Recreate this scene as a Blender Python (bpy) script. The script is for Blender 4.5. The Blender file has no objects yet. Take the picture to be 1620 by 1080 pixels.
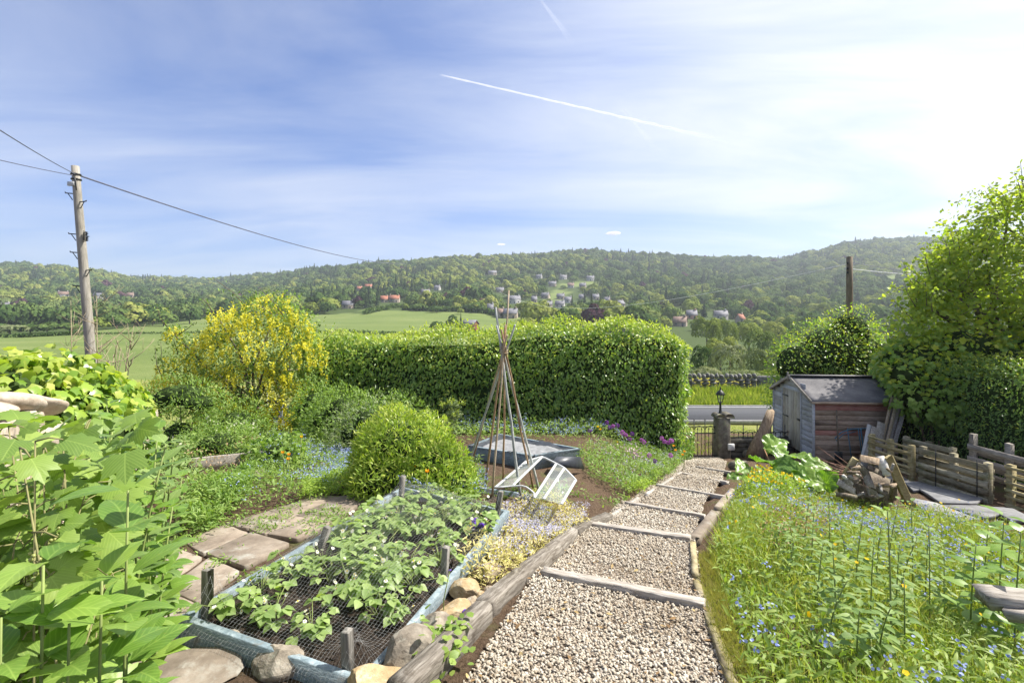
import bpy, math, random
import numpy as np
from mathutils import Vector, Matrix, Euler

# ------------------------------------------------------------------ camera, sky, sun, exposure
scene = bpy.context.scene
COL = scene.collection
FPX, CX, HY = 760.0, 810.0, 505.0           # focal length (px), optical centre, eye level row of the 1620x1080 photo

cam_d = bpy.data.cameras.new('camera')
cam = bpy.data.objects.new('camera', cam_d); COL.objects.link(cam)
cam.location = (0, 0, 0)                     # eye level is z = 0, the ground lies 1.6 m below
cam.rotation_euler = (math.radians(90), 0, 0)
cam_d.sensor_width = 36.0
cam_d.lens = 36.0 * FPX / 1620.0
cam_d.shift_y = -(540.0 - HY) / 1620.0
cam_d.clip_start = 0.05; cam_d.clip_end = 40000
scene.camera = cam

SUN_AZ, SUN_EL = math.radians(76), math.radians(51)     # azimuth from +Y towards +X
SUN_DIR = Vector((math.sin(SUN_AZ)*math.cos(SUN_EL), math.cos(SUN_AZ)*math.cos(SUN_EL), math.sin(SUN_EL)))
sun_d = bpy.data.lights.new('sun', 'SUN'); sun = bpy.data.objects.new('sun', sun_d); COL.objects.link(sun)
sun_d.energy = 5.0; sun_d.angle = math.radians(0.6); sun_d.color = (1.0, 0.945, 0.85)
sun.rotation_euler = SUN_DIR.to_track_quat('Z', 'Y').to_euler()
sun.location = (30, 15, 40)

world = bpy.data.worlds.new('World'); scene.world = world; world.use_nodes = True
wn = world.node_tree; wn.nodes.clear()
def wnode(t, **kw):
    n = wn.nodes.new(t)
    for k, v in kw.items(): setattr(n, k, v)
    return n
def wmath(op, a, b=None, clamp=False):
    n = wnode('ShaderNodeMath', operation=op, use_clamp=clamp)
    for i, s in enumerate((a, b)):
        if s is None: continue
        if isinstance(s, (int, float)): n.inputs[i].default_value = s
        else: wn.links.new(s, n.inputs[i])
    return n.outputs[0]
sky = wnode('ShaderNodeTexSky', sky_type='NISHITA', sun_disc=False, sun_elevation=SUN_EL, sun_rotation=SUN_AZ,
            altitude=100, air_density=1.0, dust_density=1.2, ozone_density=2.0)
tc = wnode('ShaderNodeTexCoord')
sep = wnode('ShaderNodeSeparateXYZ'); wn.links.new(tc.outputs['Generated'], sep.inputs[0])
zc = wmath('ADD', wmath('MAXIMUM', sep.outputs[2], 0.0), 0.12)
cxy = wnode('ShaderNodeCombineXYZ')
wn.links.new(wmath('DIVIDE', sep.outputs[0], zc), cxy.inputs[0]); wn.links.new(wmath('DIVIDE', sep.outputs[1], zc), cxy.inputs[1])
mp = wnode('ShaderNodeMapping'); mp.inputs['Rotation'].default_value = (0, 0, math.radians(-28)); mp.inputs['Scale'].default_value = (0.42, 1.25, 1.0)
wn.links.new(cxy.outputs[0], mp.inputs[0])
n1 = wnode('ShaderNodeTexNoise'); n1.inputs['Scale'].default_value = 1.1; n1.inputs['Detail'].default_value = 7; n1.inputs['Roughness'].default_value = 0.58; n1.inputs['Distortion'].default_value = 0.7
wn.links.new(mp.outputs[0], n1.inputs['Vector'])
n2 = wnode('ShaderNodeTexNoise'); n2.inputs['Scale'].default_value = 0.45; n2.inputs['Detail'].default_value = 3
wn.links.new(cxy.outputs[0], n2.inputs['Vector'])
dotn = wnode('ShaderNodeVectorMath', operation='DOT_PRODUCT'); dotn.inputs[1].default_value = SUN_DIR
wn.links.new(tc.outputs['Generated'], dotn.inputs[0])
glow = wmath('POWER', wmath('MAXIMUM', dotn.outputs['Value'], 0.0), 3.2)        # forward scattering of thin cirrus round the sun
veil = wmath('MULTIPLY', wmath('SUBTRACT', wmath('ADD', wmath('MULTIPLY', n1.outputs[0], 0.75), wmath('MULTIPLY', n2.outputs[0], 0.45)), 0.47), 2.3, True)
low = wmath('MULTIPLY', wmath('POWER', wmath('SUBTRACT', 1.0, wmath('MAXIMUM', sep.outputs[2], 0.0)), 6.0), 0.40)
fac = wmath('ADD', wmath('MULTIPLY', veil, wmath('ADD', 0.62, wmath('MULTIPLY', glow, 1.5))), wmath('ADD', wmath('MULTIPLY', glow, 1.22), low), True)
mixc = wnode('ShaderNodeMix', data_type='RGBA'); 
CLOUD = (3.4, 3.46, 3.55, 1)
mixc.inputs['B'].default_value = CLOUD
hs = wnode('ShaderNodeHueSaturation'); hs.inputs['Saturation'].default_value = 1.0; hs.inputs['Hue'].default_value = 0.5; hs.inputs['Value'].default_value = 1.0
wn.links.new(sky.outputs[0], hs.inputs['Color'])
tint = wnode('ShaderNodeMix', data_type='RGBA', blend_type='MULTIPLY'); tint.inputs['Factor'].default_value = 1.0; tint.inputs['B'].default_value = (.26, .37, .57, 1)
wn.links.new(hs.outputs[0], tint.inputs['A']); wn.links.new(tint.outputs['Result'], mixc.inputs['A']); wn.links.new(fac, mixc.inputs['Factor'])
bg = wnode('ShaderNodeBackground'); bg.inputs['Strength'].default_value = 0.15
wn.links.new(mixc.outputs['Result'], bg.inputs['Color'])
wo = wnode('ShaderNodeOutputWorld'); wn.links.new(bg.outputs[0], wo.inputs['Surface'])

scene.view_settings.view_transform = 'Standard'; scene.view_settings.look = 'None'
scene.view_settings.exposure = 1.06; scene.view_settings.gamma = 1.0
scene.view_settings.use_curve_mapping = False
scene.render.engine = 'CYCLES'
cy = scene.cycles
cy.max_bounces = 9; cy.diffuse_bounces = 6; cy.glossy_bounces = 2; cy.transmission_bounces = 5; cy.transparent_max_bounces = 12; cy.volume_bounces = 0
cy.use_denoising = True
cy.sample_clamp_indirect = 6.0

R = np.random.default_rng(7)
random.seed(7)

# ------------------------------------------------------------------ helpers
def tag(o, label=None, cat=None, group=None, kind=None):
    if label: o['label'] = label
    if cat: o['category'] = cat
    if group: o['group'] = group
    if kind: o['kind'] = kind
    return o
def empty(name, loc=(0, 0, 0), rz=0.0):
    o = bpy.data.objects.new(name, None); o.location = loc; o.rotation_euler = (0, 0, rz); o.empty_display_size = 0.1
    COL.objects.link(o); return o
def link(o, parent=None):
    COL.objects.link(o)
    if parent is not None: o.parent = parent
    return o
def make_mesh(name, V, F, mat=None, smooth=False, attrs=None):
    V = np.asarray(V, dtype=np.float32).reshape(-1, 3)
    me = bpy.data.meshes.new(name)
    if isinstance(F, np.ndarray):
        k = F.shape[1]; nf = len(F); loops = F.ravel().astype(np.int32)
        starts = np.arange(0, nf*k, k, dtype=np.int32); tot = np.full(nf, k, np.int32)
    else:
        nf = len(F); tot = np.array([len(f) for f in F], np.int32); loops = np.array([i for f in F for i in f], np.int32)
        starts = np.concatenate([[0], np.cumsum(tot)[:-1]]).astype(np.int32) if nf else np.zeros(0, np.int32)
    me.vertices.add(len(V)); me.vertices.foreach_set('co', V.ravel())
    me.loops.add(len(loops)); me.loops.foreach_set('vertex_index', loops)
    me.polygons.add(nf); me.polygons.foreach_set('loop_start', starts)
    try: me.polygons.foreach_set('loop_total', tot)
    except Exception: pass
    if smooth: me.polygons.foreach_set('use_smooth', np.ones(nf, bool))
    if attrs:
        for an, av in attrs.items():
            a = me.attributes.new(an, 'FLOAT', 'POINT'); a.data.foreach_set('value', np.asarray(av, np.float32).ravel())
    me.update(calc_edges=True); me.validate()
    if mat: me.materials.append(mat)
    return me
def build(name, V, F, mat=None, parent=None, smooth=False, attrs=None, loc=None):
    o = bpy.data.objects.new(name, make_mesh(name, V, F, mat, smooth, attrs))
    if loc is not None: o.location = loc
    return link(o, parent)
def copy_tree(o, parent=None):
    c = o.copy(); COL.objects.link(c)
    if parent is not None: c.parent = parent
    for ch in o.children: copy_tree(ch, c)
    return c

class MB:
    """collects boxes, tubes and lathes into one mesh"""
    def __init__(s): s.V = []; s.F = []; s.n = 0
    def add(s, V, F):
        V = np.asarray(V, float).reshape(-1, 3); s.V.append(V); s.F += [[i + s.n for i in f] for f in F]; s.n += len(V); return s
    def box(s, c, size, ax=None, jit=0.0, bev=0.0):
        """c centre, size full extents, ax 3x3 columns = local axes"""
        hx, hy, hz = [d/2 for d in size]
        if bev > 0:
            b = min(bev, hx*.45, hy*.45, hz*.45); pts = []
            for sx in (-1, 1):
                for sy in (-1, 1):
                    for sz in (-1, 1):
                        pts += [(sx*hx, sy*(hy-b), sz*(hz-b)), (sx*(hx-b), sy*hy, sz*(hz-b)), (sx*(hx-b), sy*(hy-b), sz*hz)]
            P = np.array(pts); idx = lambda a, b_, c_, k: ((a*2+b_)*2+c_)*3+k
            F = []
            for a in (0, 1): F.append([idx(a,0,0,0), idx(a,1,0,0), idx(a,1,1,0), idx(a,0,1,0)][::(1 if a else -1)])
            for b_ in (0, 1): F.append([idx(0,b_,0,1), idx(0,b_,1,1), idx(1,b_,1,1), idx(1,b_,0,1)][::(1 if b_ else -1)])
            for c_ in (0, 1): F.append([idx(0,0,c_,2), idx(1,0,c_,2), idx(1,1,c_,2), idx(0,1,c_,2)][::(1 if c_ else -1)])
            for b_ in (0, 1):
                for c_ in (0, 1): F.append([idx(0,b_,c_,1), idx(1,b_,c_,1), idx(1,b_,c_,2), idx(0,b_,c_,2)][::(1 if b_ != c_ else -1)])
            for a in (0, 1):
                for c_ in (0, 1): F.append([idx(a,0,c_,0), idx(a,1,c_,0), idx(a,1,c_,2), idx(a,0,c_,2)][::(1 if a == c_ else -1)])
            for a in (0, 1):
                for b_ in (0, 1): F.append([idx(a,b_,0,0), idx(a,b_,1,0), idx(a,b_,1,1), idx(a,b_,0,1)][::(1 if a != b_ else -1)])
            for a in (0, 1):
                for b_ in (0, 1):
                    for c_ in (0, 1): F.append([idx(a,b_,c_,0), idx(a,b_,c_,1), idx(a,b_,c_,2)][::(1 if (a+b_+c_) % 2 else -1)])
        else:
            P = np.array([(x, y, z) for x in (-hx, hx) for y in (-hy, hy) for z in (-hz, hz)])
            F = [[0,1,3,2],[4,6,7,5],[0,4,5,1],[2,3,7,6],[0,2,6,4],[1,5,7,3]]
        if jit: P = P + R.normal(0, jit, P.shape)
        if ax is not None: P = P @ np.asarray(ax, float).T
        return s.add(P + np.asarray(c, float), F)
    def beam(s, a, b, w, h, up=(0, 0, 1), jit=0.0, bev=0.0):
        a = np.asarray(a, float); b = np.asarray(b, float); d = b-a; L = np.linalg.norm(d); d = d/L
        up = np.asarray(up, float); x = np.cross(d, up); x /= max(np.linalg.norm(x), 1e-9); z = np.cross(x, d)
        return s.box((a+b)/2, (w, L, h), np.stack([x, d, z], 1), jit, bev)
    def tube(s, pts, rad, n=8, cap=True):
        P = np.asarray(pts, float); m = len(P); rad = np.broadcast_to(np.asarray(rad, float), (m,))
        T = np.gradient(P, axis=0); T /= np.maximum(np.linalg.norm(T, axis=1, keepdims=True), 1e-9)
        ref = np.array([0, 0, 1.0]) if abs(T[0, 2]) < .9 else np.array([1.0, 0, 0])
        V = []; x = np.cross(T[0], ref); x /= np.linalg.norm(x)
        for i in range(m):
            x = x - T[i]*np.dot(x, T[i]); x /= max(np.linalg.norm(x), 1e-9); y = np.cross(T[i], x)
            a = np.arange(n)*2*math.pi/n
            V.append(P[i] + rad[i]*(np.cos(a)[:, None]*x + np.sin(a)[:, None]*y))
        F = []
        for i in range(m-1):
            for j in range(n):
                k = (j+1) % n; F.append([i*n+j, i*n+k, (i+1)*n+k, (i+1)*n+j])
        if cap: F.append(list(range(n))[::-1]); F.append([(m-1)*n+j for j in range(n)])
        return s.add(np.concatenate(V), F)
    def lathe(s, c, prof, n=16):
        c = np.asarray(c, float); V = []; F = []
        for r, z in prof:
            a = np.arange(n)*2*math.pi/n; V.append(np.stack([c[0]+r*np.cos(a), c[1]+r*np.sin(a), np.full(n, c[2]+z)], 1))
        m = len(prof)
        for i in range(m-1):
            for j in range(n):
                k = (j+1) % n; F.append([i*n+j, i*n+k, (i+1)*n+k, (i+1)*n+j])
        F.append(list(range(n))[::-1]); F.append([(m-1)*n+j for j in range(n)])
        return s.add(np.concatenate(V), F)
    def prism(s, poly, z0, z1, inset=0.0):
        """horizontal polygon extruded; z0/z1 scalars or arrays per vertex"""
        P = np.asarray(poly, float)[:, :2]; n = len(P)
        A = P[:, 0]*np.roll(P[:, 1], -1)-np.roll(P[:, 0], -1)*P[:, 1]
        if A.sum() < 0: P = P[::-1]; z0 = z0[::-1] if np.ndim(z0) else z0; z1 = z1[::-1] if np.ndim(z1) else z1
        z0 = np.broadcast_to(z0, (n,)).astype(float); z1 = np.broadcast_to(z1, (n,)).astype(float)
        c = P.mean(0)
        V = [np.column_stack([P, z0])]
        if inset > 0:
            d = P-c; ln = np.linalg.norm(d, axis=1, keepdims=True); Q = c + d*(1-inset/np.maximum(ln, inset*2))
            V += [np.column_stack([P, z1-inset*.7]), np.column_stack([Q, z1])]
        else: V += [np.column_stack([P, z1])]
        m = len(V); F = []
        for i in range(m-1):
            for j in range(n):
                k = (j+1) % n; F.append([i*n+j, i*n+k, (i+1)*n+k, (i+1)*n+j])
        F.append([(m-1)*n+j for j in range(n)]); F.append(list(range(n))[::-1])
        return s.add(np.concatenate(V), F)
    def out(s, name, mat, parent=None, smooth=False, attrs=None, loc=None):
        V = np.concatenate(s.V)
        return build(name, V, s.F, mat, parent, smooth, attrs, loc)
    def mesh(s, name, mat, smooth=False): return make_mesh(name, np.concatenate(s.V), s.F, mat, smooth)

def norm(a): return a/np.maximum(np.linalg.norm(a, axis=-1, keepdims=True), 1e-9)
def vnoise(P, seed=0, scale=1.0):
    """cheap smooth 3-D noise in -1..1 from summed sines"""
    P = np.asarray(P, float)*scale; r = np.random.default_rng(seed+991); out = np.zeros(P.shape[:-1])
    for k in range(7):
        d = r.normal(size=P.shape[-1]); d /= np.linalg.norm(d); f = 0.7*1.45**k
        out += np.sin((P @ d)*f*2.2 + r.uniform(0, 6.28))/1.3**k
    return out/3.0

# ---- leaf templates: (verts with y along the blade, x across, z up), faces, local coordinates
def tmpl_blade(w=0.42, fold=0.10, curl=-0.12, n=3):
    V = [(0, 0, 0)]; F = []
    for i in range(1, n):
        t = i/n; ww = w/2*math.sin(math.pi*min(1, t*1.0)**0.8); z = curl*t*t
        V += [(-ww, t, z+fold*ww*2), (0, t, z), (ww, t, z+fold*ww*2)]
    V.append((0, 1, curl)); e = len(V)-1
    F += [[0, 2, 1], [0, 3, 2]]
    for i in range(n-2):
        a = 1+i*3; F += [[a, a+1, a+4], [a, a+4, a+3], [a+1, a+2, a+5], [a+1, a+5, a+4]]
    a = 1+(n-2)*3; F += [[a, a+1, e], [a+1, a+2, e]]
    return np.array(V, float), np.array(F, int)
def tmpl_quad(w=0.8):
    return np.array([(-w/2, .35, 0.05), (0, 0, 0), (w/2, .35, 0.05), (w*.42, .75, -.02), (0, 1, -.08), (-w*.42, .75, -.02)], float), np.array([[0, 1, 2], [0, 2, 3], [0, 3, 5], [3, 4, 5]], int)
def tmpl_lobed(prof, curl=-0.18, fold=0.08, ring=True):
    """prof: list of (angle from tip in degrees, radius) for one half, leaf centre at origin of petiole"""
    pts = [(0, prof[0][1])] if prof[0][0] == 0 else []
    half = [p for p in prof if p[0] > 0]
    right = [(r*math.sin(math.radians(a)), r*math.cos(math.radians(a))) for a, r in half]
    tip = [(0, prof[0][1])]
    left = [(-x, y) for x, y in right][::-1]
    out = np.array(tip+right+left); n = len(out)
    c = np.array([0, 0.30])
    out = out + c; mid = (out-c)*0.55+c
    zf = lambda P, s: curl*((P[:, 0])**2+(P[:, 1]-.3)**2) + s
    V = np.concatenate([[[0, .30, 0.0]], np.column_stack([mid, zf(mid, 0)+fold*np.abs(mid[:, 0])]), np.column_stack([out, zf(out, 0)+fold*.6*np.abs(out[:, 0])])])
    F = []
    for j in range(n):
        k = (j+1) % n
        F += [[0, 1+k, 1+j], [1+j, 1+k, 1+n+k], [1+j, 1+n+k, 1+n+j]]
    V[:, 1] -= 0.0
    return V, np.array(F, int)
def tmpl_big(nx=3, ny=7, w=0.62, curl=-0.35, fold=0.12, wave=0.02, acum=True):
    V = []; F = []
    for i in range(ny+1):
        t = i/ny
        ww = w/2*(math.sin(math.pi*t**0.72)**0.85 if 0 < t < 1 else 0.0)
        if acum: ww *= 1.0 if t < .75 else 1-(t-.75)*1.0
        for j in range(2*nx+1):
            u = (j-nx)/nx
            V.append((u*ww, t, curl*t*t + fold*abs(u)*ww*1.6 - 0.35*(u*ww)**2 + wave*math.sin(t*22)*abs(u)))
    m = 2*nx+1
    for i in range(ny):
        for j in range(2*nx):
            a = i*m+j; F += [[a, a+1, a+m+1], [a, a+m+1, a+m]]
    return np.array(V, float), np.array(F, int)

T_BLADE = tmpl_blade(); T_BLADE4 = tmpl_blade(.46, .12, -.2, 4); T_LANCE = tmpl_blade(.24, .1, -.3, 4); T_QUAD = tmpl_quad()
T_IVY = tmpl_lobed([(0, .72), (22, .44), (34, .42), (52, .60), (72, .42), (100, .40), (122, .48), (150, .36)], -.25, .05)
T_CURR = tmpl_lobed([(0, .80), (10, .60), (17, .62), (25, .42), (36, .52), (48, .70), (58, .56), (66, .56), (78, .42), (92, .48), (106, .56), (118, .42), (135, .46), (158, .26)], -.22, .12)
T_BIG = tmpl_big(); T_BIGD = tmpl_big(3, 8, .58, -.6, .16, .02)

def frames(D, N):
    y = norm(D); x = norm(np.cross(y, N)); z = np.cross(x, y); return x, y, z
def leaves(T, P, D, N, S, W=None):
    """place template T at every P; returns V, F, per-vertex random and leaf-local coordinates"""
    V0, F0 = T; P = np.asarray(P, float); n = len(P); S = np.broadcast_to(np.asarray(S, float), (n,))
    x, y, z = frames(np.asarray(D, float), np.asarray(N, float))
    W = np.ones(n) if W is None else W
    V = P[:, None, :] + S[:, None, None]*(V0[None, :, 0, None]*(x*W[:, None])[:, None, :] + V0[None, :, 1, None]*y[:, None, :] + V0[None, :, 2, None]*z[:, None, :])
    F = F0[None] + (np.arange(n)*len(V0))[:, None, None]
    rnd = np.repeat(R.random(n), len(V0))
    return V.reshape(-1, 3), F.reshape(-1, F0.shape[1]), rnd, np.tile(V0[:, 0], n), np.tile(V0[:, 1], n)
def leaf_obj(name, parts, mat, parent=None, smooth=False):
    """parts: list of results of leaves()"""
    Vs, Fs, rs, us, vs = [], [], [], [], []; k = 0
    for V, F, r, u, v in parts:
        Vs.append(V); Fs.append(F+k); k += len(V); rs.append(r); us.append(u); vs.append(v)
    return build(name, np.concatenate(Vs), np.concatenate(Fs), mat, parent, smooth, {'rnd': np.concatenate(rs), 'lu': np.concatenate(us), 'lv': np.concatenate(vs)})
LEAF_CACHE = {}
def leaf_parts(parent, T, P, D, N, S, mat, name='leaf'):
    """every leaf an object of its own; alike leaves share one of six slightly different meshes"""
    key = (id(T), mat.name)
    if key not in LEAF_CACHE:
        LEAF_CACHE[key] = []
        for k in range(6):
            V = T[0].copy(); V[:, 2] += R.normal(0, .12)*V[:, 1]**2 + R.normal(0, .10)*V[:, 0]*V[:, 1] + .012*vnoise(V, 60+k, 5.0); V[:, 0] += R.normal(0, .06)*V[:, 1]**2
            LEAF_CACHE[key].append(make_mesh(name, V, T[1], mat, True, {'rnd': np.full(len(V), (k+.5)/6), 'lu': T[0][:, 0], 'lv': T[0][:, 1]}))
    x, y, z = frames(np.asarray(D, float), np.asarray(N, float))
    for i in range(len(P)):
        o = bpy.data.objects.new(name, LEAF_CACHE[key][int(R.integers(6))]); link(o, parent); s = float(S[i])
        o.matrix_local = Matrix([[x[i][r]*s, y[i][r]*s, z[i][r]*s, P[i][r]] for r in range(3)]+[[0, 0, 0, 1]])
def rand_dir(n): return norm(R.normal(size=(n, 3)))

# ------------------------------------------------------------------ materials
MATS = {}
def new_mat(name):
    m = bpy.data.materials.new(name); m.use_nodes = True; nt = m.node_tree; nt.nodes.clear(); MATS[name] = m
    return m, nt
def ramp(nt, fac, cols):
    r = nt.nodes.new('ShaderNodeValToRGB'); el = r.color_ramp.elements
    while len(el) < len(cols): el.new(0.5)
    for e, (p, c) in zip(el, cols): e.position = p; e.color = (*c, 1)
    nt.links.new(fac, r.inputs[0]); return r.outputs[0]
def noise(nt, scale, detail=4, rough=.55, vec=None, coord='Object', sc=(1, 1, 1), rot=(0, 0, 0), dist=0.0):
    if vec is None:
        t = nt.nodes.new('ShaderNodeTexCoord'); m = nt.nodes.new('ShaderNodeMapping'); nt.links.new(t.outputs[coord], m.inputs[0])
        m.inputs['Scale'].default_value = sc; m.inputs['Rotation'].default_value = rot; vec = m.outputs[0]
    n = nt.nodes.new('ShaderNodeTexNoise'); n.inputs['Scale'].default_value = scale; n.inputs['Detail'].default_value = detail; n.inputs['Roughness'].default_value = rough; n.inputs['Distortion'].default_value = dist
    nt.links.new(vec, n.inputs['Vector']); return n.outputs[0]
def mathn(nt, op, a, b=None, clamp=False):
    n = nt.nodes.new('ShaderNodeMath'); n.operation = op; n.use_clamp = clamp
    for i, s in enumerate((a, b)):
        if s is None: continue
        if isinstance(s, (int, float)): n.inputs[i].default_value = s
        else: nt.links.new(s, n.inputs[i])
    return n.outputs[0]
def mixn(nt, f, a, b, blend='MIX'):
    n = nt.nodes.new('ShaderNodeMix'); n.data_type = 'RGBA'; n.blend_type = blend
    for s, k in ((f, 'Factor'), (a, 'A'), (b, 'B')):
        if isinstance(s, (int, float)): n.inputs[k].default_value = s
        elif isinstance(s, tuple): n.inputs[k].default_value = (*s, 1)
        else: nt.links.new(s, n.inputs[k])
    return n.outputs['Result']
def attr(nt, name, typ='GEOMETRY'):
    n = nt.nodes.new('ShaderNodeAttribute'); n.attribute_name = name; n.attribute_type = typ; return n.outputs['Fac']
def finish(nt, col, rough=.8, bump=None, bstr=.3, bdist=.01, spec=.3, metal=0.0):
    b = nt.nodes.new('ShaderNodeBsdfPrincipled')
    if isinstance(col, tuple): b.inputs['Base Color'].default_value = (*col, 1)
    else: nt.links.new(col, b.inputs['Base Color'])
    if isinstance(rough, (int, float)): b.inputs['Roughness'].default_value = rough
    else: nt.links.new(rough, b.inputs['Roughness'])
    b.inputs['Specular IOR Level'].default_value = spec; b.inputs['Metallic'].default_value = metal
    if bump is not None:
        bp = nt.nodes.new('ShaderNodeBump'); bp.inputs['Strength'].default_value = bstr; bp.inputs['Distance'].default_value = bdist
        nt.links.new(bump, bp.inputs['Height']); nt.links.new(bp.outputs[0], b.inputs['Normal'])
    o = nt.nodes.new('ShaderNodeOutputMaterial'); nt.links.new(b.outputs[0], o.inputs[0]); return b
def m_leaf(name, cols, trans=.42, rough=.45, spec=.35, tint=(1.15, 1.25, .45), veins=0.0, nscale=2.0, namp=.5, green=True):
    """foliage: colours picked per leaf, part of the light passing through the blade"""
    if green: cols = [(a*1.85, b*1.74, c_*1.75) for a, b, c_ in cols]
    m, nt = new_mat(name)
    f = mathn(nt, 'ADD', mathn(nt, 'MULTIPLY', attr(nt, 'rnd'), 1-namp), mathn(nt, 'MULTIPLY', noise(nt, nscale, 2), namp))
    c = ramp(nt, f, [(i/(len(cols)-1)*.7+.15, q) for i, q in enumerate(cols)])
    if veins > 0:
        lu, lv = attr(nt, 'lu'), attr(nt, 'lv')
        mid = mathn(nt, 'SUBTRACT', 1.0, mathn(nt, 'MULTIPLY', mathn(nt, 'ABSOLUTE', lu), 45.0), True)
        ph = mathn(nt, 'ADD', mathn(nt, 'MULTIPLY', lv, 27.0), mathn(nt, 'MULTIPLY', mathn(nt, 'ABSOLUTE', lu), -34.0))
        side = mathn(nt, 'POWER', mathn(nt, 'ABSOLUTE', mathn(nt, 'SINE', ph)), 14.0)
        vf = mathn(nt, 'MULTIPLY', mathn(nt, 'MAXIMUM', mid, mathn(nt, 'MULTIPLY', side, .55)), veins)
        c = mixn(nt, vf, c, tuple(min(1, x*1.7+.03) for x in cols[-1]))
    if veins > 0.2: c = mixn(nt, mathn(nt, 'MULTIPLY', mathn(nt, 'SUBTRACT', noise(nt, 14, 5, .7, rot=(.4, .2, 1)), .63), 9.0, True), c, (.26, .20, .06))
    b = nt.nodes.new('ShaderNodeBsdfPrincipled'); nt.links.new(c, b.inputs['Base Color'])
    b.inputs['Roughness'].default_value = rough; b.inputs['Specular IOR Level'].default_value = spec
    t = nt.nodes.new('ShaderNodeBsdfTranslucent'); nt.links.new(mixn(nt, 1.0, c, tint, 'MULTIPLY'), t.inputs['Color'])
    mx = nt.nodes.new('ShaderNodeMixShader'); mx.inputs[0].default_value = trans
    nt.links.new(b.outputs[0], mx.inputs[1]); nt.links.new(t.outputs[0], mx.inputs[2])
    o = nt.nodes.new('ShaderNodeOutputMaterial'); nt.links.new(mx.outputs[0], o.inputs[0]); return m
def m_petal(name, cols, trans=.3):
    m = m_leaf(name, cols, trans, .6, .1, (1, 1, 1), 0, 1, 0.0, False); return m
def m_wood(name, dark, mid, light, sc=(9, 1, 9), scale=5, rough=.85, moss=None, patch=None, coord='Object'):
    m, nt = new_mat(name)
    g = noise(nt, scale, 8, .65, coord=coord, sc=sc, dist=.6); big = noise(nt, 1.7, 4, .6, coord=coord)
    f = mathn(nt, 'ADD', mathn(nt, 'MULTIPLY', g, .75), mathn(nt, 'MULTIPLY', big, .35))
    c = ramp(nt, f, [(.36, dark), (.53, mid), (.70, light)])
    if patch: c = mixn(nt, mathn(nt, 'MULTIPLY', mathn(nt, 'SUBTRACT', noise(nt, patch[1], 5, .6, coord=coord), patch[2]), 8.0, True), c, patch[0])
    if moss: c = mixn(nt, mathn(nt, 'MULTIPLY', mathn(nt, 'SUBTRACT', noise(nt, 3.1, 6, .65, coord=coord), .54), 5.0, True), c, moss)
    oi = nt.nodes.new('ShaderNodeObjectInfo')
    hv = nt.nodes.new('ShaderNodeHueSaturation'); nt.links.new(c, hv.inputs['Color'])
    nt.links.new(mathn(nt, 'ADD', .8, mathn(nt, 'MULTIPLY', oi.outputs['Random'], .4)), hv.inputs['Value'])
    finish(nt, hv.outputs[0], rough, g, .55, .012, .2); return m
def m_stone(name, cols, scale=6, lichen=None, rough=.9, bdist=.02):
    m, nt = new_mat(name)
    n_ = noise(nt, scale, 9, .68); n2_ = noise(nt, scale*5, 6, .7)
    c = ramp(nt, n_, [(.3+.4*i/(len(cols)-1), q) for i, q in enumerate(cols)])
    c = mixn(nt, .35, c, ramp(nt, n2_, [(.35, (.25, .25, .25)), (.65, (1, 1, 1))]), 'MULTIPLY')
    if lichen: c = mixn(nt, mathn(nt, 'MULTIPLY', mathn(nt, 'SUBTRACT', noise(nt, scale*1.3, 6, .7, rot=(1, 2, 0)), .56), 7.0, True), c, lichen)
    oi = nt.nodes.new('ShaderNodeObjectInfo'); hv = nt.nodes.new('ShaderNodeHueSaturation'); nt.links.new(c, hv.inputs['Color'])
    nt.links.new(mathn(nt, 'ADD', .82, mathn(nt, 'MULTIPLY', oi.outputs['Random'], .36)), hv.inputs['Value'])
    finish(nt, hv.outputs[0], rough, mathn(nt, 'ADD', n_, mathn(nt, 'MULTIPLY', n2_, .3)), .6, bdist, .2); return m
def m_plain(name, col, rough=.6, spec=.4, metal=0.0, var=.25, scale=8, bump=0.0):
    m, nt = new_mat(name); n_ = noise(nt, scale, 6, .65)
    c = ramp(nt, n_, [(.3, tuple(x*(1-var) for x in col)), (.7, tuple(min(1, x*(1+var)) for x in col))])
    finish(nt, c, rough, n_ if bump else None, bump, .004, spec, metal); return m

# ------------------------------------------------------------------ terrain
EDGE_Y = [-4, 0, 2.12, 3.6, 4.62, 6.4, 8.6, 12, 13.2, 17]
EDGE_L = [-2.2, -1.0, -.22, .22, .62, 1.50, 2.70, 4.30, 4.45, 4.5]     # left and right edge of the gravel path
EDGE_R = [.3, .62, .95, 1.40, 1.74, 2.55, 3.75, 5.35, 5.60, 5.7]
STEP_S = [3.28, 4.92, 6.25, 7.85, 9.45, 10.9]                          # step boards, measured along the path
def path_s(X, Y): return .43*X + .90*Y
def zpath(X, Y):
    z = np.interp(Y, [-4, 0, 2.12, 12, 13.2, 17], [-.9, -1.2, -1.6, -3.55, -3.78, -4.15])
    s = path_s(X, Y); e = np.array([1.6]+STEP_S+[12.4]); i = np.clip(np.searchsorted(e, s)-1, 0, len(e)-2)
    fr = (s-e[i])/(e[i+1]-e[i]); ok = (s > e[0]) & (s < e[-1])
    return z + np.where(ok, .045*(fr*2-1), 0)
def sstep(t): t = np.clip(t, 0, 1); return t*t*(3-2*t)
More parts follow.
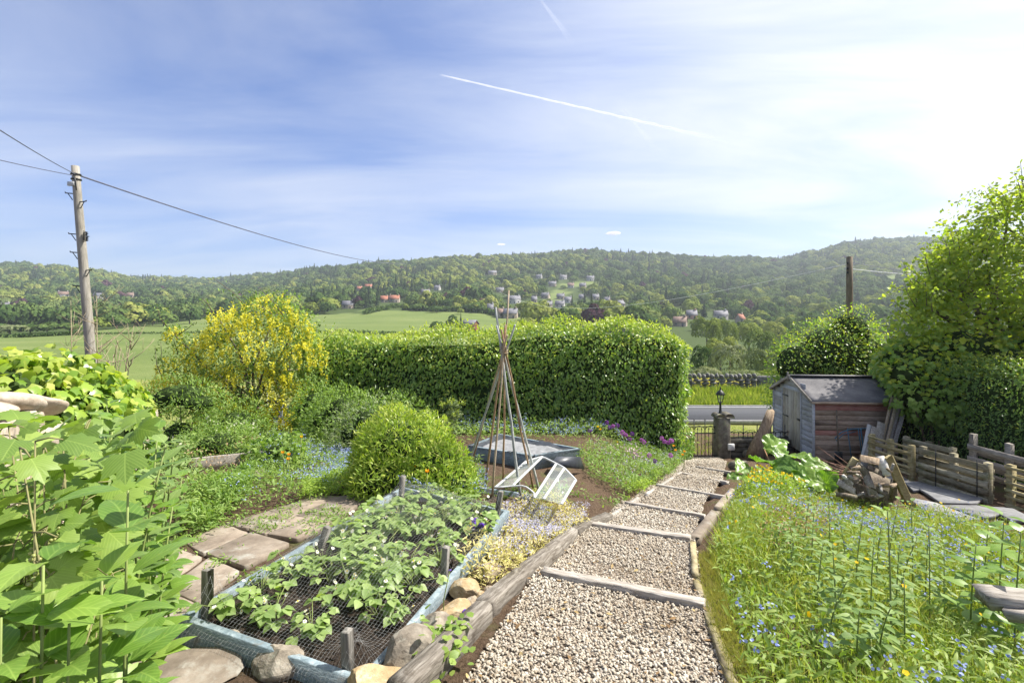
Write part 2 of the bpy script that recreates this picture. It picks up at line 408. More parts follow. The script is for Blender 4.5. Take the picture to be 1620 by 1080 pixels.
def zg(X, Y):
    """height of the garden ground"""
    X = np.asarray(X, float); Y = np.asarray(Y, float)
    zl = np.interp(Y, [-4, 0, 5, 12, 14, 17], [-1.25, -1.5, -1.85, -2.83, -3.3, -4.15])
    zr = np.interp(Y, [-4, 0, 4, 8.4, 9.6, 12, 14, 17], [-1.3, -1.6, -2.38, -3.22, -3.28, -3.46, -3.65, -4.15])
    L = np.interp(Y, EDGE_Y, EDGE_L); Rr = np.interp(Y, EDGE_Y, EDGE_R)
    w1 = sstep((X-(L-.12-.3-.16*np.maximum(Y, 0)))/(.3+.16*np.maximum(Y, 0)))
    w2 = sstep((X-Rr-.15)/2.2)
    z = zl*(1-w1) + zpath(X, Y)*w1
    z = z*(1-w2) + zr*w2
    out = sstep((-X-4.6)/2.5)*sstep((Y-1)/6)
    z = z*(1-out) + np.minimum(z, -3.4-.03*Y)*out
    return z
def zg1(x, y): return float(zg(np.array([x]), np.array([y]))[0])
def gp(px, py, dz=0.0):
    """the ground point seen at a photo pixel"""
    u, v = (px-CX)/FPX, (py-HY)/FPX
    Y = np.linspace(.6, 17, 3000); d = zg(u*Y, Y)+dz + v*Y
    i = int(np.argmax(d > 0)) if (d > 0).any() else len(Y)-1
    return np.array([u*Y[i], Y[i], zg1(u*Y[i], Y[i])+dz])
def at(px, py, Y): return np.array([(px-CX)/FPX*Y, Y, -(py-HY)/FPX*Y])

PX_K = np.array([-1500, -300, 0, 120, 240, 340, 420, 520, 620, 720, 810, 930, 1000, 1100, 1180, 1240, 1290, 1340, 1420, 1600, 3200], float)
D_K = np.array([26, 40, 80, 130, 200, 300, 380, 500, 700, 1000, 1400], float)
def prof(*a): return a
TER = np.array([
 #  26   40   80   130  200  300  380  500  700  1000 1400
 prof(620, 590, 556, 540, 530, 515, 500, 485, 455, 430, 432),
 prof(618, 590, 556, 540, 530, 515, 500, 485, 452, 428, 430),
 prof(618, 592, 556, 538, 528, 515, 500, 485, 452, 427, 430),
 prof(618, 592, 556, 536, 524, 512, 500, 486, 456, 431, 436),
 prof(618, 592, 556, 534, 520, 509, 500, 489, 468, 453, 447),
 prof(618, 592, 556, 532, 518, 506, 498, 490, 474, 458, 445),
 prof(618, 592, 556, 534, 520, 504, 495, 486, 468, 448, 440),
 prof(618, 592, 556, 540, 524, 503, 491, 480, 458, 432, 434),
 prof(618, 592, 560, 543, 525, 503, 488, 472, 448, 422, 426),
 prof(618, 594, 565, 545, 526, 504, 488, 470, 446, 415, 420),
 prof(618, 598, 570, 548, 528, 507, 492, 474, 446, 411, 418),
 prof(618, 602, 580, 555, 532, 512, 497, 476, 440, 404, 414),
 prof(618, 604, 590, 562, 536, 516, 500, 478, 444, 409, 418),
 prof(618, 606, 598, 572, 542, 516, 494, 476, 446, 414, 422),
 prof(618, 606, 602, 576, 548, 520, 500, 478, 448, 414, 422),
 prof(618, 606, 604, 578, 552, 524, 504, 480, 450, 416, 424),
 prof(618, 606, 602, 576, 552, 524, 502, 478, 442, 405, 412),
 prof(618, 606, 600, 574, 550, 522, 498, 472, 432, 391, 400),
 prof(618, 606, 600, 574, 550, 522, 496, 470, 428, 386, 395),
 prof(618, 606, 600, 574, 550, 520, 494, 468, 426, 384, 393),
 prof(618, 606, 600, 574, 550, 520, 494, 468, 426, 384, 393)], float)
def zfar(X, Y):
    """height of the valley and the hills beyond the road"""
    X = np.asarray(X, float); Y = np.maximum(np.asarray(Y, float), 26.0)
    px = CX + FPX*X/Y; px = np.clip(px, PX_K[0], PX_K[-1])
    i = np.clip(np.searchsorted(PX_K, px)-1, 0, len(PX_K)-2); t = (px-PX_K[i])/(PX_K[i+1]-PX_K[i]); t = t*t*(3-2*t)
    ly = np.log(Y); lk = np.log(D_K); j = np.clip(np.searchsorted(lk, ly)-1, 0, len(lk)-2); s = np.clip((ly-lk[j])/(lk[j+1]-lk[j]), 0, 1.0)
    zk = -(TER-HY)/FPX*D_K[None, :]                        # convert to metres before interpolating
    f = lambda a, b: zk[a, b]
    z = (f(i, j)*(1-t)+f(i+1, j)*t)*(1-s) + (f(i, j+1)*(1-t)+f(i+1, j+1)*t)*s
    return z + vnoise(np.stack([X, Y], -1), 3, .012)*np.interp(Y, [26, 120, 400, 900], [.1, .6, 2.0, 4.5])
def zfar1(x, y): return float(zfar(np.array([x]), np.array([y]))[0])
def pix(P): P = np.asarray(P, float); return CX+FPX*P[..., 0]/P[..., 1], HY-FPX*P[..., 2]/P[..., 1]
def inpoly(px, py, poly):
    px = np.asarray(px, float); py = np.asarray(py, float); c = np.zeros(px.shape, bool); n = len(poly); j = n-1
    for i in range(n):
        xi, yi = poly[i]; xj, yj = poly[j]
        c ^= ((yi > py) != (yj > py)) & (px < (xj-xi)*(py-yi)/((yj-yi) or 1e-9)+xi); j = i
    return c
# meadows and clearings, as plan polygons (x, y) in metres found from the photo rows below
FIELDS_PX = [
 [(-1600, 533), (0, 531), (60, 529), (140, 524), (250, 514), (330, 503), (430, 498), (520, 497), (585, 494), (640, 489.5), (700, 492), (770, 495), (830, 503), (830, 640), (-1600, 640)],
 [(560, 493), (600, 484), (632, 486), (600, 493)],
 [(1015, 504), (1022, 495), (1060, 487), (1112, 485), (1120, 492), (1090, 496), (1060, 503)],
 [(1374, 445), (1380, 438), (1425, 434), (1430, 450), (1390, 452)],
 [(858, 470), (880, 458), (905, 462), (880, 480)],
 [(880, 449), (960, 443), (962, 449), (885, 455)],
]
def is_field(P):
    px, py = pix(P); m = np.zeros(px.shape, bool)
    for f in FIELDS_PX: m |= inpoly(px, py, f)
    return m | (P[..., 1] < 60)

# materials of the setting
m, nt = new_mat('garden_soil')
a_ = noise(nt, 2.2, 6, .6); b_ = noise(nt, 38, 8, .75); g_ = noise(nt, 1.1, 4, .6, rot=(0, 0, 1))
soil = ramp(nt, b_, [(.3, (.055, .036, .024)), (.52, (.135, .092, .062)), (.75, (.24, .175, .125))])
c = mixn(nt, mathn(nt, 'MULTIPLY', mathn(nt, 'SUBTRACT', a_, .53), 5.0, True), soil, ramp(nt, b_, [(.3, (.05, .075, .018)), (.7, (.15, .19, .05))]))
finish(nt, c, .95, b_, 1.0, .05, .1); M_SOIL = m
m, nt = new_mat('bed_compost')
b_ = noise(nt, 45, 8, .75)
finish(nt, ramp(nt, b_, [(.32, (.018, .013, .010)), (.55, (.06, .045, .035)), (.78, (.15, .115, .09))]), .95, b_, 1.0, .04, .15); M_COMPOST = m
m, nt = new_mat('verge_grass')
b_ = noise(nt, 9, 8, .7); g_ = noise(nt, .8, 4, .6)
finish(nt, mixn(nt, g_, ramp(nt, b_, [(.3, (.08, .11, .02)), (.7, (.24, .29, .06))]), (.24, .23, .09)), .95, b_, .8, .05, .1); M_VERGE = m
m, nt = new_mat('asphalt')
b_ = noise(nt, 60, 6, .7); g_ = noise(nt, .5, 3, .6, sc=(.2, 2.2, 1))
finish(nt, mixn(nt, .5, ramp(nt, b_, [(.3, (.07, .072, .080)), (.7, (.135, .138, .148))]), ramp(nt, g_, [(.35, (.08, .082, .09)), (.65, (.145, .147, .157))])), .75, b_, .3, .01, .3); M_ASPHALT = m
m, nt = new_mat('gravel_bed')
vo = nt.nodes.new('ShaderNodeTexVoronoi'); vo.inputs['Scale'].default_value = 55
t = nt.nodes.new('ShaderNodeTexCoord'); nt.links.new(t.outputs['Object'], vo.inputs['Vector'])
sp = nt.nodes.new('ShaderNodeSeparateColor'); nt.links.new(vo.outputs['Color'], sp.inputs[0])
gc = ramp(nt, sp.outputs[0], [(.1, (.24, .19, .145)), (.45, (.40, .34, .275)), (.8, (.52, .46, .385)), (1, (.62, .57, .50))])
gc = mixn(nt, mathn(nt, 'MULTIPLY', mathn(nt, 'SUBTRACT', noise(nt, 2.0, 6, .65), .5), 3.5, True), gc, (.24, .19, .125))
gc = mixn(nt, mathn(nt, 'MULTIPLY', vo.outputs['Distance'], 1.0, True), gc, (.2, .16, .12), 'MULTIPLY')
finish(nt, gc, .9, mathn(nt, 'SUBTRACT', 1.0, vo.outputs['Distance']), 1.0, .015, .2); M_GRAVELBED = m
m, nt = new_mat('pebble')
c = ramp(nt, attr(nt, 'rnd'), [(.0, (.20, .15, .10)), (.12, (.33, .275, .205)), (.4, (.40, .35, .28)), (.75, (.49, .445, .37)), (1, (.60, .565, .49))])
n_ = noise(nt, 90, 4, .6)
finish(nt, mixn(nt, .35, c, ramp(nt, n_, [(.3, (.55, .5, .45)), (.7, (1, 1, 1))]), 'MULTIPLY'), .85, None, spec=.25); M_PEBBLE = m
m, nt = new_mat('valley_grass')
fo = attr(nt, 'wood'); g1 = noise(nt, .02, 5, .55); g2 = noise(nt, .9, 6, .7); g3 = noise(nt, .05, 3, .5, sc=(.25, 2.0, 1), rot=(0, 0, .35))
gr = ramp(nt, mathn(nt, 'ADD', mathn(nt, 'MULTIPLY', g1, .5), mathn(nt, 'ADD', mathn(nt, 'MULTIPLY', g2, .2), mathn(nt, 'MULTIPLY', g3, .3))), [(.36, (.095, .135, .038)), (.5, (.13, .17, .05)), (.64, (.18, .21, .075))])
finish(nt, mixn(nt, fo, gr, (.05, .075, .02)), .95, g2, .6, .3, .1); M_VALLEY = m

def grid_sheet(name, xs, ys, zf, mat, attrs=None):
    Xg, Yg = np.meshgrid(xs, ys); Z = zf(Xg, Yg); nx, ny = len(xs), len(ys)
    i = np.arange(nx-1)[None, :]+np.arange(ny-1)[:, None]*nx
    F = np.stack([i, i+1, i+nx+1, i+nx], -1).reshape(-1, 4)
    return build(name, np.stack([Xg, Yg, Z], -1).reshape(-1, 3), F, mat, None, True, attrs)
xs = np.concatenate([np.arange(-16, -5, .5), np.arange(-5, 10, .1), np.arange(10, 20.1, .5)]); ys = np.concatenate([np.arange(-6, 1.2, .4), np.arange(1.2, 14, .1), np.arange(14, 17.6, .4)])
def zrough(X, Y): return zg(X, Y) - .012 + .022*vnoise(np.stack([X, Y], -1), 5, 3.0)*sstep((np.abs(X-(np.interp(Y, EDGE_Y, EDGE_L)+np.interp(Y, EDGE_Y, EDGE_R))/2)-.75)/.3) - .05*(np.abs(X-(np.interp(Y, EDGE_Y, EDGE_L)+np.interp(Y, EDGE_Y, EDGE_R))/2) < .6)*(Y < 13)
tag(grid_sheet('ground', xs, ys, zrough, M_SOIL), kind='structure')

# gravel path sheet and loose stones
rows = np.arange(-3, 13.3, .08); cols = np.linspace(0, 1, 14)
Lr, Rr_ = np.interp(rows, EDGE_Y, EDGE_L), np.interp(rows, EDGE_Y, EDGE_R)
Xg = Lr[:, None]*(1-cols)+Rr_[:, None]*cols; Yg = np.repeat(rows[:, None], 14, 1)
Zg = zpath(Xg, Yg) + .008*vnoise(np.stack([Xg, Yg], -1), 9, 4)
i = np.arange(13)[None, :]+np.arange(len(rows)-1)[:, None]*14
gpath = tag(build('gravel_path', np.stack([Xg, Yg, Zg], -1).reshape(-1, 3), np.stack([i, i+1, i+15, i+14], -1).reshape(-1, 4), M_GRAVELBED, None, True), kind='structure')
oct_v = np.array([(1, 0, 0), (-1, 0, 0), (0, 1, 0), (0, -1, 0), (0, 0, 1), (0, 0, -1), (.6, .6, .55), (-.6, .65, .5), (-.6, -.6, .55), (.65, -.6, .5)], float)
oct_f = np.array([[4, 6, 7], [4, 7, 8], [4, 8, 9], [4, 9, 6], [0, 2, 6], [6, 2, 7], [7, 2, 1], [7, 1, 8], [8, 1, 3], [8, 3, 9], [9, 3, 0], [9, 0, 6]], int)
def pebbles(P, S, flat=.6):
    n = len(P); a = R.uniform(0, 6.28, n); ca, sa = np.cos(a), np.sin(a)
    V0 = oct_v[None]*np.stack([R.uniform(.7, 1.3, n), R.uniform(.6, 1.0, n), R.uniform(flat*.7, flat*1.3, n)], -1)[:, None, :] * R.uniform(.8, 1.2, (n, len(oct_v), 1))
    x = V0[..., 0]*ca[:, None]-V0[..., 1]*sa[:, None]; y = V0[..., 0]*sa[:, None]+V0[..., 1]*ca[:, None]
    tx, ty = R.normal(0, .35, n), R.normal(0, .35, n)
    z = V0[..., 2] + x*tx[:, None]+y*ty[:, None]
    V = np.stack([x, y, z], -1)*S[:, None, None]+P[:, None, :]
    F = oct_f[None]+(np.arange(n)*len(oct_v))[:, None, None]
    return V.reshape(-1, 3), F.reshape(-1, 3), np.repeat(R.random(n), len(oct_v))
n = 42000
yy = 1.3 + 11.8*R.random(n)**2.1; tt = R.random(n)*1.02-.01
xx = np.interp(yy, EDGE_Y, EDGE_L)*(1-tt)+np.interp(yy, EDGE_Y, EDGE_R)*tt
sz = R.uniform(.005, .0115, n)*np.interp(yy, [1, 4, 12], [1, 1.1, 2.0])
keep = ~((vnoise(np.stack([xx, yy], -1), 21, 2.2) > .55) & (R.random(n) < .7))
P = np.stack([xx, yy, zpath(xx, yy)+sz*.25+.006], -1)[keep]
V, F, rn = pebbles(P, sz[keep]); rn = np.clip(rn*.8+.1+.28*np.repeat(vnoise(P[:, :2], 25, 1.6), len(oct_v)), 0, 1)
gv = tag(build('gravel', V, F, M_PEBBLE, None, False, {'rnd': rn}), 'loose cream and buff stone chippings covering the stepped path', 'gravel', kind='stuff')

n = 420; yy = 1.5+9*R.random(n)**1.6; tt = R.random(n); tt = np.where(R.random(n) < .6, np.where(R.random(n) < .5, tt**3, 1-tt**3), tt)
xx = np.interp(yy, EDGE_Y, EDGE_L)*(1-tt)+np.interp(yy, EDGE_Y, EDGE_R)*tt
m, nt = new_mat('leaf_litter'); finish(nt, ramp(nt, attr(nt, 'rnd'), [(0, (.10, .06, .03)), (.5, (.24, .15, .07)), (1, (.38, .30, .14))]), .9)
tag(leaf_obj('leaf_litter', [leaves(T_BLADE, np.stack([xx, yy, zpath(xx, yy)+.018], -1), np.column_stack([R.normal(0, 1, (n, 2)), R.normal(0, .15, n)]), np.column_stack([R.normal(0, .25, (n, 2)), np.ones(n)]), R.uniform(.02, .05, n))], m), 'dry brown leaves scattered over the gravel path', 'leaf litter', kind='stuff')
# road, verges beyond the gate
def zver(X, Y): return np.interp(Y, [17, 18.5, 19.6, 23.4, 24.0, 26, 30], [-4.2, -4.3, -4.34, -4.34, -4.2, -3.92, -3.9]) + .03*vnoise(np.stack([X, Y], -1), 4, 1.5)
tag(grid_sheet('roadside_ground', np.arange(-60, 70.1, 1.0), np.array([16.6, 17.4, 18, 18.8, 19.4, 20, 21, 22, 23, 23.5, 24, 24.8, 25.6, 26.4, 27.5, 29, 31]), zver, M_VERGE), kind='structure')
build_road = MB().box((28, 21.55, -4.27), (80, 3.3, .12)); tag(build_road.out('road', M_ASPHALT), kind='structure')
tag(MB().box((28, 19.83, -4.235), (80, .13, .14)).box((28, 23.27, -4.235), (80, .13, .14)).out('kerb', m_plain('kerb_stone', (.42, .41, .39), .9, .2)), kind='structure')
tag(MB().box((28, 23.05, -4.206), (80, .10, .004)).out('edge_line', m_plain('road_paint', (.72, .72, .70), .7, .3, var=.12)), kind='structure')

# valley and hills, one sheet to the skyline and beyond
pxs = np.concatenate([np.linspace(-700, -100, 25), np.linspace(-80, 1700, 170), np.linspace(1750, 2400, 25)])
ds = np.geomspace(26.5, 1490, 140)
PX, DD = np.meshgrid(pxs, ds); XX = (PX-CX)/FPX*DD
Z = zfar(XX, np.minimum(DD, 1400)) - np.maximum(DD-1400, 0)*.02
P = np.stack([XX, DD, Z], -1); nx = len(pxs)
i = np.arange(nx-1)[None, :]+np.arange(len(ds)-1)[:, None]*nx
wood = 1.0-is_field(P).astype(float)
tag(build('valley_and_hills', P.reshape(-1, 3), np.stack([i, i+1, i+nx+1, i+nx], -1).reshape(-1, 4), M_VALLEY, None, True, {'wood': wood.ravel()}), kind='structure')

# ------------------------------------------------------------------ materials of built things
M_GREYWOOD = m_wood('weathered_grey_timber', (.10, .085, .07), (.27, .245, .215), (.46, .43, .39))
M_STEPWOOD = m_wood('bleached_step_timber', (.13, .11, .09), (.31, .28, .245), (.50, .47, .43), sc=(1.2, 9, 9))
M_SLEEPER = m_wood('old_sleeper_timber', (.05, .042, .034), (.165, .145, .122), (.32, .295, .26), sc=(1.0, 9, 9), scale=6, patch=((.055, .042, .03), 7, .62))
M_BLUE = m_wood('blue_painted_timber', (.095, .13, .15), (.175, .225, .255), (.31, .365, .395), sc=(3, 3, 9), scale=8, patch=((.17, .165, .15), 11, .57))
M_POSTWOOD = m_wood('grey_stake_timber', (.06, .055, .048), (.16, .15, .135), (.30, .285, .26), sc=(8, 8, 1.2))
M_SHEDGREY = m_wood('shed_grey_boards', (.24, .245, .265), (.38, .39, .415), (.52, .53, .55), sc=(1, 1.2, 10), scale=6)
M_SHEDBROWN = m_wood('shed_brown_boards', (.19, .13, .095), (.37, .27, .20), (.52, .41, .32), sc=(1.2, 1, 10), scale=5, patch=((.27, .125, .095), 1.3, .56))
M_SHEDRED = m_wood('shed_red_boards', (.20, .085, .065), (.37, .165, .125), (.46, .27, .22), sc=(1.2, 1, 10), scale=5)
M_DOOR = m_wood('shed_door_boards', (.21, .185, .145), (.36, .33, .27), (.50, .465, .40), sc=(9, 9, 1), patch=((.23, .12, .085), 1.6, .60))
M_PALLET = m_wood('pallet_slats', (.11, .098, .062), (.28, .25, .17), (.44, .40, .29), sc=(2, 2, 9), moss=(.105, .125, .045))
M_PALLETB = m_wood('pallet_slats_yellow', (.18, .15, .075), (.37, .31, .165), (.52, .45, .27), sc=(2, 2, 9), moss=(.15, .16, .06))
M_BARK = m_wood('bark', (.055, .042, .032), (.15, .12, .09), (.26, .22, .175), sc=(6, 6, 1.2), moss=(.10, .115, .05))
M_LOG = m_wood('stump_wood', (.11, .075, .048), (.27, .20, .135), (.46, .37, .27), sc=(7, 7, 1.0))
M_BIRCH = m_wood('pale_log', (.30, .28, .25), (.56, .54, .50), (.74, .72, .68), sc=(2, 2, 7))
M_POLE = m_wood('pole_timber', (.12, .11, .092), (.215, .20, .172), (.31, .29, .26), sc=(9, 9, .6), scale=4)
M_POLEB = m_wood('dark_pole_timber', (.07, .055, .038), (.15, .12, .085), (.24, .20, .15), sc=(9, 9, .6), scale=4)
M_RUSTCANE = m_wood('brown_cane', (.17, .10, .055), (.34, .22, .13), (.49, .36, .24), sc=(6, 6, 2))
M_GREYCANE = m_wood('grey_cane', (.19, .20, .20), (.33, .345, .34), (.47, .485, .47), sc=(6, 6, 2))
M_TANCANE = m_wood('tan_cane', (.20, .14, .09), (.37, .29, .20), (.52, .44, .33), sc=(6, 6, 2))
M_ROCK = m_stone('sandstone_rock', [(.17, .125, .085), (.36, .285, .20), (.50, .42, .32)], 7, (.46, .44, .38))
M_ROCKG = m_stone('grey_rock', [(.14, .115, .09), (.29, .25, .20), (.43, .39, .33)], 6, (.40, .39, .33))
M_ROCKY = m_stone('golden_rock', [(.32, .22, .11), (.47, .35, .20), (.60, .49, .34)], 7, (.55, .50, .38))
M_FLAG = m_stone('paving_flag', [(.17, .135, .105), (.265, .22, .175), (.36, .31, .255)], 3.0, (.37, .36, .32), bdist=.008)
M_FLAGD = m_stone('grey_paving_flag', [(.14, .14, .145), (.23, .23, .235), (.33, .33, .335)], 3.0, None, bdist=.008)
M_WALLST = m_stone('wall_stone', [(.34, .27, .20), (.52, .44, .35), (.66, .58, .49)], 6, (.55, .52, .46))
M_DRYST = m_stone('dry_wall_stone', [(.09, .088, .082), (.20, .195, .18), (.36, .355, .33)], 5, (.48, .48, .43))
M_PILLAR = m_stone('pillar_stone', [(.075, .068, .055), (.155, .14, .115), (.25, .23, .19)], 5, (.20, .22, .12))
M_IRON = m_plain('black_iron', (.018, .020, .022), .45, .5)
M_BLUEMETAL = m_plain('blue_metal', (.055, .15, .22), .45, .5)
M_WHITEFRAME = m_plain('white_frame', (.58, .59, .59), .45, .4, var=.12)
M_GALV = m_plain('grey_metal', (.40, .41, .42), .5, .5)
M_LINER = m_plain('black_liner', (.045, .050, .062), .42, .5, var=.4, bump=.4)
M_LINERTOP = m_plain('grey_membrane', (.21, .215, .225), .8, .3, var=.35, scale=12, bump=.6)
M_WHITE = m_plain('white_plastic', (.72, .72, .70), .5, .4, var=.1)
M_NET = m_plain('net_strand', (.42, .43, .43), .45, .5)
M_WIRE = m_plain('wire', (.10, .11, .16), .6, .3)
M_WIREL = m_plain('pale_wire', (.62, .64, .66), .5, .4)
m, nt = new_mat('roof_felt')
b_ = noise(nt, 85, 4, .75); g_ = noise(nt, 3, 5, .65)
finish(nt, mixn(nt, .55, ramp(nt, b_, [(.35, (.06, .058, .065)), (.62, (.20, .195, .20)), (.75, (.36, .35, .35))]), ramp(nt, g_, [(.35, (.10, .098, .105)), (.65, (.25, .24, .24))])), .9, b_, .5, .006, .2); M_FELT = m
m, nt = new_mat('cloche_glazing')
gb = nt.nodes.new('ShaderNodeBsdfPrincipled'); gb.inputs['Base Color'].default_value = (.86, .92, .90, 1); gb.inputs['Roughness'].default_value = .12; gb.inputs['Specular IOR Level'].default_value = .6
tb = nt.nodes.new('ShaderNodeBsdfTransparent'); tb.inputs['Color'].default_value = (.93, .96, .95, 1)
mx = nt.nodes.new('ShaderNodeMixShader')
nt.links.new(mathn(nt, 'ADD', .05, mathn(nt, 'MULTIPLY', noise(nt, 12, 6, .7), .16)), mx.inputs[0]); nt.links.new(tb.outputs[0], mx.inputs[1]); nt.links.new(gb.outputs[0], mx.inputs[2])
o_ = nt.nodes.new('ShaderNodeOutputMaterial'); nt.links.new(mx.outputs[0], o_.inputs[0]); M_GLASS = m

# ------------------------------------------------------------------ rocks
def ico(sub=2):
    t = (1+5**.5)/2
    V = [(-1, t, 0), (1, t, 0), (-1, -t, 0), (1, -t, 0), (0, -1, t), (0, 1, t), (0, -1, -t), (0, 1, -t), (t, 0, -1), (t, 0, 1), (-t, 0, -1), (-t, 0, 1)]
    F = [(0, 11, 5), (0, 5, 1), (0, 1, 7), (0, 7, 10), (0, 10, 11), (1, 5, 9), (5, 11, 4), (11, 10, 2), (10, 7, 6), (7, 1, 8), (3, 9, 4), (3, 4, 2), (3, 2, 6), (3, 6, 8), (3, 8, 9), (4, 9, 5), (2, 4, 11), (6, 2, 10), (8, 6, 7), (9, 8, 1)]
    V = [np.array(v)/np.linalg.norm(v) for v in V]
    for _ in range(sub):
        c = {}; G = []
        def mid(a, b):
            k = (min(a, b), max(a, b))
            if k not in c: q = V[a]+V[b]; V.append(q/np.linalg.norm(q)); c[k] = len(V)-1
            return c[k]
        for a, b, d in F:
            x, y, z = mid(a, b), mid(b, d), mid(d, a); G += [(a, x, z), (b, y, x), (d, z, y), (x, y, z)]
        F = G
    return np.array(V), np.array(F, int)
ICO1, ICO2, ICO3 = ico(1), ico(2), ico(3)
def rock_V(size, seed, sub=ICO3, cuts=9, rough=.05):
    r = np.random.default_rng(seed); V = sub[0].copy()
    for k in range(cuts):                                   # flat broken faces
        d = norm(r.normal(size=3)); h = r.uniform(.62, .86); p = V @ d; V = V - np.maximum(p-h, 0)[:, None]*d
    V = V*(1+rough*vnoise(V, seed, 3.0)[:, None]+rough*.4*vnoise(V, seed+1, 9.0)[:, None])
    return V*np.array(size)
def rock(name, c, size, rz, seed, mat, label, cat='rock', group=None, parent=None, sink=.25, rough=.05):
    V = rock_V(np.array(size)/2, seed, rough=rough); a = rz; Rm = np.array([[math.cos(a), -math.sin(a), 0], [math.sin(a), math.cos(a), 0], [0, 0, 1]])
    V = V @ Rm.T
    o = build(name, V, ICO3[1], mat, parent, True, loc=(c[0], c[1], c[2]+size[2]*(.5-sink)))
    o.data.polygons.foreach_set('use_smooth', np.zeros(len(o.data.polygons), bool))
    if parent is None: tag(o, label, cat, group)
    return o

# ------------------------------------------------------------------ strawberry bed: frame, stakes, compost, net
BD = norm(np.array([.2746, .9616, -.047])); BW = np.array([.9616, -.2746, 0.0])*1.0
B0 = np.array([-1.66, 2.43, -1.50]); BW = (np.array([-.664, 2.15, -1.61])-B0); BWID = np.linalg.norm(BW); BW /= BWID; BL = 2.25
BU = np.cross(BW, BD)
if BU[2] < 0: BU = -BU
def bed(u, v, h=0.0): return B0 + BW*u + BD*v + BU*h
frame = empty('raised_bed', bed(BWID/2, BL/2, -.14)); tag(frame, 'raised bed of pale blue painted boards planted with strawberries', 'raised bed')
def in_parent(p): return np.asarray(p, float)-np.array(frame.location)
def bedbeam(a, b, w=.036, h=.15):
    return MB().beam(in_parent(a), in_parent(b), w, h, BU, jit=.002, bev=.004)
bedbeam(bed(-.02, 0, -.075), bed(BWID+.02, 0, -.075)).out('board', M_BLUE, frame)
bedbeam(bed(-.02, BL, -.075), bed(BWID+.02, BL, -.075)).out('board', M_BLUE, frame)
bedbeam(bed(0, .02, -.073), bed(0, BL-.02, -.073)).out('board', M_BLUE, frame)
bedbeam(bed(BWID, .02, -.073), bed(BWID, BL-.02, -.073)).out('board', M_BLUE, frame)
STK = [(.06, .10, .19), (.05, .95, .12), (.06, 2.12, .17), (BWID-.10, .06, .17), (BWID-.06, 1.04, .17), (BWID-.06, 2.12, .2)]
for u, v, h in STK:
    lean = R.normal(0, .025, 2)
    MB().beam(in_parent(bed(u, v, -.15)), in_parent(bed(u+lean[0], v+lean[1], h)), .042, .042, BD, jit=.0015, bev=.003).out('stake', M_POSTWOOD, frame)
# compost surface
nu, nv = 40, 80; U, Vv = np.meshgrid(np.linspace(.015, BWID-.015, nu), np.linspace(.015, BL-.015, nv))
H = -.055 + .018*vnoise(np.stack([U, Vv], -1), 31, 5)+.012*vnoise(np.stack([U, Vv], -1), 32, 16)
P = B0+U[..., None]*BW+Vv[..., None]*BD+H[..., None]*BU
i = np.arange(nu-1)[None, :]+np.arange(nv-1)[:, None]*nu
build('compost', P.reshape(-1, 3)-np.array(frame.location), np.stack([i, i+1, i+nu+1, i+nu], -1).reshape(-1, 4), M_COMPOST, frame, True)
n = 2600; pu, pv = R.uniform(.03, BWID-.03, n), R.uniform(.03, BL-.03, n)
hh = -.055 + .018*vnoise(np.stack([pu, pv], -1), 31, 5)+.012*vnoise(np.stack([pu, pv], -1), 32, 16)
V, F, rn = pebbles(B0+pu[:, None]*BW+pv[:, None]*BD+hh[:, None]*BU, R.uniform(.004, .014, n), .8)
o = build('soil_crumbs', V-np.array(frame.location), F, M_COMPOST, frame); tag(o, kind='stuff')
# net: a membrane pegged at the board edge and propped on the stakes
nu, nv = 57, 117
us, vs = np.linspace(-.035, BWID+.035, nu), np.linspace(-.05, BL+.05, nv)
H = np.zeros((nv, nu)); fix = np.zeros((nv, nu), bool); fix[0, :] = fix[-1, :] = True; fix[:, 0] = fix[:, -1] = True; H[fix] = -.03
for u, v, h in STK:
    a, b = int(np.argmin(abs(vs-v))), int(np.argmin(abs(us-u))); H[a, b] = h+.006; fix[a, b] = True
    for da, db in ((0, 1), (1, 0), (0, -1), (-1, 0)): H[a+da, b+db] = h+.004; fix[a+da, b+db] = True
mn = np.full((nv, nu), -.04); mid = (np.abs((us-BWID/2)/(BWID/2)) < .93)[None, :] & ((vs > .12) & (vs < BL-.1))[:, None]
mn = np.where(mid, .07, mn)                          # it lies on the leaves
H[~fix] = .03
ed = np.minimum(np.minimum(us, BWID-us)[None, :]+0*vs[:, None], np.minimum(vs-.35, BL-vs)[:, None]+0*us[None, :]); UV = np.stack(np.meshgrid(us, vs), -1)
obst = np.where(ed > -.3, .015, -.04)+(.125+.05*vnoise(UV, 15, 5.0))*sstep(ed/.26)
for _ in range(700):
    A = (np.roll(H, 1, 0)+np.roll(H, -1, 0)+np.roll(H, 1, 1)+np.roll(H, -1, 1))/4; H = np.where(fix, H, np.maximum(A-.0003, obst))
NETP = B0+us[None, :, None]*BW+vs[:, None, None]*BD+H[..., None]*BU
def strand(Pl, w, Vs, Fs):
    """thin flat strand with a crossed rib: two narrow strips"""
    T = norm(np.gradient(Pl, axis=0)); s1 = norm(np.cross(T, BU)); k = sum(len(a) for a in Vs)
    m_ = len(Pl)
    for s_ in (s1, np.cross(T, s1)):
        Vs.append(np.concatenate([Pl-s_*w/2, Pl+s_*w/2])); b = k + np.arange(m_-1); Fs.append(np.stack([b, b+1, b+1+m_, b+m_], -1)); k += 2*m_
Vs, Fs = [], []
def resample(a, n_): 
    t = np.linspace(0, len(a)-1, n_); i = np.minimum(t.astype(int), len(a)-2); f = (t-i)[:, None]; return a[i]*(1-f)+a[i+1]*f
for a in np.linspace(0, nu-1, 56):
    i0 = min(int(a), nu-2); f = a-i0; strand(resample(NETP[:, i0]*(1-f)+NETP[:, i0+1]*f, 40), .00062, Vs, Fs)
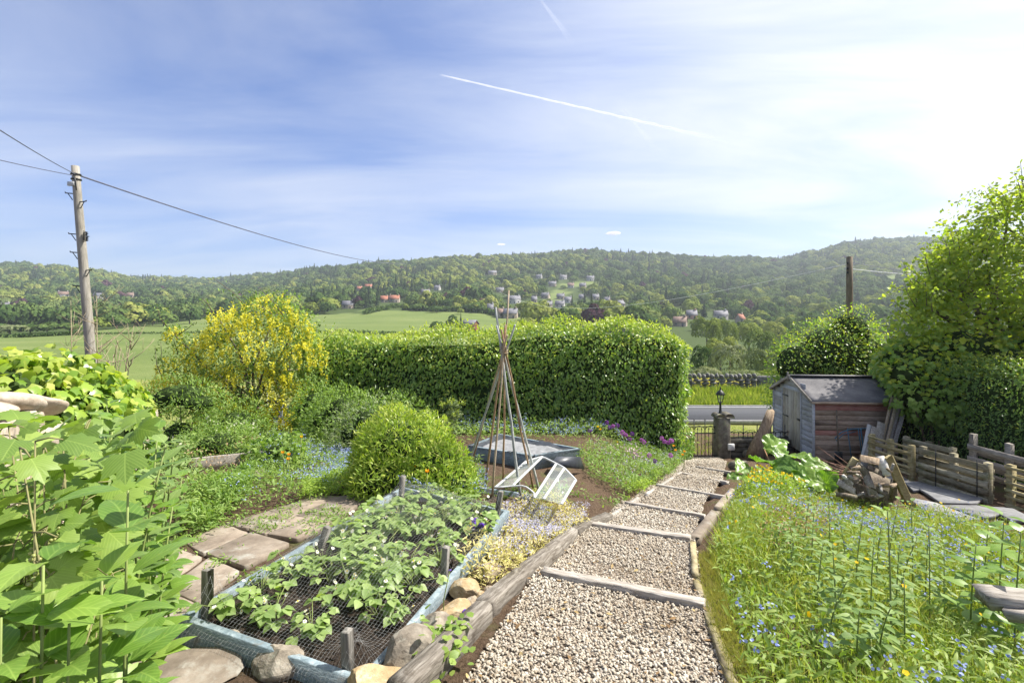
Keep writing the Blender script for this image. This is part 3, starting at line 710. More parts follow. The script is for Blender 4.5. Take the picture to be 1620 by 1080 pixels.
for a in np.linspace(0, nv-1, 118):
    i0 = min(int(a), nv-2); f = a-i0; strand(resample(NETP[i0]*(1-f)+NETP[i0+1]*f, 24), .00062, Vs, Fs)
# the slack hem hanging over the boards
for a in np.linspace(0, nv-1, 118):
    i0 = min(int(a), nv-2); p = NETP[i0, 0]; q = p - BW*.16 - BU*.07 - np.array([0, 0, .02]); strand(np.array([p, (p+q)/2-BU*.012, q]), .00062, Vs, Fs)
for a in np.linspace(0, nu-1, 56):
    i0 = min(int(a), nu-2); p = NETP[0, i0]; q = p - BD*.03 - BU*.10; strand(np.array([p, (p+q)/2-BD*.006, q]), .00062, Vs, Fs)
tag(build('garden_net', np.concatenate(Vs), np.concatenate(Fs), M_NET), 'fine grey garden netting draped over the strawberry bed', 'netting')

# ------------------------------------------------------------------ paving of the left path
def flag(px_poly, parent, mat, th=.05, name='paving_stone', dz=.014):
    P = np.array([gp(x, y) for x, y in px_poly]); c = P.mean(0)
    Q = []; n_ = len(P)
    for k in range(n_):
        a, b = P[k], P[(k+1) % n_]
        for t in (0, .33, .67): q = a*(1-t)+b*t; q[:2] += R.normal(0, .006, 2); Q.append(q)
    Q = np.array(Q); Q = c+(Q-c)*1.01
    cf = np.linalg.lstsq(np.column_stack([P[:, :2], np.ones(n_)]), P[:, 2], rcond=None)[0]
    zt = Q[:, :2] @ cf[:2]+cf[2]+dz+R.normal(0, .004)
    return MB().prism(Q, zt-th, zt, .008).out(name, mat, parent)
spath = empty('stone_path'); tag(spath, kind='structure')
LN_ = [(215, 1060), (262, 1008), (345, 928), (440, 873), (540, 823), (600, 780), (628, 742)]; UN_ = [(60, 1040), (150, 965), (225, 884), (330, 838), (430, 808), (520, 780), (580, 735)]
LP_, UP_ = np.array([gp(*p) for p in LN_]), np.array([gp(*p) for p in UN_]); TN = np.linspace(0, 1, 7)
def pave(t, u): a = np.array([np.interp(t, TN, LP_[:, k]) for k in range(2)]); b = np.array([np.interp(t, TN, UP_[:, k]) for k in range(2)]); return a*(1-u)+b*u
def plan_flag(pts, parent, mat, dz):
    Q = []; pts = np.array(pts); c = pts.mean(0); pts = c+(pts-c)*(1-.012/np.linalg.norm(pts-c, axis=1, keepdims=True))
    for a, b in zip(pts, np.roll(pts, -1, 0)):
        for t in (0, .08, .36, .64, .92): q = a*(1-t)+b*t; Q.append(q+(R.normal(0, .005, 2) if .1 < t < .9 else (c-q)*.012*(t != 0) if t else (c-q)*.03))
    Q = np.array(Q); cf = np.linalg.lstsq(np.column_stack([pts, np.ones(len(pts))]), zg(pts[:, 0], pts[:, 1]), rcond=None)[0]; zt = Q @ cf[:2]+cf[2]+dz
    MB().prism(Q, zt-.06, zt, .006).out('paving_stone', mat, parent)
edges_t = [0, .13, .27, .40, .53, .66, .80, 1.0]
for k in range(len(edges_t)-1):
    t0, t1 = edges_t[k], edges_t[k+1]; us_ = [0, R.uniform(.36, .62), 1] if k % 3 != 1 else [0, R.uniform(.25, .4), R.uniform(.6, .75), 1]; sk = R.normal(0, .012, len(us_))
    for m_ in range(len(us_)-1):
        if k == 6 and m_ == 1: continue
        plan_flag([pave(t0+sk[m_], us_[m_]), pave(t1+sk[m_]*.5, us_[m_]+R.normal(0, .03)*(0 < m_)), pave(t1+sk[m_+1]*.5, us_[m_+1]), pave(t0+sk[m_+1], us_[m_+1])], spath, M_FLAG, .016+R.normal(0, .005))
for f in [[(385, 748), (405, 737), (425, 742), (410, 755)], [(522, 722), (545, 706), (566, 712), (552, 722)]]: flag(f, spath, M_FLAG)
dpath = empty('dark_stone_paving'); tag(dpath, kind='structure')
for f in [[(1455, 778), (1480, 772), (1560, 790), (1545, 800), (1490, 800)], [(1490, 803), (1545, 803), (1590, 815), (1560, 824)], [(1430, 765), (1458, 765), (1476, 773), (1445, 780)], [(1560, 806), (1600, 808), (1640, 828), (1600, 828)], [(1440, 790), (1480, 800), (1550, 826), (1480, 830)], [(1395, 750), (1425, 755), (1440, 764), (1400, 770)]]:
    flag(f, dpath, M_FLAGD, dz=.05)

# ------------------------------------------------------------------ path steps and edging
def gbeam(name, a, b, w, h, mat, label, cat, group, z=0.0, jit=.004, bev=.012):
    A, B = np.array(a, float), np.array(b, float); d = B-A; L = np.linalg.norm(d); d = d/L; c = (A+B)/2+np.array([0, 0, z])
    x = np.cross(d, (0, 0, 1)); x /= np.linalg.norm(x); up = np.cross(x, d)
    ns = max(4, int(L/.06)); V = []; F = []; s0 = R.uniform(0, 50)
    prof_ = [(-1, -1), (1, -1), (1, .2), (1, .88), (.9, 1), (0, 1), (-.9, 1), (-1, .88), (-1, .2)]
    for i_ in range(ns+1):                                 # local x runs along the timber, so the grain follows it
        for j, (p, q) in enumerate(prof_):
            t_ = np.array([i_*.06+s0, p*2.1, q*2.3]); V.append((-L/2+L*i_/ns+(R.normal(0, jit*1.5) if i_ in (0, ns) else 0), -p*w/2-(jit*1.6*float(vnoise(t_, 3, 2.0))+R.normal(0, jit*.3)), q*h/2+jit*1.6*float(vnoise(t_, 4, 2.0))+R.normal(0, jit*.3)))
    k = len(prof_)
    for i_ in range(ns):
        for j in range(k): F.append([i_*k+j, (i_+1)*k+j, (i_+1)*k+(j+1) % k, i_*k+(j+1) % k])
    F += [list(range(k)), [ns*k+j for j in range(k)][::-1]]
    o = build(name, V, F, mat, loc=c); o.rotation_euler = Matrix([[d[r], -x[r], up[r]] for r in range(3)]).to_euler()
    return tag(o, label, cat, group)
STEPS = [((858, 905), (1115, 958), 'nearest and widest bleached board step across the gravel path', .11), ((922, 828), (1093, 853), 'second bleached board step from the bottom of the picture', .10), ((990, 796), (1115, 818), 'half buried third board step in the gravel path', .07),
         ((1040, 768), (1148, 787), 'fourth board step across the path, beside the flower border', .09), ((1082, 750), (1152, 764), 'fifth board step, the pale one below the rhubarb', .09), ((1102, 739), (1156, 748), 'farthest small board step just before the iron gate', .08)]
for a, b, lb, w in STEPS:
    A, B = gp(*a, .012), gp(*b, .012); gbeam('step_board', A, B, w*.72, .10, M_STEPWOOD, lb, 'step', 'board steps of the gravel path', -.022)
SLP = [((628, 1115), (764, 978), .09, 'grey sleeper edging the path at the bottom of the picture'), ((764, 975), (905, 850), .085, 'grey sleeper edging the path between the rocks and the lowest step'), ((905, 848), (962, 822), .075, 'short timber edging under the pale blue flowers'), ((962, 824), (1010, 792), .05, 'thin timber edging beside the bare soil'), ((1022, 786), (1078, 750), .05, 'thin timber edging below the flower border')]
for a, b, h, lb in SLP:
    A, B = gp(*a), gp(*b); gbeam('sleeper', A, B, .105 if h > .06 else .05, h+.1, M_SLEEPER if h > .06 else M_GREYWOOD, lb, 'sleeper', 'timber edging left of the gravel path', h/2-.05, .005)
KRB = [((1165, 1100), (1128, 1000), 'mossy edging timber at the bottom right of the path'), ((1126, 996), (1102, 925), 'mossy yellow edging timber beside the grass'), ((1100, 915), (1096, 862), 'short edging timber by the second step'), ((1098, 855), (1132, 812), 'pale stone edging strip beside the long grass'), ((1136, 806), (1160, 776), 'far stone edging strip by the buttercups')]
M_MOSSY = m_wood('mossy_edging', (.10, .085, .05), (.26, .22, .13), (.38, .33, .22), moss=(.33, .26, .045), sc=(3, 3, 9))
for i_, (a, b, lb) in enumerate(KRB):
    A, B = gp(*a), gp(*b); gbeam('edging_strip', A, B, .045 if i_ < 3 else .10, .12, M_MOSSY if i_ < 3 else M_FLAG, lb, 'edging', 'edging right of the gravel path', -.028, .004)

# ------------------------------------------------------------------ rocks round the bed
RK = [((312, 1018), (.12, .10, .09), .4, M_ROCKG, 'small round brown stone at the bed corner'), ((362, 1035), (.13, .11, .16), .2, M_ROCKG, 'upright egg shaped stone in front of the blue board'), ((440, 1062), (.24, .17, .16), .1, M_ROCKG, 'angular brown rock in front of the blue bed'),
      ((648, 1050), (.30, .26, .22), .5, M_ROCKG, 'largest square brown rock between bed and sleeper'), ((690, 1000), (.22, .18, .12), .7, M_ROCKG, 'flat pale rock behind the largest square rock'), ((720, 975), (.24, .15, .11), .9, M_ROCKY, 'flat golden rock against the blue board'),
      ((735, 945), (.20, .20, .15), .3, M_ROCKY, 'mossy golden rock halfway along the bed'), ((745, 965), (.12, .10, .12), 1.1, M_ROCK, 'small buff rock beside the purple columbine'), ((757, 948), (.09, .08, .09), .1, M_ROCKY, 'tiny golden rock touching the sleeper joint'),
      ((775, 945), (.10, .09, .10), .6, M_ROCK, 'small buff rock behind the sleeper joint'), ((790, 880), (.26, .18, .17), .9, M_WALLST, 'large cream rock beside the pale blue flowers'), ((775, 912), (.20, .14, .12), 1.2, M_ROCK, 'flat cream rock at the end of the blue board'),
      ((590, 1095), (.34, .2, .14), .2, M_ROCKY, 'moss topped rock at the bottom edge of the picture'), ((868, 862), (.12, .1, .08), .3, M_ROCKG, 'grey stone half buried in the pale blue flowers'), ((300, 1070), (.46, .3, .1), .1, M_FLAG, 'broad flat broken slab at the bottom edge'), ((512, 738), (.16, .12, .1), .5, M_WALLST, 'small pale stone between the flower patches')]
for i_, (p, s, rz, mt, lb) in enumerate(RK): rock('rock', gp(*p), s, rz, 40+i_, mt, lb, 'rock', 'rocks round the strawberry bed', rough=.06)

# ------------------------------------------------------------------ bean teepee
TC = np.array([-.03, 5.15]); tz = zg1(*TC); APEX = at(797, 556, 5.15)
tp = empty('cane_teepee', (TC[0], TC[1], tz)); tag(tp, 'tall teepee of tied brown and grey canes over the vegetable bed', 'teepee')
FEET = [((733, 757), M_GREYCANE, .011, .36), ((767, 775), M_RUSTCANE, .011, .30), ((778, 797), M_TANCANE, .010, .66), ((796, 774), M_RUSTCANE, .010, .22), ((826, 800), M_GREYCANE, .013, .48), ((846, 784), M_RUSTCANE, .011, .26), ((856, 790), M_GREYCANE, .012, .30), ((745, 738), M_TANCANE, .010, .28)]
for k, (f, mt, r_, ext) in enumerate(FEET):
    a = gp(*f, -.06); c0 = APEX + np.array([math.cos(k*2.4)*.025, math.sin(k*2.4)*.025, 0]); d = (c0-a)/np.linalg.norm(c0-a); e = c0+d*ext
    pts = [a+(e-a)*t + np.array([R.normal(0, .004), R.normal(0, .004), 0])*(0 < t < 1) for t in np.linspace(0, 1, 8)]
    mb = MB().tube(np.array(pts)-np.array(tp.location), np.linspace(r_*1.3, r_*.85, 8), 7); mb.out('cane', mt, tp, True)
pts = [APEX-np.array(tp.location)+np.array([.045*math.cos(t), .045*math.sin(t), .022*t/6.28-.03]) for t in np.linspace(0, 6.28*4, 60)]
MB().tube(pts, .005, 5).out('twine', M_TANCANE, tp, True)

# low blue board beside the teepee, membrane bed behind it
A, B = gp(752, 777, .03), gp(848, 790, .03)
gbeam('bed_board', A, B, .035, .12, M_BLUE, 'low blue board lying in the soil under the teepee', 'board', None, -.01, .002)
A, B = gp(300, 735, .10), gp(425, 722, .12)
gbeam('bed_board', A, B, .03, .22, M_GREYWOOD, 'weathered plank edging the far left planting', 'board', None, -.02, .003)
lb_ = empty('membrane_bed', gp(830, 725)); tag(lb_, 'low grey edged bed lined with black membrane behind the teepee', 'planting bed')
O = np.array(lb_.location)
C4 = [gp(742, 724), gp(842, 742), gp(915, 728), gp(790, 702)]
def lbeam(a, b, nm, mt, w=.04, h=.2): MB().beam(a-O+np.array([0, 0, h/2]), b-O+np.array([0, 0, h/2]), w, h, jit=.003, bev=.004).out(nm, mt, lb_)
lbeam(C4[0], C4[1], 'board', M_BLUE); lbeam(C4[1]+np.array([.03, 0, 0]), C4[2], 'board', M_BLUE); lbeam(C4[3], C4[2], 'board', M_BLUE); lbeam(C4[0], C4[3], 'board', M_BLUE)
nu, nv = 46, 30; U, Vv = np.meshgrid(np.linspace(-.02, 1.02, nu), np.linspace(-.02, 1.05, nv))
P = (C4[0]*(1-U)[..., None]+C4[1]*U[..., None])*(1-Vv)[..., None]+(C4[3]*(1-U)[..., None]+C4[2]*U[..., None])*Vv[..., None]
edge = np.maximum(np.abs(U-.5), np.abs(Vv-.5))*2
zz = .15 + .02*vnoise(np.stack([U*6, Vv*4], -1), 3, 1.4)+.012*vnoise(np.stack([U*6, Vv*4], -1), 8, 4)+sstep((edge-.86)/.1)*.05*(vnoise(np.stack([U*5, Vv*5], -1), 5, 1.6)*.5+.75)
P = P.copy(); P[..., 2] += zz
i = np.arange(nu-1)[None, :]+np.arange(nv-1)[:, None]*nu
Fm = np.stack([i, i+1, i+nu+1, i+nu], -1).reshape(-1, 4)
ctr = edge.ravel()[Fm].mean(1)
build('membrane', P.reshape(-1, 3)-O, Fm[ctr < .84], M_LINERTOP, lb_, True)
build('liner_edge', P.reshape(-1, 3)-O+np.array([0, 0, .004]), Fm[ctr >= .82], M_LINER, lb_, True)
fold = np.array([gp(868, 738, .1), gp(925, 742, .06), gp(918, 722, .30), gp(880, 722, .2), gp(895, 735, .25)])-O
build('liner_fold', fold, [[0, 1, 4], [1, 2, 4], [2, 3, 4], [3, 0, 4]], M_LINER, lb_)

# ------------------------------------------------------------------ tipped over glazed cloche
cl = empty('glazed_cloche', gp(850, 770)); tag(cl, 'white framed curved glazed cloche lid lying tilted on the soil', 'cloche')
O = np.array(cl.location)
g0, g1, g2, g3 = gp(788, 773, .03), gp(850, 790, .02), gp(905, 792, .04), gp(866, 757, .3)
Lx = [gp(785, 770, .02), gp(816, 768, .03), gp(846, 786, .03), gp(862, 790, .03), gp(889, 800, .03)]
# two curved ends (near-left and far-right) joined by straight glazing bars
def arch(a, b, h, n_=9, side=np.array([0, 0, 1.0])):
    return [a*(1-t)+b*t + side*h*math.sin(math.pi*t)**.8 for t in np.linspace(0, 1, n_)]
nearA, nearB = gp(783, 772, .02), gp(888, 802, .02)
vec = at(862, 722, 5.75)-at(783, 770, 5.05)
e1 = [at(783, 771, 5.0), at(812, 767, 5.02), at(845, 787, 4.72), at(860, 789, 4.66), at(888, 797, 4.58)]
e2 = [at(833, 729, 5.72), at(858, 722, 5.8), at(880, 733, 5.6), at(893, 740, 5.45), at(911, 759, 5.2)]
def smooth_arc(pts, n_=14):
    P = np.array(pts); t = np.linspace(0, 1, len(P)); q = np.linspace(0, 1, n_); return np.stack([np.interp(q, t, P[:, k]) for k in range(3)], 1)
MB().tube(smooth_arc(e2)-O, .011, 6).out('curved_end', M_WHITEFRAME, cl, True)
low = [e1[0], e1[1]+np.array([0, 0, -.01]), at(830, 768, 4.95), at(845, 779, 4.8), e1[2]]
MB().tube(smooth_arc(low, 10)-O, .009, 6).out('curved_end', M_WHITEFRAME, cl, True)
for a, b in zip(e1, e2): MB().beam(a-O, b-O, .026, .014, bev=.002).out('glazing_bar', M_WHITEFRAME, cl)
for k in (0, 2, 3):
    a, b, c_, d = [p-O for p in (e1[k], e1[k+1], e2[k+1], e2[k])]
    n_ = norm(np.cross(b-a, d-a))*.003
    V = [a+n_, b+n_, c_+n_, d+n_, a-n_, b-n_, c_-n_, d-n_]
    build('pane', V, [[0, 1, 2, 3], [7, 6, 5, 4], [0, 4, 5, 1], [1, 5, 6, 2], [2, 6, 7, 3], [3, 7, 4, 0]], M_GLASS, cl)

# ------------------------------------------------------------------ gate, pillar, lantern, railings
GY = 13.05
gz = zg1(5.0, GY)
pil = empty('gate_pillar', (5.72, GY, gz)); tag(pil, 'old stone gate pillar with rounded scroll top', 'gate pillar')
MB().box((-.02, 0, .55), (.34, .36, 1.14), jit=.008, bev=.03).out('shaft', M_PILLAR, pil)
mb = MB(); prof_ = []
th = np.linspace(0, math.pi, 9)
for sx, r_ in ((-.13, .105), (.12, .125)):
    V = []; F = []
    for yy_ in (-.19, .19):
        for t in th: V.append((sx+r_*math.cos(t)*1.0, yy_, 1.10+r_*math.sin(t)))
    k = len(th)
    for j in range(k-1): F.append([j, j+1, k+j+1, k+j])
    F += [list(range(k)), [k+j for j in range(k)][::-1], [0, k, k+k-1, k-1]]
    mb.add(np.array(V)+R.normal(0, .004, (len(V), 3)), F)
mb.out('scroll_top', M_PILLAR, pil)
lan = empty('lantern', (5.66, GY, gz+1.19)); tag(lan, 'black post lantern on the gate pillar', 'lantern')
MB().lathe((0, 0, -.03), [(.07, 0), (.075, .03), (.045, .06), (.032, .12), (.026, .28), (.034, .30), (.022, .33)], 12).out('post', M_IRON, lan, True)
MB().lathe((0, 0, .29), [(.03, 0), (.055, .02), (.06, .035)], 6).out('lamp_base', M_IRON, lan)
mb = MB()
for k in range(6):
    a = k*math.pi/3; mb.beam((.055*math.cos(a), .055*math.sin(a), .32), (.098*math.cos(a), .098*math.sin(a), .52), .010, .010)
mb.out('lamp_bars', M_IRON, lan)
MB().lathe((0, 0, .325), [(.05, 0), (.092, .19)], 6).out('lamp_glass', M_GLASS, lan)
MB().lathe((0, 0, .515), [(.118, 0), (.115, .02), (.08, .085), (.03, .125), (.02, .14), (.024, .16), (.02, .175), (.012, .19), (.016, .205), (.004, .23)], 12).out('lamp_cap', M_IRON, lan)
tag(MB().box((0, 0, 0), (.17, .06, .17), bev=.012).out('wall_box', M_WHITE, loc=(5.86, GY-.20, gz+.34)), 'small white meter box on the gate pillar', 'box')
gt = empty('iron_gate', (4.4, GY, gz)); tag(gt, 'black wrought iron garden gate with hooped top', 'gate')
def bars(root, x0, x1, zb, zm, zt, nb, tall, hoops=True):
    MB().box(((x0+x1)/2, 0, zb), (x1-x0, .02, .035)).out('bottom_rail', M_IRON, root)
    MB().box(((x0+x1)/2, 0, zm), (x1-x0, .02, .028)).out('middle_rail', M_IRON, root)
    MB().box(((x0+x1)/2, 0, zt), (x1-x0, .018, .022)).out('top_rail', M_IRON, root)
    xs_ = np.linspace(x0, x1, nb)
    for k, x in enumerate(xs_):
        top = zt+.16 if k % tall == 0 else zm+.10
        mb = MB().tube([(x, 0, zb), (x, 0, top)], .0085 if k % tall else .012, 6)
        mb.lathe((x, 0, top), [(.012, 0), (.016, .02), (.003, .06)], 6).out('bar', M_IRON, root)
    if hoops:
        for k in range(0, nb-1, tall):
            x, x2 = xs_[k], xs_[min(k+tall, nb-1)]; r_ = (x2-x)/2
            MB().tube([((x+x2)/2-r_*math.cos(t), 0, zm+.06+min(r_, .14)*math.sin(t)*1.0) for t in np.linspace(0, math.pi, 9)], .008, 6).out('hoop', M_IRON, root)
bars(gt, -.05, 1.14, .05, .66, .84, 13, 3)
MB().box((1.16, 0, .5), (.04, .04, .96)).out('gate_stile', M_IRON, gt)
MB().tube([(1.16, 0, .93), (1.30, 0, .93)], .015, 6).out('hinge', M_IRON, gt)
rl = empty('iron_railing', (5.95, GY+.1, gz+.30)); tag(rl, 'low black hooped iron railing on the wall beside the pillar', 'railing')
bars(rl, .0, 1.9, .05, .22, .36, 16, 3)
lw = empty('low_stone_wall', (6.9, GY+.1, gz)); tag(lw, 'low dark stone wall under the railing beside the pillar', 'wall')
for row in range(3):
    x = -.98+.1*(row % 2)
    while x < .95:
        w = R.uniform(.2, .42); hgt = .14
        MB().box((x+w/2, 0, .02+hgt*row+.05), (w-.015, .3, hgt-.012), jit=.008, bev=.02).out('stone', M_PILLAR, lw); x += w
MB().box((0, 0, .455), (2.0, .36, .07), jit=.006, bev=.02).out('coping', M_PILLAR, lw)
for i_, (p, s, lb2) in enumerate([((1170, 742), (.5, .3, .28), 'grey kerb stone at the foot of the gate pillar'), ((1185, 722), (.4, .25, .25), 'mossy boulder between pillar and shed'), ((1205, 715), (.35, .25, .22), 'dark boulder below the leaning stump')]):
    rock('rock', gp(*p), s, .3*i_, 90+i_, M_PILLAR, lb2, 'rock')
# leaning stump slab
st = [at(1196, 722, 12.3), at(1201, 700, 12.3), at(1208, 680, 12.32), at(1214, 664, 12.35), at(1219, 650, 12.4)]
V = []; F = []; k = 12
for i_, (p, rx) in enumerate(zip(st, (.24, .19, .155, .125, .105))):
    for j in range(k):
        a = 2*math.pi*j/k; rr = rx*(1+.16*math.sin(3*a+i_)+.10*math.sin(7*a+2*i_)+R.normal(0, .04)); V.append((p[0]-st[0][0]+rr*math.cos(a), p[1]-st[0][1]+rr*.55*math.sin(a), p[2]-st[0][2]+.05*math.sin(2*a)))
for i_ in range(4):
    for j in range(k): F.append([i_*k+j, i_*k+(j+1) % k, (i_+1)*k+(j+1) % k, (i_+1)*k+j])
F += [list(range(k))[::-1], [4*k+j for j in range(k)]]
tag(build('tree_stump', V, F, M_LOG, loc=st[0]), 'split brown tree stump leaning beside the shed door', 'stump')

# ------------------------------------------------------------------ garden shed
SH = np.array([7.48, 11.9, -3.47]); gv_ = norm(np.array([.21, 2.15])); sv = np.array([gv_[1], -gv_[0]])      # gable and side directions
GW, SL, EH, RH = 2.16, 1.92, 1.47, 1.92
shed = empty('garden_shed', SH); tag(shed, 'small weathered timber shed with felted pitched roof and plank door', 'shed')
def sp3(g, s, z): return np.array([gv_[0]*g+sv[0]*s, gv_[1]*g+sv[1]*s, z])
def sbox(c, size, name, mat, jit=.0, bev=.003):           # size along (side, gable, up)
    ax = np.stack([np.array([*sv, 0]), np.array([*gv_, 0]), np.array([0, 0, 1.0])], 1)
    return MB().box(sp3(*c), size, ax, jit, bev).out(name, mat, shed)
sbox((GW/2, SL/2, EH/2), (SL-.06, GW-.06, EH-.02), 'inner_shell', M_SHEDBROWN)
nb = 12; bh = EH/nb
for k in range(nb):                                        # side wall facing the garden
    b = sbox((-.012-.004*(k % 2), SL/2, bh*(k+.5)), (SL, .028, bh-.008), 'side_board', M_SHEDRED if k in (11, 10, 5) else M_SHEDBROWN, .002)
nb = 15; bh = RH/nb
DG0, DG1, DZ = .62, 1.58, 1.56                             # door opening along the gable
for k in range(nb):
    z = bh*(k+.5); half = GW/2 if z < EH else max(0, GW/2*(RH-z-bh*.2)/(RH-EH))
    a, b = GW/2-half, GW/2+half
    if half < .06: continue
    segs = [(a, DG0-.03), (DG1+.03, b)] if z < DZ-.0 else [(a, b)]
    for g0_, g1_ in segs:
        if g1_-g0_ > .03: sbox(((g0_+g1_)/2, -.014, z), (.026, g1_-g0_, bh-.007), 'gable_board', M_SHEDGREY, .0015)
sbox((GW/2, .012, EH+.18), (.02, GW*.6, .30), 'gable_backing', M_SHEDGREY)
door = empty('door', sp3((DG0+DG1)/2, -.02, DZ/2)); door.parent = shed
for k in range(6):
    w = (DG1-DG0)/6; p = sp3(DG0+w*(k+.5), -.028, DZ/2+.02)-sp3((DG0+DG1)/2, -.02, DZ/2)
    MB().box(p, (.022, w-.008, DZ-.04), np.stack([np.array([*sv, 0]), np.array([*gv_, 0]), np.array([0, 0, 1.0])], 1), .001, .003).out('door_board', M_DOOR, door)
for z in (.25, .82, 1.38):
    p = sp3(DG1-.17, -.046, z)-sp3((DG0+DG1)/2, -.02, DZ/2)
    MB().box(p, (.008, .34, .035), np.stack([np.array([*sv, 0]), np.array([*gv_, 0]), np.array([0, 0, 1.0])], 1)).out('hinge', M_IRON, door)
p = sp3(DG0+.05, -.05, .85)-sp3((DG0+DG1)/2, -.02, DZ/2)
MB().box(p, (.03, .16, .05), np.stack([np.array([*sv, 0]), np.array([*gv_, 0]), np.array([0, 0, 1.0])], 1), 0, .006).out('bolt', M_IRON, door)
for g_, nm in ((-.02, 'corner_post'), (GW+.02, 'corner_post')): sbox((g_, -.02, EH/2), (.05, .05, EH), nm, M_SHEDGREY)
sbox((DG0-.04, -.03, DZ/2), (.03, .04, DZ), 'door_frame', M_SHEDGREY); sbox((DG1+.04, -.03, DZ/2), (.03, .04, DZ), 'door_frame', M_SHEDGREY); sbox(((DG0+DG1)/2, -.03, DZ+.03), (.03, DG1-DG0+.12, .05), 'door_frame', M_SHEDGREY)
for side in (0, 1):                                        # roof slopes with felt, then barge boards
    e = -.10 if side == 0 else GW+.10; zz_ = EH - .10*(RH-EH)/(GW/2)
    a0, a1 = sp3(e, -.10, zz_+.03), sp3(e, SL+.10, zz_+.03); r0, r1 = sp3(GW/2, -.10, RH+.03), sp3(GW/2, SL+.10, RH+.03)
    n_ = norm(np.cross(a1-a0, r0-a0)); n_ = n_ if n_[2] > 0 else -n_
    V = []; nu_, nv_ = 12, 8
    for q in range(nv_+1):
        for w_ in range(nu_+1):
            t, s_ = q/nv_, w_/nu_; p = (a0*(1-s_)+a1*s_)*(1-t)+(r0*(1-s_)+r1*s_)*t; V.append(p + n_*R.normal(0, .003))
    V = np.array(V); nn = len(V); V = np.concatenate([V, V-n_*.022]); F = []
    for q in range(nv_):
        for w_ in range(nu_):
            b = q*(nu_+1)+w_; F += [[b, b+1, b+nu_+2, b+nu_+1], [nn+b+nu_+1, nn+b+nu_+2, nn+b+1, nn+b]]
    ring = [w_ for w_ in range(nu_+1)]+[q*(nu_+1)+nu_ for q in range(1, nv_+1)]+[nv_*(nu_+1)+w_ for w_ in range(nu_-1, -1, -1)]+[q*(nu_+1) for q in range(nv_-1, 0, -1)]
    for j in range(len(ring)): u_, v_ = ring[j], ring[(j+1) % len(ring)]; F.append([u_, nn+u_, nn+v_, v_])
    build('roof_slope', V, F, M_FELT, shed)
    MB().beam((a0+sp3(0, -.012, -.02)), (r0+sp3(0, -.012, -.02)), .022, .075, (0, 0, 1), bev=.003).out('barge_board', M_GREYWOOD, shed)
    MB().beam(a0+sp3(0, .0, -.035), a1+sp3(0, 0, -.035), .022, .05, (0, 0, 1)).out('eave_board', M_SHEDBROWN, shed)
MB().beam(sp3(GW/2, -.10, RH+.045), sp3(GW/2, SL+.1, RH+.045), .26, .012).out('ridge_strip', M_FELT, shed)
MB().beam(sp3(GW/2, -.13, RH-.10), sp3(GW/2, -.13, RH+.13), .06, .02, (1, 0, 0), bev=.006).out('finial', M_GREYWOOD, shed)

# blue metal garden rack against the shed, tools and leaning planks
bf = empty('blue_rack', sp3(-.25, .75, .0)+SH); tag(bf, 'blue tubular metal frame leaning against the shed side', 'metal frame')
for x in (-.1, .16, .22, .42, .62, .84):
    MB().tube([(x, -.15, .0), (x, .02, .80), (x+.02, .04, .84)], .011 if x not in (.22, .84) else .018, 6).out('tube', M_BLUEMETAL, bf, True)
MB().tube([(-.42, .0, .60), (-.25, .03, .74), (0, .04, .82), (.5, .05, .84), (.8, .04, .80), (.95, .0, .70)], .015, 6).out('top_rail', M_BLUEMETAL, bf, True)
MB().tube([(-.40, -.02, .55), (-.2, .02, .70), (.1, .03, .76)], .011, 6).out('side_rail', M_BLUEMETAL, bf, True)
sh_ = empty('garden_spade', at(1328, 722, 11.3)); tag(sh_, 'rusty long handled spade leaning against the shed', 'spade')
MB().tube([(-.02, 0, .1), (.10, .25, 1.05)], .018, 6).out('handle', M_BARK, sh_, True)
MB().box((-.035, -.02, -.02), (.19, .012, .30), bev=.004).out('blade', M_IRON, sh_)
PLK = [((1362, 725), (1376, 672), 11.2, .10, M_GALV, 'narrow grey metal strip leaning at the shed'), ((1370, 724), (1385, 676), 11.15, .17, M_GREYWOOD, 'short broad grey plank leaning at the shed'), ((1384, 724), (1394, 668), 11.2, .19, M_GREYWOOD, 'second broad grey plank leaning beside the short one'),
       ((1386, 728), (1412, 628), 11.35, .06, M_TANCANE, 'leftmost thin tan batten of the leaning bundle'), ((1391, 728), (1416, 627), 11.4, .07, M_GREYWOOD, 'thin grey batten behind the tan one in the bundle'), ((1394, 730), (1420, 630), 11.3, .06, M_TANCANE, 'pale batten in the middle of the leaning bundle'), ((1398, 730), (1423, 640), 11.35, .08, M_GREYWOOD, 'wide grey batten on the right of the bundle'), ((1404, 730), (1428, 655), 11.25, .09, M_GREYWOOD, 'rightmost broken batten leaning by the hedge')]
for a, b, Y, w, mt, lb in PLK:
    A, B = at(a[0], a[1], Y-.25), at(b[0], b[1], Y+.15); A[2] = zg1(A[0], A[1])+.01; c0 = (A+B)/2
    tag(MB().beam(A-c0, B-c0, w, .025, (0, -1, .3), jit=.003, bev=.003).out('plank', mt, loc=c0), lb, 'plank', 'timber leaning at the shed')

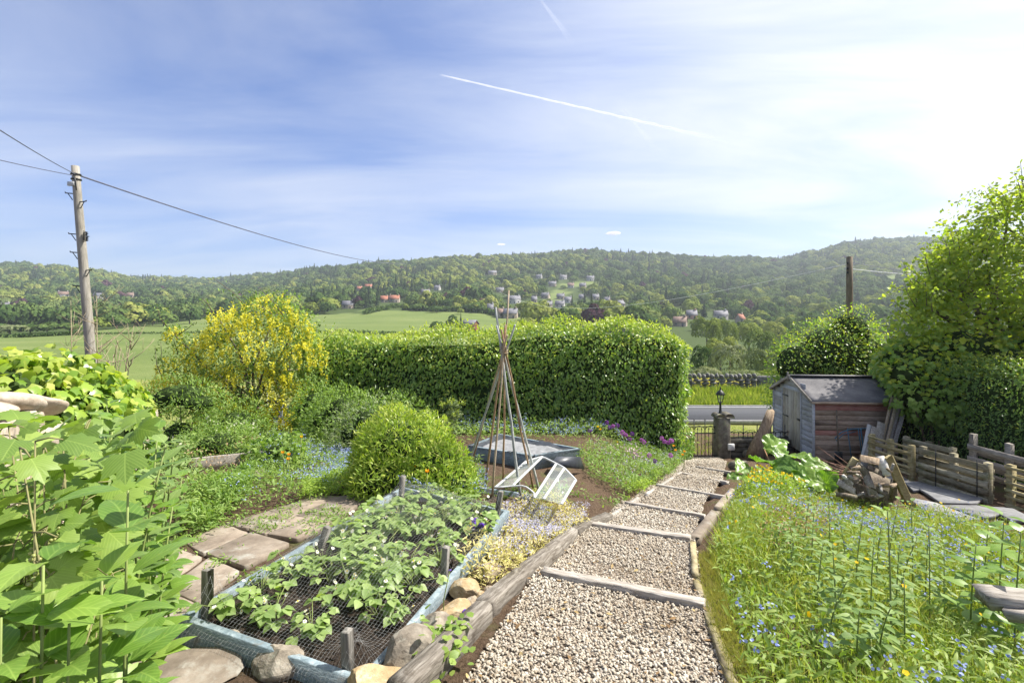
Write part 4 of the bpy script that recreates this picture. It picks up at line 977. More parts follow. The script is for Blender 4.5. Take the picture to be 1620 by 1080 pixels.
# ------------------------------------------------------------------ pallets
def pallet(a, b, zb, h, n_s, sw, mat, label, thin=False, posts=3, hi=0.0):
    A, B = np.array([*a, 0.0]), np.array([*b, 0.0]); L = np.linalg.norm(B-A); d = (B-A)/L; nrm = np.array([d[1], -d[0], 0])
    if np.dot(nrm, A) > 0: nrm = -nrm
    root = empty('pallet', (*((A+B)/2)[:2], zb)); tag(root, label, 'pallet', 'old pallets stood on edge as compost bay')
    O = np.array(root.location); tilt = R.normal(0, .01)
    for k in range(n_s):
        z = zb+h*(k+.5)/n_s; j = R.normal(0, .006, 2)
        MB().beam(A+nrm*.06+np.array([0, 0, z+j[0]])-O, B+nrm*.06+np.array([0, 0, z+j[1]])-O, .02, sw, bev=.003, jit=.003).out('slat', mat, root)
    for k in range(n_s-1 if not thin else 3):
        z = zb+h*(k+1)/(n_s if not thin else 4)
        MB().beam(A-nrm*.06+np.array([0, 0, z])-O, B-nrm*.06+np.array([0, 0, z])-O, .02, sw*.9, bev=.003, jit=.003).out('back_slat', mat, root)
    for t in np.linspace(.04, .96, posts):
        p = A+d*L*t; MB().beam(p+np.array([0, 0, zb])-O, p+np.array([0, 0, zb+h+hi*R.random()])-O, .09, .09, d, bev=.004, jit=.003).out('block', mat, root)
    return root
pallet((8.12, 9.72), (8.02, 10.75), -3.33, .78, 6, .045, M_PALLETB, 'yellowish pallet with thin slats nearest the shed', True)
p2 = pallet((8.40, 8.42), (8.17, 9.6), -3.27, .74, 5, .105, M_PALLET, 'grey green pallet with five broad slats in the middle', hi=.06)
pallet((8.66, 7.0), (8.46, 8.2), -3.2, .74, 6, .045, M_PALLETB, 'yellowish thin slatted pallet at the right edge', True)
pallet((9.05, 8.0), (8.92, 9.35), -3.05, .70, 3, .11, M_GREYWOOD, 'bleached grey pallet standing behind the middle one', hi=.16)
pallet((8.95, 9.7), (8.75, 10.7), -3.33, .74, 5, .10, M_PALLET, 'dark mossy pallet at the back of the bay')
for t in (.12, .70):
    p = np.array([8.40, 8.42, 0])*(1-t)+np.array([8.17, 9.6, 0])*t; MB().tube([np.array([p[0]-.085, p[1], -3.28])-np.array(p2.location), np.array([p[0]-.085, p[1], -2.5])-np.array(p2.location)], .008, 5).out('steel_rod', M_IRON, p2)

# ------------------------------------------------------------------ heap of scrap wood
H0 = gp(1382, 775); HY_ = 8.0; H0 = np.array([(1382-CX)/FPX*HY_, HY_, zg1((1382-CX)/FPX*HY_, HY_)])
V = rock_V((.42, .34, .40), 700, ICO3, 5, .12); tag(build('brush_heap', V, ICO3[1], M_BARK, loc=H0+np.array([0, .15, .22])), 'dark mound of rotting brushwood under the scrap planks', 'brush heap')
SCR = [((1340, 752), (1355, 727), .13, .06, M_PALLETB, 'thick mossy batten propped on the left of the scrap heap'), ((1405, 722), (1440, 800), .12, .05, M_PALLETB, 'long mossy batten sloping down the right of the heap'), ((1355, 735), (1370, 748), .12, .02, M_GREYWOOD, 'short split board on the left of the scrap heap'),
       ((1368, 745), (1384, 790), .13, .03, M_GREYWOOD, 'upright grey board at the front of the scrap heap'), ((1415, 757), (1412, 790), .11, .03, M_GREYWOOD, 'upright grey board on the right front of the scrap heap'), ((1325, 762), (1352, 778), .10, .03, M_GREYWOOD, 'dark board sticking out left of the scrap heap'), ((1352, 772), (1362, 790), .07, .04, M_BARK, 'short brown stick low in the scrap heap'),
       ((1360, 724), (1390, 730), .10, .035, M_LOG, 'flat brown bark slab on top of the scrap heap'), ((1372, 738), (1398, 752), .08, .04, M_BARK, 'dark branch across the middle of the scrap heap'), ((1362, 760), (1402, 782), .07, .05, M_BARK, 'rotten branch low across the scrap heap'), ((1428, 788), (1445, 802), .12, .03, M_LOG, 'short board end lying right of the scrap heap'), ((1338, 755), (1350, 782), .09, .03, M_GREYWOOD, 'thin grey board leaning left of the scrap heap')]
for i_, (a, b, w, h, mt, lb) in enumerate(SCR):
    Y = HY_-.12-.05*(i_ % 3); A, B = at(*a, Y), at(*b, Y-.06*(i_ % 2)); c0 = (A+B)/2
    tag(MB().beam(A-c0, B-c0, w, h, (0, -1, .4), jit=.008, bev=.004).out('scrap_board', mt, loc=c0), lb, 'scrap wood', 'scrap wood heap')
A, B = at(1392, 722, HY_-.1), at(1402, 752, HY_-.25); c0 = (A+B)/2
tag(MB().tube(np.array([A, A*.6+B*.4+np.array([.01, 0, 0]), B])-c0, [.06, .068, .062], 10).out('log', M_BIRCH, loc=c0), 'thick white barked log on top of the scrap heap', 'log')
PLC = ['at the lower left', 'at the lower right', 'near the top left', 'near the top right', 'in the middle', 'at the very front']
for k in range(18):
    A = at(R.uniform(1335, 1425), R.uniform(738, 792), HY_-R.uniform(.1, .38)); d_ = np.array([R.normal(0, 1), R.normal(0, .5), R.normal(.15, .4)]); d_ /= np.linalg.norm(d_); L_ = R.uniform(.12, .30); r_ = R.uniform(.018, .04)
    pl = ('near the top ' if A[2] > H0[2]+.42 else 'low on the ' ) + ('left' if A[0] < H0[0]-.12 else 'right' if A[0] > H0[0]+.15 else 'middle'); pl = pl.replace('top middle', 'top').replace('on the middle', 'in the middle')
    tag(MB().tube([-d_*L_/2, d_*L_*.1+R.normal(0, .008, 3), d_*L_/2], [r_, r_*1.1, r_*.9], 6).out('split_log', [M_LOG, M_BARK, M_GREYWOOD, M_BIRCH][k % 4], loc=A), '%s split %s piece %s of the scrap heap' % ('tiny' if L_ < .16 else 'short' if L_ < .21 else 'medium' if L_ < .25 else 'longer', ['tan', 'brown', 'grey', 'pale'][k % 4], pl), 'split log', 'small pieces in the scrap heap')
tw = empty('twig_bundle', H0+np.array([-.25, 0, .55])); tag(tw, 'bundle of thin pinkish twigs sticking out of the heap', 'twigs')
M_TWIG = m_plain('pink_twig', (.36, .21, .16), .8, .2)
for k in range(14):
    a = R.normal(0, .04, 3); d = np.array([-.55+R.normal(0, .2), R.normal(0, .2), .22+R.normal(0, .16)])*R.uniform(.6, 1.1); MB().tube([a, a+d*.5+R.normal(0, .02, 3), a+d], [.006, .005, .003], 5).out('twig', M_TWIG, tw)
# bleached slab in the long grass
gbeam('bleached_plank', at(1552, 925, 2.85), at(1690, 938, 2.7), .17, .075, M_STEPWOOD, 'bleached wide split timber lying in the long grass', 'plank', None, -.065, .009)
gbeam('bleached_plank', at(1585, 948, 2.75), at(1700, 962, 2.62), .11, .06, M_STEPWOOD, 'narrow bleached timber lying in front of the wider one', 'plank', None, -.065, .009)

# ------------------------------------------------------------------ stone wall on the left
WA, WB = np.array([-2.6, 1.6]), np.array([-4.6, 5.8])
wl = empty('garden_wall', (*((WA+WB)/2), -1.8)); tag(wl, 'tumbledown sandstone garden wall half buried in ivy', 'wall'); O = np.array(wl.location)
d = (WB-WA); L = np.linalg.norm(d); d = d/L; nrm = np.array([d[1], -d[0]])
def wall_top(t): return np.interp(t, [0, .35, .5, 1], [-.55, -.60, -.72, -1.15])
k = 0
for row in range(7):
    s = -R.random()*.2
    while s < L:
        w = R.uniform(.24, .5); hgt = .18; c2 = WA+d*(s+w/2); z = -1.85+hgt*(row+.5)
        if z+hgt/2 < wall_top((s+w/2)/L)+.05:
            V = np.clip(ICO2[0]*1.55, -1, 1)*np.array([w/2*.98, .2, hgt/2*.96])+.012*np.stack([vnoise(ICO2[0], 300+k, 3), vnoise(ICO2[0], 400+k, 3), vnoise(ICO2[0], 500+k, 3)], 1); a = math.atan2(d[1], d[0]); Rm = np.array([[math.cos(a), -math.sin(a), 0], [math.sin(a), math.cos(a), 0], [0, 0, 1]])
            build('stone', V @ Rm.T+np.array([*c2, z])-O, ICO2[1], M_WALLST, wl); k += 1
        s += w
for s, w, hgt, tl in ((1.25, .5, .15, .1), (1.62, .52, .16, .30), (1.98, .46, .15, .42)):           # big tilted coping stones
    c2 = WA+d*s; z = wall_top(s/L)+.05; V = rock_V((w/2, .24, hgt/2), 800+int(s*10), ICO3, 7, .03)
    a = math.atan2(d[1], d[0]); Rm = np.array(Euler((0, tl, a)).to_matrix()); build('coping_stone', V @ Rm.T+np.array([*c2, z])-O, ICO3[1], M_WALLST, wl)

# dry stone wall beyond the road
dw = empty('dry_stone_wall', (8, 26.4, -3.95)); tag(dw, 'low dry stone wall along the far side of the road', 'wall'); O = np.array(dw.location)
stm = [make_mesh('stone', rock_V((.24, .2, .11), 400+q, ICO1, 6, .05), ICO1[1], M_DRYST) for q in range(6)]
k = 0
for row in range(4):
    x = 4.5
    while x < 13.5:
        w = R.uniform(.3, .52); o = bpy.data.objects.new('stone', stm[k % 6]); link(o, dw); o.location = (x+w/2-O[0], R.normal(0, .03), .10+row*.17); o.scale = (w/.46, 1, R.uniform(.85, 1.15)); o.rotation_euler = (R.normal(0, .06), R.normal(0, .08), R.choice([0, math.pi])); k += 1; x += w
x = 4.5
while x < 13.5:
    o = bpy.data.objects.new('cope_stone', stm[k % 6]); link(o, dw); o.location = (x-O[0], 0, .82+R.normal(0, .02)); o.scale = (.5, .9, 1.5); o.rotation_euler = (0, R.normal(0, .2), R.normal(0, .2)); k += 1; x += R.uniform(.2, .3)
for x0, x1 in ((-11, 4.5), (13.5, 60)):
    tag(MB().box(((x0+x1)/2, 26.4, -3.55), (x1-x0, .4, .9), jit=.0, bev=.08).out('dry_stone_wall', M_DRYST, loc=None), 'dry stone wall running on behind the ' + ('hedge' if x0 < 0 else 'shed'), 'wall')

# ------------------------------------------------------------------ poles and wires
pb, pt = at(146, 590, 10.6), at(119, 263, 10.6); pb = pb+(pb-pt)*.35
up_ = empty('utility_pole', pb); tag(up_, 'leaning weathered wooden utility pole with climbing irons on the left', 'utility pole')
MB().tube([(pt-pb)*t for t in np.linspace(0, 1, 12)], np.linspace(.108, .072, 12), 16).out('pole', M_POLE, up_, True)
def pp(py): 
    t = (pb[2]-(-(py-HY)/FPX*10.6))/(pb[2]-pt[2]); return (pt-pb)*t
for py, sd in ((307, -1), (320, 1), (371, -1), (400, -1), (428, 1), (453, -1)):
    p = pp(py); MB().tube([p+np.array([sd*.06, -.03, -.0]), p+np.array([sd*.22, -.05, .01]), p+np.array([sd*.225, -.05, .035])], .012, 6).tube([p+np.array([sd*.08, -.03, -.14]), p+np.array([sd*.17, -.045, 0])], .009, 5).out('climbing_iron', M_IRON, up_)
p = pp(293); MB().box(p+np.array([-.02, -.11, 0]), (.15, .05, .09), bev=.006).out('number_plate', M_GALV, up_)
for py in (276, 284): p = pp(py); MB().lathe(p+np.array([0, 0, -.015]), [(.094, 0), (.098, .015), (.094, .03)], 16).out('band', M_IRON, up_)
p = pp(374); mb = MB()
for k in range(7): mb.tube([p+np.array([.09, -.04, -.12+.03*k]), p+np.array([.2+R.normal(0, .02), -.05, -.10+.03*k]), p+np.array([.12, -.08, -.08+.03*k])], .012, 5)
mb.out('bracket', M_IRON, up_)
p = pp(285); MB().tube([p+np.array([.03, -.1, .1]), p+np.array([.08, -.11, -.05]), p+np.array([.09, -.1, -.25])], .012, 6).out('cable', M_IRON, up_, True)
def wire(a, b, sag, r_, mat, label):
    P = [a+(b-a)*t - np.array([0, 0, sag*4*t*(1-t)]) for t in np.linspace(0, 1, 40)]
    tag(MB().tube(np.array(P)-a, r_, 5).out('overhead_wire', mat, loc=a), label, 'wire', 'overhead wires')
tp_ = pb+pp(276)
wire(tp_, at(-160, 100, 4.0), .05, .008, M_WIRE, 'upper overhead wire running left from the pole top'); wire(tp_-np.array([0, 0, .03]), at(-250, 188, 6.0), .05, .008, M_WIRE, 'lower overhead wire running left from the pole top'); wire(tp_, at(640, 417, 46.0), .55, .02, M_WIRE, 'long overhead wire crossing the sky right of the pole')
rp = at(1344, 406, 18.0); rb = np.array([rp[0], rp[1], -4.2])
up2 = empty('utility_pole', rb); tag(up2, 'dark wooden utility pole rising behind the shed bushes', 'utility pole')
MB().tube([(rp-rb)*t for t in np.linspace(0, 1, 8)], np.linspace(.14, .10, 8), 12).out('pole', M_POLEB, up2, True)
for z in (.25, .45, .6): MB().box((rp-rb)-np.array([.11, .05, z]), (.05, .05, .08)).out('insulator', M_IRON, up2)
wire(rp-np.array([0, 0, .25]), at(770, 446, 95.0), 3.2, .012, M_WIREL, 'pale overhead wire sagging left from the dark pole'); wire(rp-np.array([0, 0, .2]), at(1500, 432, 24), .1, .01, M_WIRE, 'overhead wire running right from the dark pole'); wire(rp-np.array([0, 0, .45]), at(1560, 437, 22), .1, .01, M_WIREL, 'lower pale wire running right from the dark pole')
# thin canes in the far left bed
for x, y0, y1, lb in ((424, 667, 617, 'leftmost tall cane beneath the yellow tree'), (428, 670, 633, 'short cane beside the leftmost tall cane'), (441, 668, 611, 'tallest cane of the group below the yellow tree'), (446, 670, 625, 'cane just right of the tallest one'), (472, 635, 608, 'cane under the right of the yellow tree'), (485, 655, 608, 'cane right of the yellow blossom'), (526, 650, 600, 'tall cane in front of the hedge end'), (532, 650, 613, 'shorter cane beside the tall hedge cane'), (475, 672, 655, 'small stub cane in the soil'), (501, 672, 652, 'right hand stub cane in the soil'), (396, 655, 634, 'pale broad stake under the yellow tree')):
    a = gp(x, y0); b = at(x+R.normal(0, 1), y1, a[1]); tag(MB().tube([(0, 0, -.05), (b-a)*.5, b-a], .011 if x != 396 else .03, 6).out('plant_cane', M_TANCANE if x % 2 else M_GREYCANE, loc=a), lb, 'cane', 'canes in the far bed')

# ------------------------------------------------------------------ foliage materials (hedge, tree and shrub greens brightened in place of fill light)
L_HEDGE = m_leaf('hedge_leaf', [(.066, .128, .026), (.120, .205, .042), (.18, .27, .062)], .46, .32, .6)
L_HEDGEY = m_leaf('hedge_young_lit_leaf', [(.13, .19, .03), (.21, .27, .045), (.30, .33, .09)], .45, .4, .4)  # young green with the sunny brightness of the hedge top mixed in
L_PRIVET = m_leaf('dark_hedge_leaf', [(.042, .088, .020), (.080, .145, .032), (.130, .205, .048)], .38, .36, .45)
L_IVY = m_leaf('ivy_leaf', [(.045, .10, .012), (.10, .175, .022), (.19, .27, .035)], .34, .28, .5)
L_CURR = m_leaf('currant_leaf', [(.055, .105, .020), (.115, .185, .036), (.195, .265, .065)], .42, .42, .45, veins=.25)
L_BIG = m_leaf('broad_leaf', [(.050, .108, .018), (.098, .175, .030), (.16, .235, .050)], .40, .38, .5, veins=.28)
L_NETTLE = m_leaf('nettle_leaf', [(.055, .105, .028), (.105, .17, .050), (.17, .235, .085)], .42, .5, .3, veins=.3)
L_PARSLEY = m_leaf('parsley_leaf', [(.060, .12, .026), (.115, .19, .042), (.18, .25, .07)], .42, .5, .3)
L_GOLD = m_leaf('golden_shrub_leaf', [(.095, .16, .024), (.155, .235, .036), (.23, .31, .06)], .46, .45, .3)
L_GREEN = m_leaf('mid_green_leaf', [(.062, .12, .028), (.115, .185, .042), (.18, .25, .07)], .40, .5, .3)
L_GREY = m_leaf('grey_green_leaf', [(.075, .11, .062), (.14, .185, .10), (.22, .26, .15)], .35, .55, .25)
L_TREE = m_leaf('sunlit_tree_leaf', [(.115, .18, .034), (.185, .255, .05), (.27, .325, .075)], .58, .45, .3)
L_TREEY = m_leaf('yellow_green_tree_leaf', [(.13, .18, .022), (.21, .26, .034), (.31, .33, .06)], .52, .45, .3)
L_ACER = m_leaf('broad_green_bush_leaf', [(.075, .14, .028), (.13, .215, .044), (.20, .28, .068)], .45, .45, .35)
L_STRAW = m_leaf('strawberry_leaf', [(.085, .145, .042), (.14, .21, .065), (.21, .28, .105)], .42, .45, .4, veins=.3)
L_RHUB = m_leaf('rhubarb_leaf', [(.045, .105, .016), (.085, .165, .025), (.14, .225, .04)], .45, .36, .5, veins=.5)
L_GRASS = m_leaf('meadow_grass', [(.070, .115, .022), (.14, .19, .038), (.27, .28, .095)], .45, .5, .3)
L_HAY = m_leaf('dry_grass', [(.20, .19, .075), (.33, .31, .13), (.46, .43, .23)], .4, .6, .2)
L_MOSSG = m_leaf('rim_grass', [(.075, .105, .02), (.16, .165, .045), (.26, .23, .085)], .4, .6, .2, nscale=5)
L_MEADOW = m_leaf('meadow_leaf', [(.065, .115, .022), (.125, .19, .038), (.20, .26, .065)], .44, .5, .3)
L_BROWN = m_leaf('dry_seed_head', [(.12, .085, .05), (.21, .155, .095), (.31, .25, .17)], .3, .7, .1)
L_LABURN = m_leaf('laburnum_leaf', [(.048, .085, .022), (.09, .14, .036), (.145, .195, .055)], .42, .5, .3)
F_YELLOW = m_petal('yellow_blossom', [(.74, .68, .035), (.82, .77, .07), (.88, .84, .18)], .5)
F_BLUE = m_petal('blue_flower', [(.19, .25, .56), (.29, .36, .66), (.44, .50, .76)], .3)
F_PALE = m_petal('pale_lilac_flower', [(.40, .40, .60), (.54, .54, .70), (.66, .64, .74)], .3)
F_WHITE = m_petal('white_flower', [(.70, .70, .58), (.80, .80, .74)], .3)
F_CREAM = m_petal('cream_umbel', [(.50, .52, .34), (.66, .67, .50)], .35)
F_PURPLE = m_petal('purple_flower', [(.115, .04, .46), (.17, .065, .58), (.24, .12, .66)], .3)
F_ALLIUM = m_petal('allium_flower', [(.38, .10, .42), (.50, .17, .52), (.62, .28, .62)], .3)
F_ALLIUMD = m_petal('dark_allium_flower', [(.14, .03, .24), (.21, .06, .33), (.29, .11, .42)], .3)
F_ORANGE = m_petal('orange_poppy', [(.72, .28, .012), (.80, .40, .02)], .4)
F_BUTTER = m_petal('buttercup', [(.70, .46, .01), (.80, .56, .02)], .4)
F_PINK = m_petal('pink_flower', [(.55, .36, .42), (.72, .56, .60)], .35)
M_STEM = m_plain('green_stem', (.20, .25, .075), .6, .3)
M_STEMC = m_plain('green_brown_stem', (.20, .19, .085), .8, .2)
M_STEMB = m_plain('brown_stem', (.19, .135, .085), .8, .2)
M_CORE = m_plain('dark_shade_core', (.028, .045, .014), .95, .05, var=.5, scale=5)  # near-black green, shade between the leaves put into the colour
T_GRASS = (np.array([(-.011, 0, 0), (.011, 0, 0), (-.009, .5, -.03), (.009, .5, -.03), (0, 1, -.16)], float), np.array([[0, 1, 3], [0, 3, 2], [2, 3, 4]], int))
T_PETAL = (np.array([(0, -.5, 0), (.48, -.15, .05), (.3, .42, .05), (-.3, .42, .05), (-.48, -.15, .05), (0, 0, -.06)], float), np.array([[5, 0, 1], [5, 1, 2], [5, 2, 3], [5, 3, 4], [5, 4, 0]], int))
T_TINY = (np.array([(-.5, -.5, 0), (.5, -.5, 0), (.5, .5, .08), (-.5, .5, 0)], float), np.array([[0, 1, 2], [0, 2, 3]], int))
T_NET = tmpl_blade(.55, .14, -.25, 4)

def gpv(px, py):
    """ground points for arrays of photo pixels"""
    u, v = (np.asarray(px, float)-CX)/FPX, (np.asarray(py, float)-HY)/FPX
    Y = np.geomspace(.8, 16.5, 500); out = np.zeros((len(u), 3))
    for a in range(0, len(u), 4000):
        uu, vv = u[a:a+4000, None], v[a:a+4000, None]; d = zg(uu*Y, Y+0*uu)+vv*Y
        i = np.where((d > 0).any(1), np.argmax(d > 0, 1), len(Y)-1); y1 = Y[i]; y0 = Y[np.maximum(i-1, 0)]
        r = np.arange(len(i)); d1 = d[r, i]; d0 = d[r, np.maximum(i-1, 0)]; f = np.clip(d0/np.minimum(d0-d1, -1e-9), 0, 1); yy = y0+(y1-y0)*f
        out[a:a+4000, 0] = uu[:, 0]*yy; out[a:a+4000, 1] = yy
    out[:, 2] = zg(out[:, 0], out[:, 1]); return out
def plan_poly(px_poly): return [tuple(p[:2]) for p in gpv([p[0] for p in px_poly], [p[1] for p in px_poly])]
def in_plan(poly, n, dens=None):
    P = np.array(poly); lo, hi = P.min(0), P.max(0); out = np.zeros((0, 2))
    while len(out) < n:
        q = R.uniform(lo, hi, (n*3, 2))
        k = inpoly(q[:, 0], q[:, 1], poly)
        if dens is not None: k &= R.random(len(q)) < dens(q)
        out = np.concatenate([out, q[k]])
        if not len(out): break
    return out[:n]
def tree_tubes(limbs, base=(0, 0, 0)):
    mb = MB()
    for pts, r0, r1 in limbs: mb.tube(np.array(pts)-np.array(base), np.linspace(r0, r1, len(pts)), 7)
    return mb

def blob_points(blobs, n, shell=(.72, 1.02), lump=.16, seed=1, zmin=None, lscale=2.2):
    """points and outward normals through the outer layer of overlapping ellipsoids"""
    w = np.array([r[0]*r[1]+r[0]*r[2]+r[1]*r[2] for _, r in blobs]); idx = R.choice(len(blobs), n*2, p=w/w.sum())
    C = np.array([c for c, _ in blobs])[idx]; Rr = np.array([r for _, r in blobs])[idx]
    d = rand_dir(n*2); rad = 1-(1-shell[0])*R.random(n*2)**1.7; rad *= shell[1]
    P = C+d*Rr*rad[:, None]*(1+lump*vnoise(C+d*Rr, seed, lscale/np.maximum(Rr.mean(), .2)*.6))[:, None]
    N = norm(d/Rr)
    inside = np.zeros(n*2, bool)
    for c, r in blobs: inside |= (((P-np.array(c))/np.array(r))**2).sum(1) < .45
    if zmin is not None: inside |= P[:, 2] < zmin
    k = ~inside; return P[k][:n], N[k][:n]
def leafy(P, N, T, size, out=.7, droop=.35, jit=.55, var=.3):
    n = len(P); D = norm(N*out+np.array([0, 0, -droop])+R.normal(0, jit, (n, 3))); NN = norm(N+np.array([0, 0, .6])+R.normal(0, .45, (n, 3)))
    return leaves(T, P, D, NN, size*R.uniform(1-var, 1+var, n))
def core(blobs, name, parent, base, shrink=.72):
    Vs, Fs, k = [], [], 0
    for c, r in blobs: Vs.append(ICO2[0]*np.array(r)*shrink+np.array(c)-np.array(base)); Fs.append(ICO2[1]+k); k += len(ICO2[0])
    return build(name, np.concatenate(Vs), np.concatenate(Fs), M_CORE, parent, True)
def shift(part, base): V, F, r, u, v = part; return V-np.asarray(base, float), F, r, u, v
def bush(name, base, blobs, T, size, n, mat, label, cat='shrub', group=None, young=None, yfrac=.3, shell=(.72, 1.02), lump=.16, out=.7, droop=.3, jit=.55, seed=1, with_core=True, stem=True, lscale=2.2, shrink=.70):
    root = empty(name, base); tag(root, label, cat, group)
    P, N = blob_points(blobs, n, shell, lump, seed, lscale=lscale)
    if young is not None:
        zr = (P[:, 2]-P[:, 2].min())/max(np.ptp(P[:, 2]), .01); k = R.random(len(P)) < yfrac*(.3+1.5*zr**2)*(N[:, 2] > -.3)
        leaf_obj('young_leaves', [shift(leafy(P[k]+N[k]*size*.25, N[k], T, size*.9, out, droop*.5, jit), base)], young, root)
        P, N = P[~k], N[~k]
    leaf_obj('foliage', [shift(leafy(P, N, T, size, out, droop, jit), base)], mat, root)
    if with_core: core(blobs, 'light_block_core', root, base, shrink)  # solid dark lumps added to stop light passing through the leaves
    if stem:
        c = np.mean([b[0] for b in blobs], 0); limbs = []
        for k in range(5): 
            t_ = np.array(blobs[k % len(blobs)][0]); limbs.append(([np.array(base)+R.normal(0, .03, 3)*np.array([1, 1, 0]), (np.array(base)+t_)/2+R.normal(0, .05, 3), t_], .02+.01*np.linalg.norm(blobs[0][1]), .008))
        tree_tubes(limbs, base).out('stem', M_STEMB, root, True)
    return root

# ------------------------------------------------------------------ hedges
def box_hedge(name, x0, x1, y0, y1, zb, zt, n, size, mat, young, label, round_=.5, yaw=0.0, origin=None, lump=.10, ytop=.75, seed=3):
    """clipped hedge between local x0..x1, y0..y1; zb, zt functions of x"""
    root = empty(name, origin if origin is not None else (0, 0, 0), yaw); tag(root, label, 'hedge')
    Lx, Ly = x1-x0, y1-y0; hz = np.mean([zt(x)-zb(x) for x in np.linspace(x0, x1, 9)])
    areas = np.array([Lx*hz, Lx*Ly, Ly*hz, Ly*hz, Lx*hz*.25]); f = R.choice(5, n, p=areas/areas.sum())
    u, v = R.random(n), R.random(n)
    X = np.where(f == 2, x0, np.where(f == 3, x1, x0+Lx*u)); Y = np.where(f == 0, y0, np.where(f == 4, y1, y0+Ly*v)); Y = np.where((f == 2) | (f == 3), y0+Ly*u, Y)
    zbv, ztv = zb(X), zt(X); Zt = np.where(f == 1, 1.0, v); 
    Z = zbv+(ztv-zbv)*Zt
    N = np.zeros((n, 3)); N[f == 0, 1] = -1; N[f == 1, 2] = 1; N[f == 2, 0] = -1; N[f == 3, 0] = 1; N[f == 4, 1] = 1
    P = np.stack([X, Y, Z], 1)
    # round the edges: push points onto a rounded box
    C = np.stack([np.clip(X, x0+round_, x1-round_), np.clip(Y, y0+min(round_, Ly*.48), y1-min(round_, Ly*.48)), np.minimum(Z, ztv-round_)], 1)
    d = P-C; ln = np.linalg.norm(d, axis=1); k = ln > 1e-4; N[k] = norm(d[k]); P[k] = C[k]+N[k]*np.minimum(ln[k], round_)[:, None]
    P += N*(lump*vnoise(P, seed, 1.3)+lump*.7*vnoise(P, seed+5, 3.2)+lump*.35*vnoise(P, seed+6, 8.0)-R.exponential(.09, n)+.06)[:, None]
    up = (N[:, 2] > .35) | (P[:, 2] > ztv-.35)
    below = np.maximum(ztv-P[:, 2], 0); k = R.random(n) < np.maximum(.09, ytop*np.exp(-np.maximum(below-.15+.25*vnoise(P, seed+9, 1.1), 0)/.45))  # pale leaves thin out downwards, painting a sunlit top above the darker front
    if young is not None:
        leaf_obj('young_leaves', [leafy(P[k]+N[k]*R.uniform(0, size*1.3, (k.sum(), 1)), N[k], T_BLADE, size*.9, .6, .1, .6)], young, root)
    else: k[:] = False
    leaf_obj('foliage', [leafy(P[~k], N[~k], T_BLADE, size, .45, .75, .45)], mat, root)
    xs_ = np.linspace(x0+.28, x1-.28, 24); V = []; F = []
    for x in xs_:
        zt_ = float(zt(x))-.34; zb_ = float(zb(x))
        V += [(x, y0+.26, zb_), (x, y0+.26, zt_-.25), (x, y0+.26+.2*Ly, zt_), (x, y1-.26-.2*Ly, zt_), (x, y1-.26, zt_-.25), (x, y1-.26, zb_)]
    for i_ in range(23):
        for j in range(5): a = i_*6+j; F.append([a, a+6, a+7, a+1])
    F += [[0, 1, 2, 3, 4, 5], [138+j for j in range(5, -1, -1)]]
    build('light_block_core', V, F, M_CORE, root)  # dark box added inside the hedge to block light and darken the gaps
    return root
hzb = lambda x: np.interp(x, [-6, 0, 4.6], [-2.95, -3.05, -3.75]); hzt = lambda x: np.interp(x, [-6, -4, -1, 1, 3.2, 4.6], [-.42, -.40, -.36, -.10, -.06, -.35])
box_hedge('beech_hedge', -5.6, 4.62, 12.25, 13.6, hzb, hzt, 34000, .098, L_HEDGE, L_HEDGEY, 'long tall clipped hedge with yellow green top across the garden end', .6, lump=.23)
rzb = lambda x: np.interp(x, [0, 8], [-3.45, -3.1]); rzt = lambda x: np.interp(x, [0, 2.2, 8], [-1.15, -.95, -.72])
box_hedge('privet_hedge', .0, 7.6, -.5, .7, rzb, rzt, 24000, .062, L_PRIVET, L_HEDGEY, 'dark clipped hedge behind the pallets on the right', .45, math.radians(-84), (10.0, 13.2, 0), ytop=.35)

# ------------------------------------------------------------------ bushes and trees on the right
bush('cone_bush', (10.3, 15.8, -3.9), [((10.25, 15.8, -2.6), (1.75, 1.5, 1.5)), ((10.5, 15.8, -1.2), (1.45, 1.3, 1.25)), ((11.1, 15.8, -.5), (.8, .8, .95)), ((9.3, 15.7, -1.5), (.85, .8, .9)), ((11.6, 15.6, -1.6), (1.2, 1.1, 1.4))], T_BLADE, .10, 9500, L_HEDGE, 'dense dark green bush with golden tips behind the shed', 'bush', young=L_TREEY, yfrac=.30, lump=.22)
bush('acer_bush', (9.9, 11.3, -3.4), [((10.1, 11.9, -1.15), (1.15, 1.0, .80)), ((9.75, 11.3, -1.75), (.80, .75, .62)), ((9.35, 11.4, -1.35), (.50, .5, .42)), ((10.9, 11.6, -.8), (1.0, .8, .75)), ((10.3, 11.0, -2.0), (.75, .6, .6))], T_IVY, .115, 3600, L_ACER, 'leafy bright green bush overhanging the shed roof corner', 'bush', young=L_TREEY, yfrac=.42, lump=.25, droop=.5)
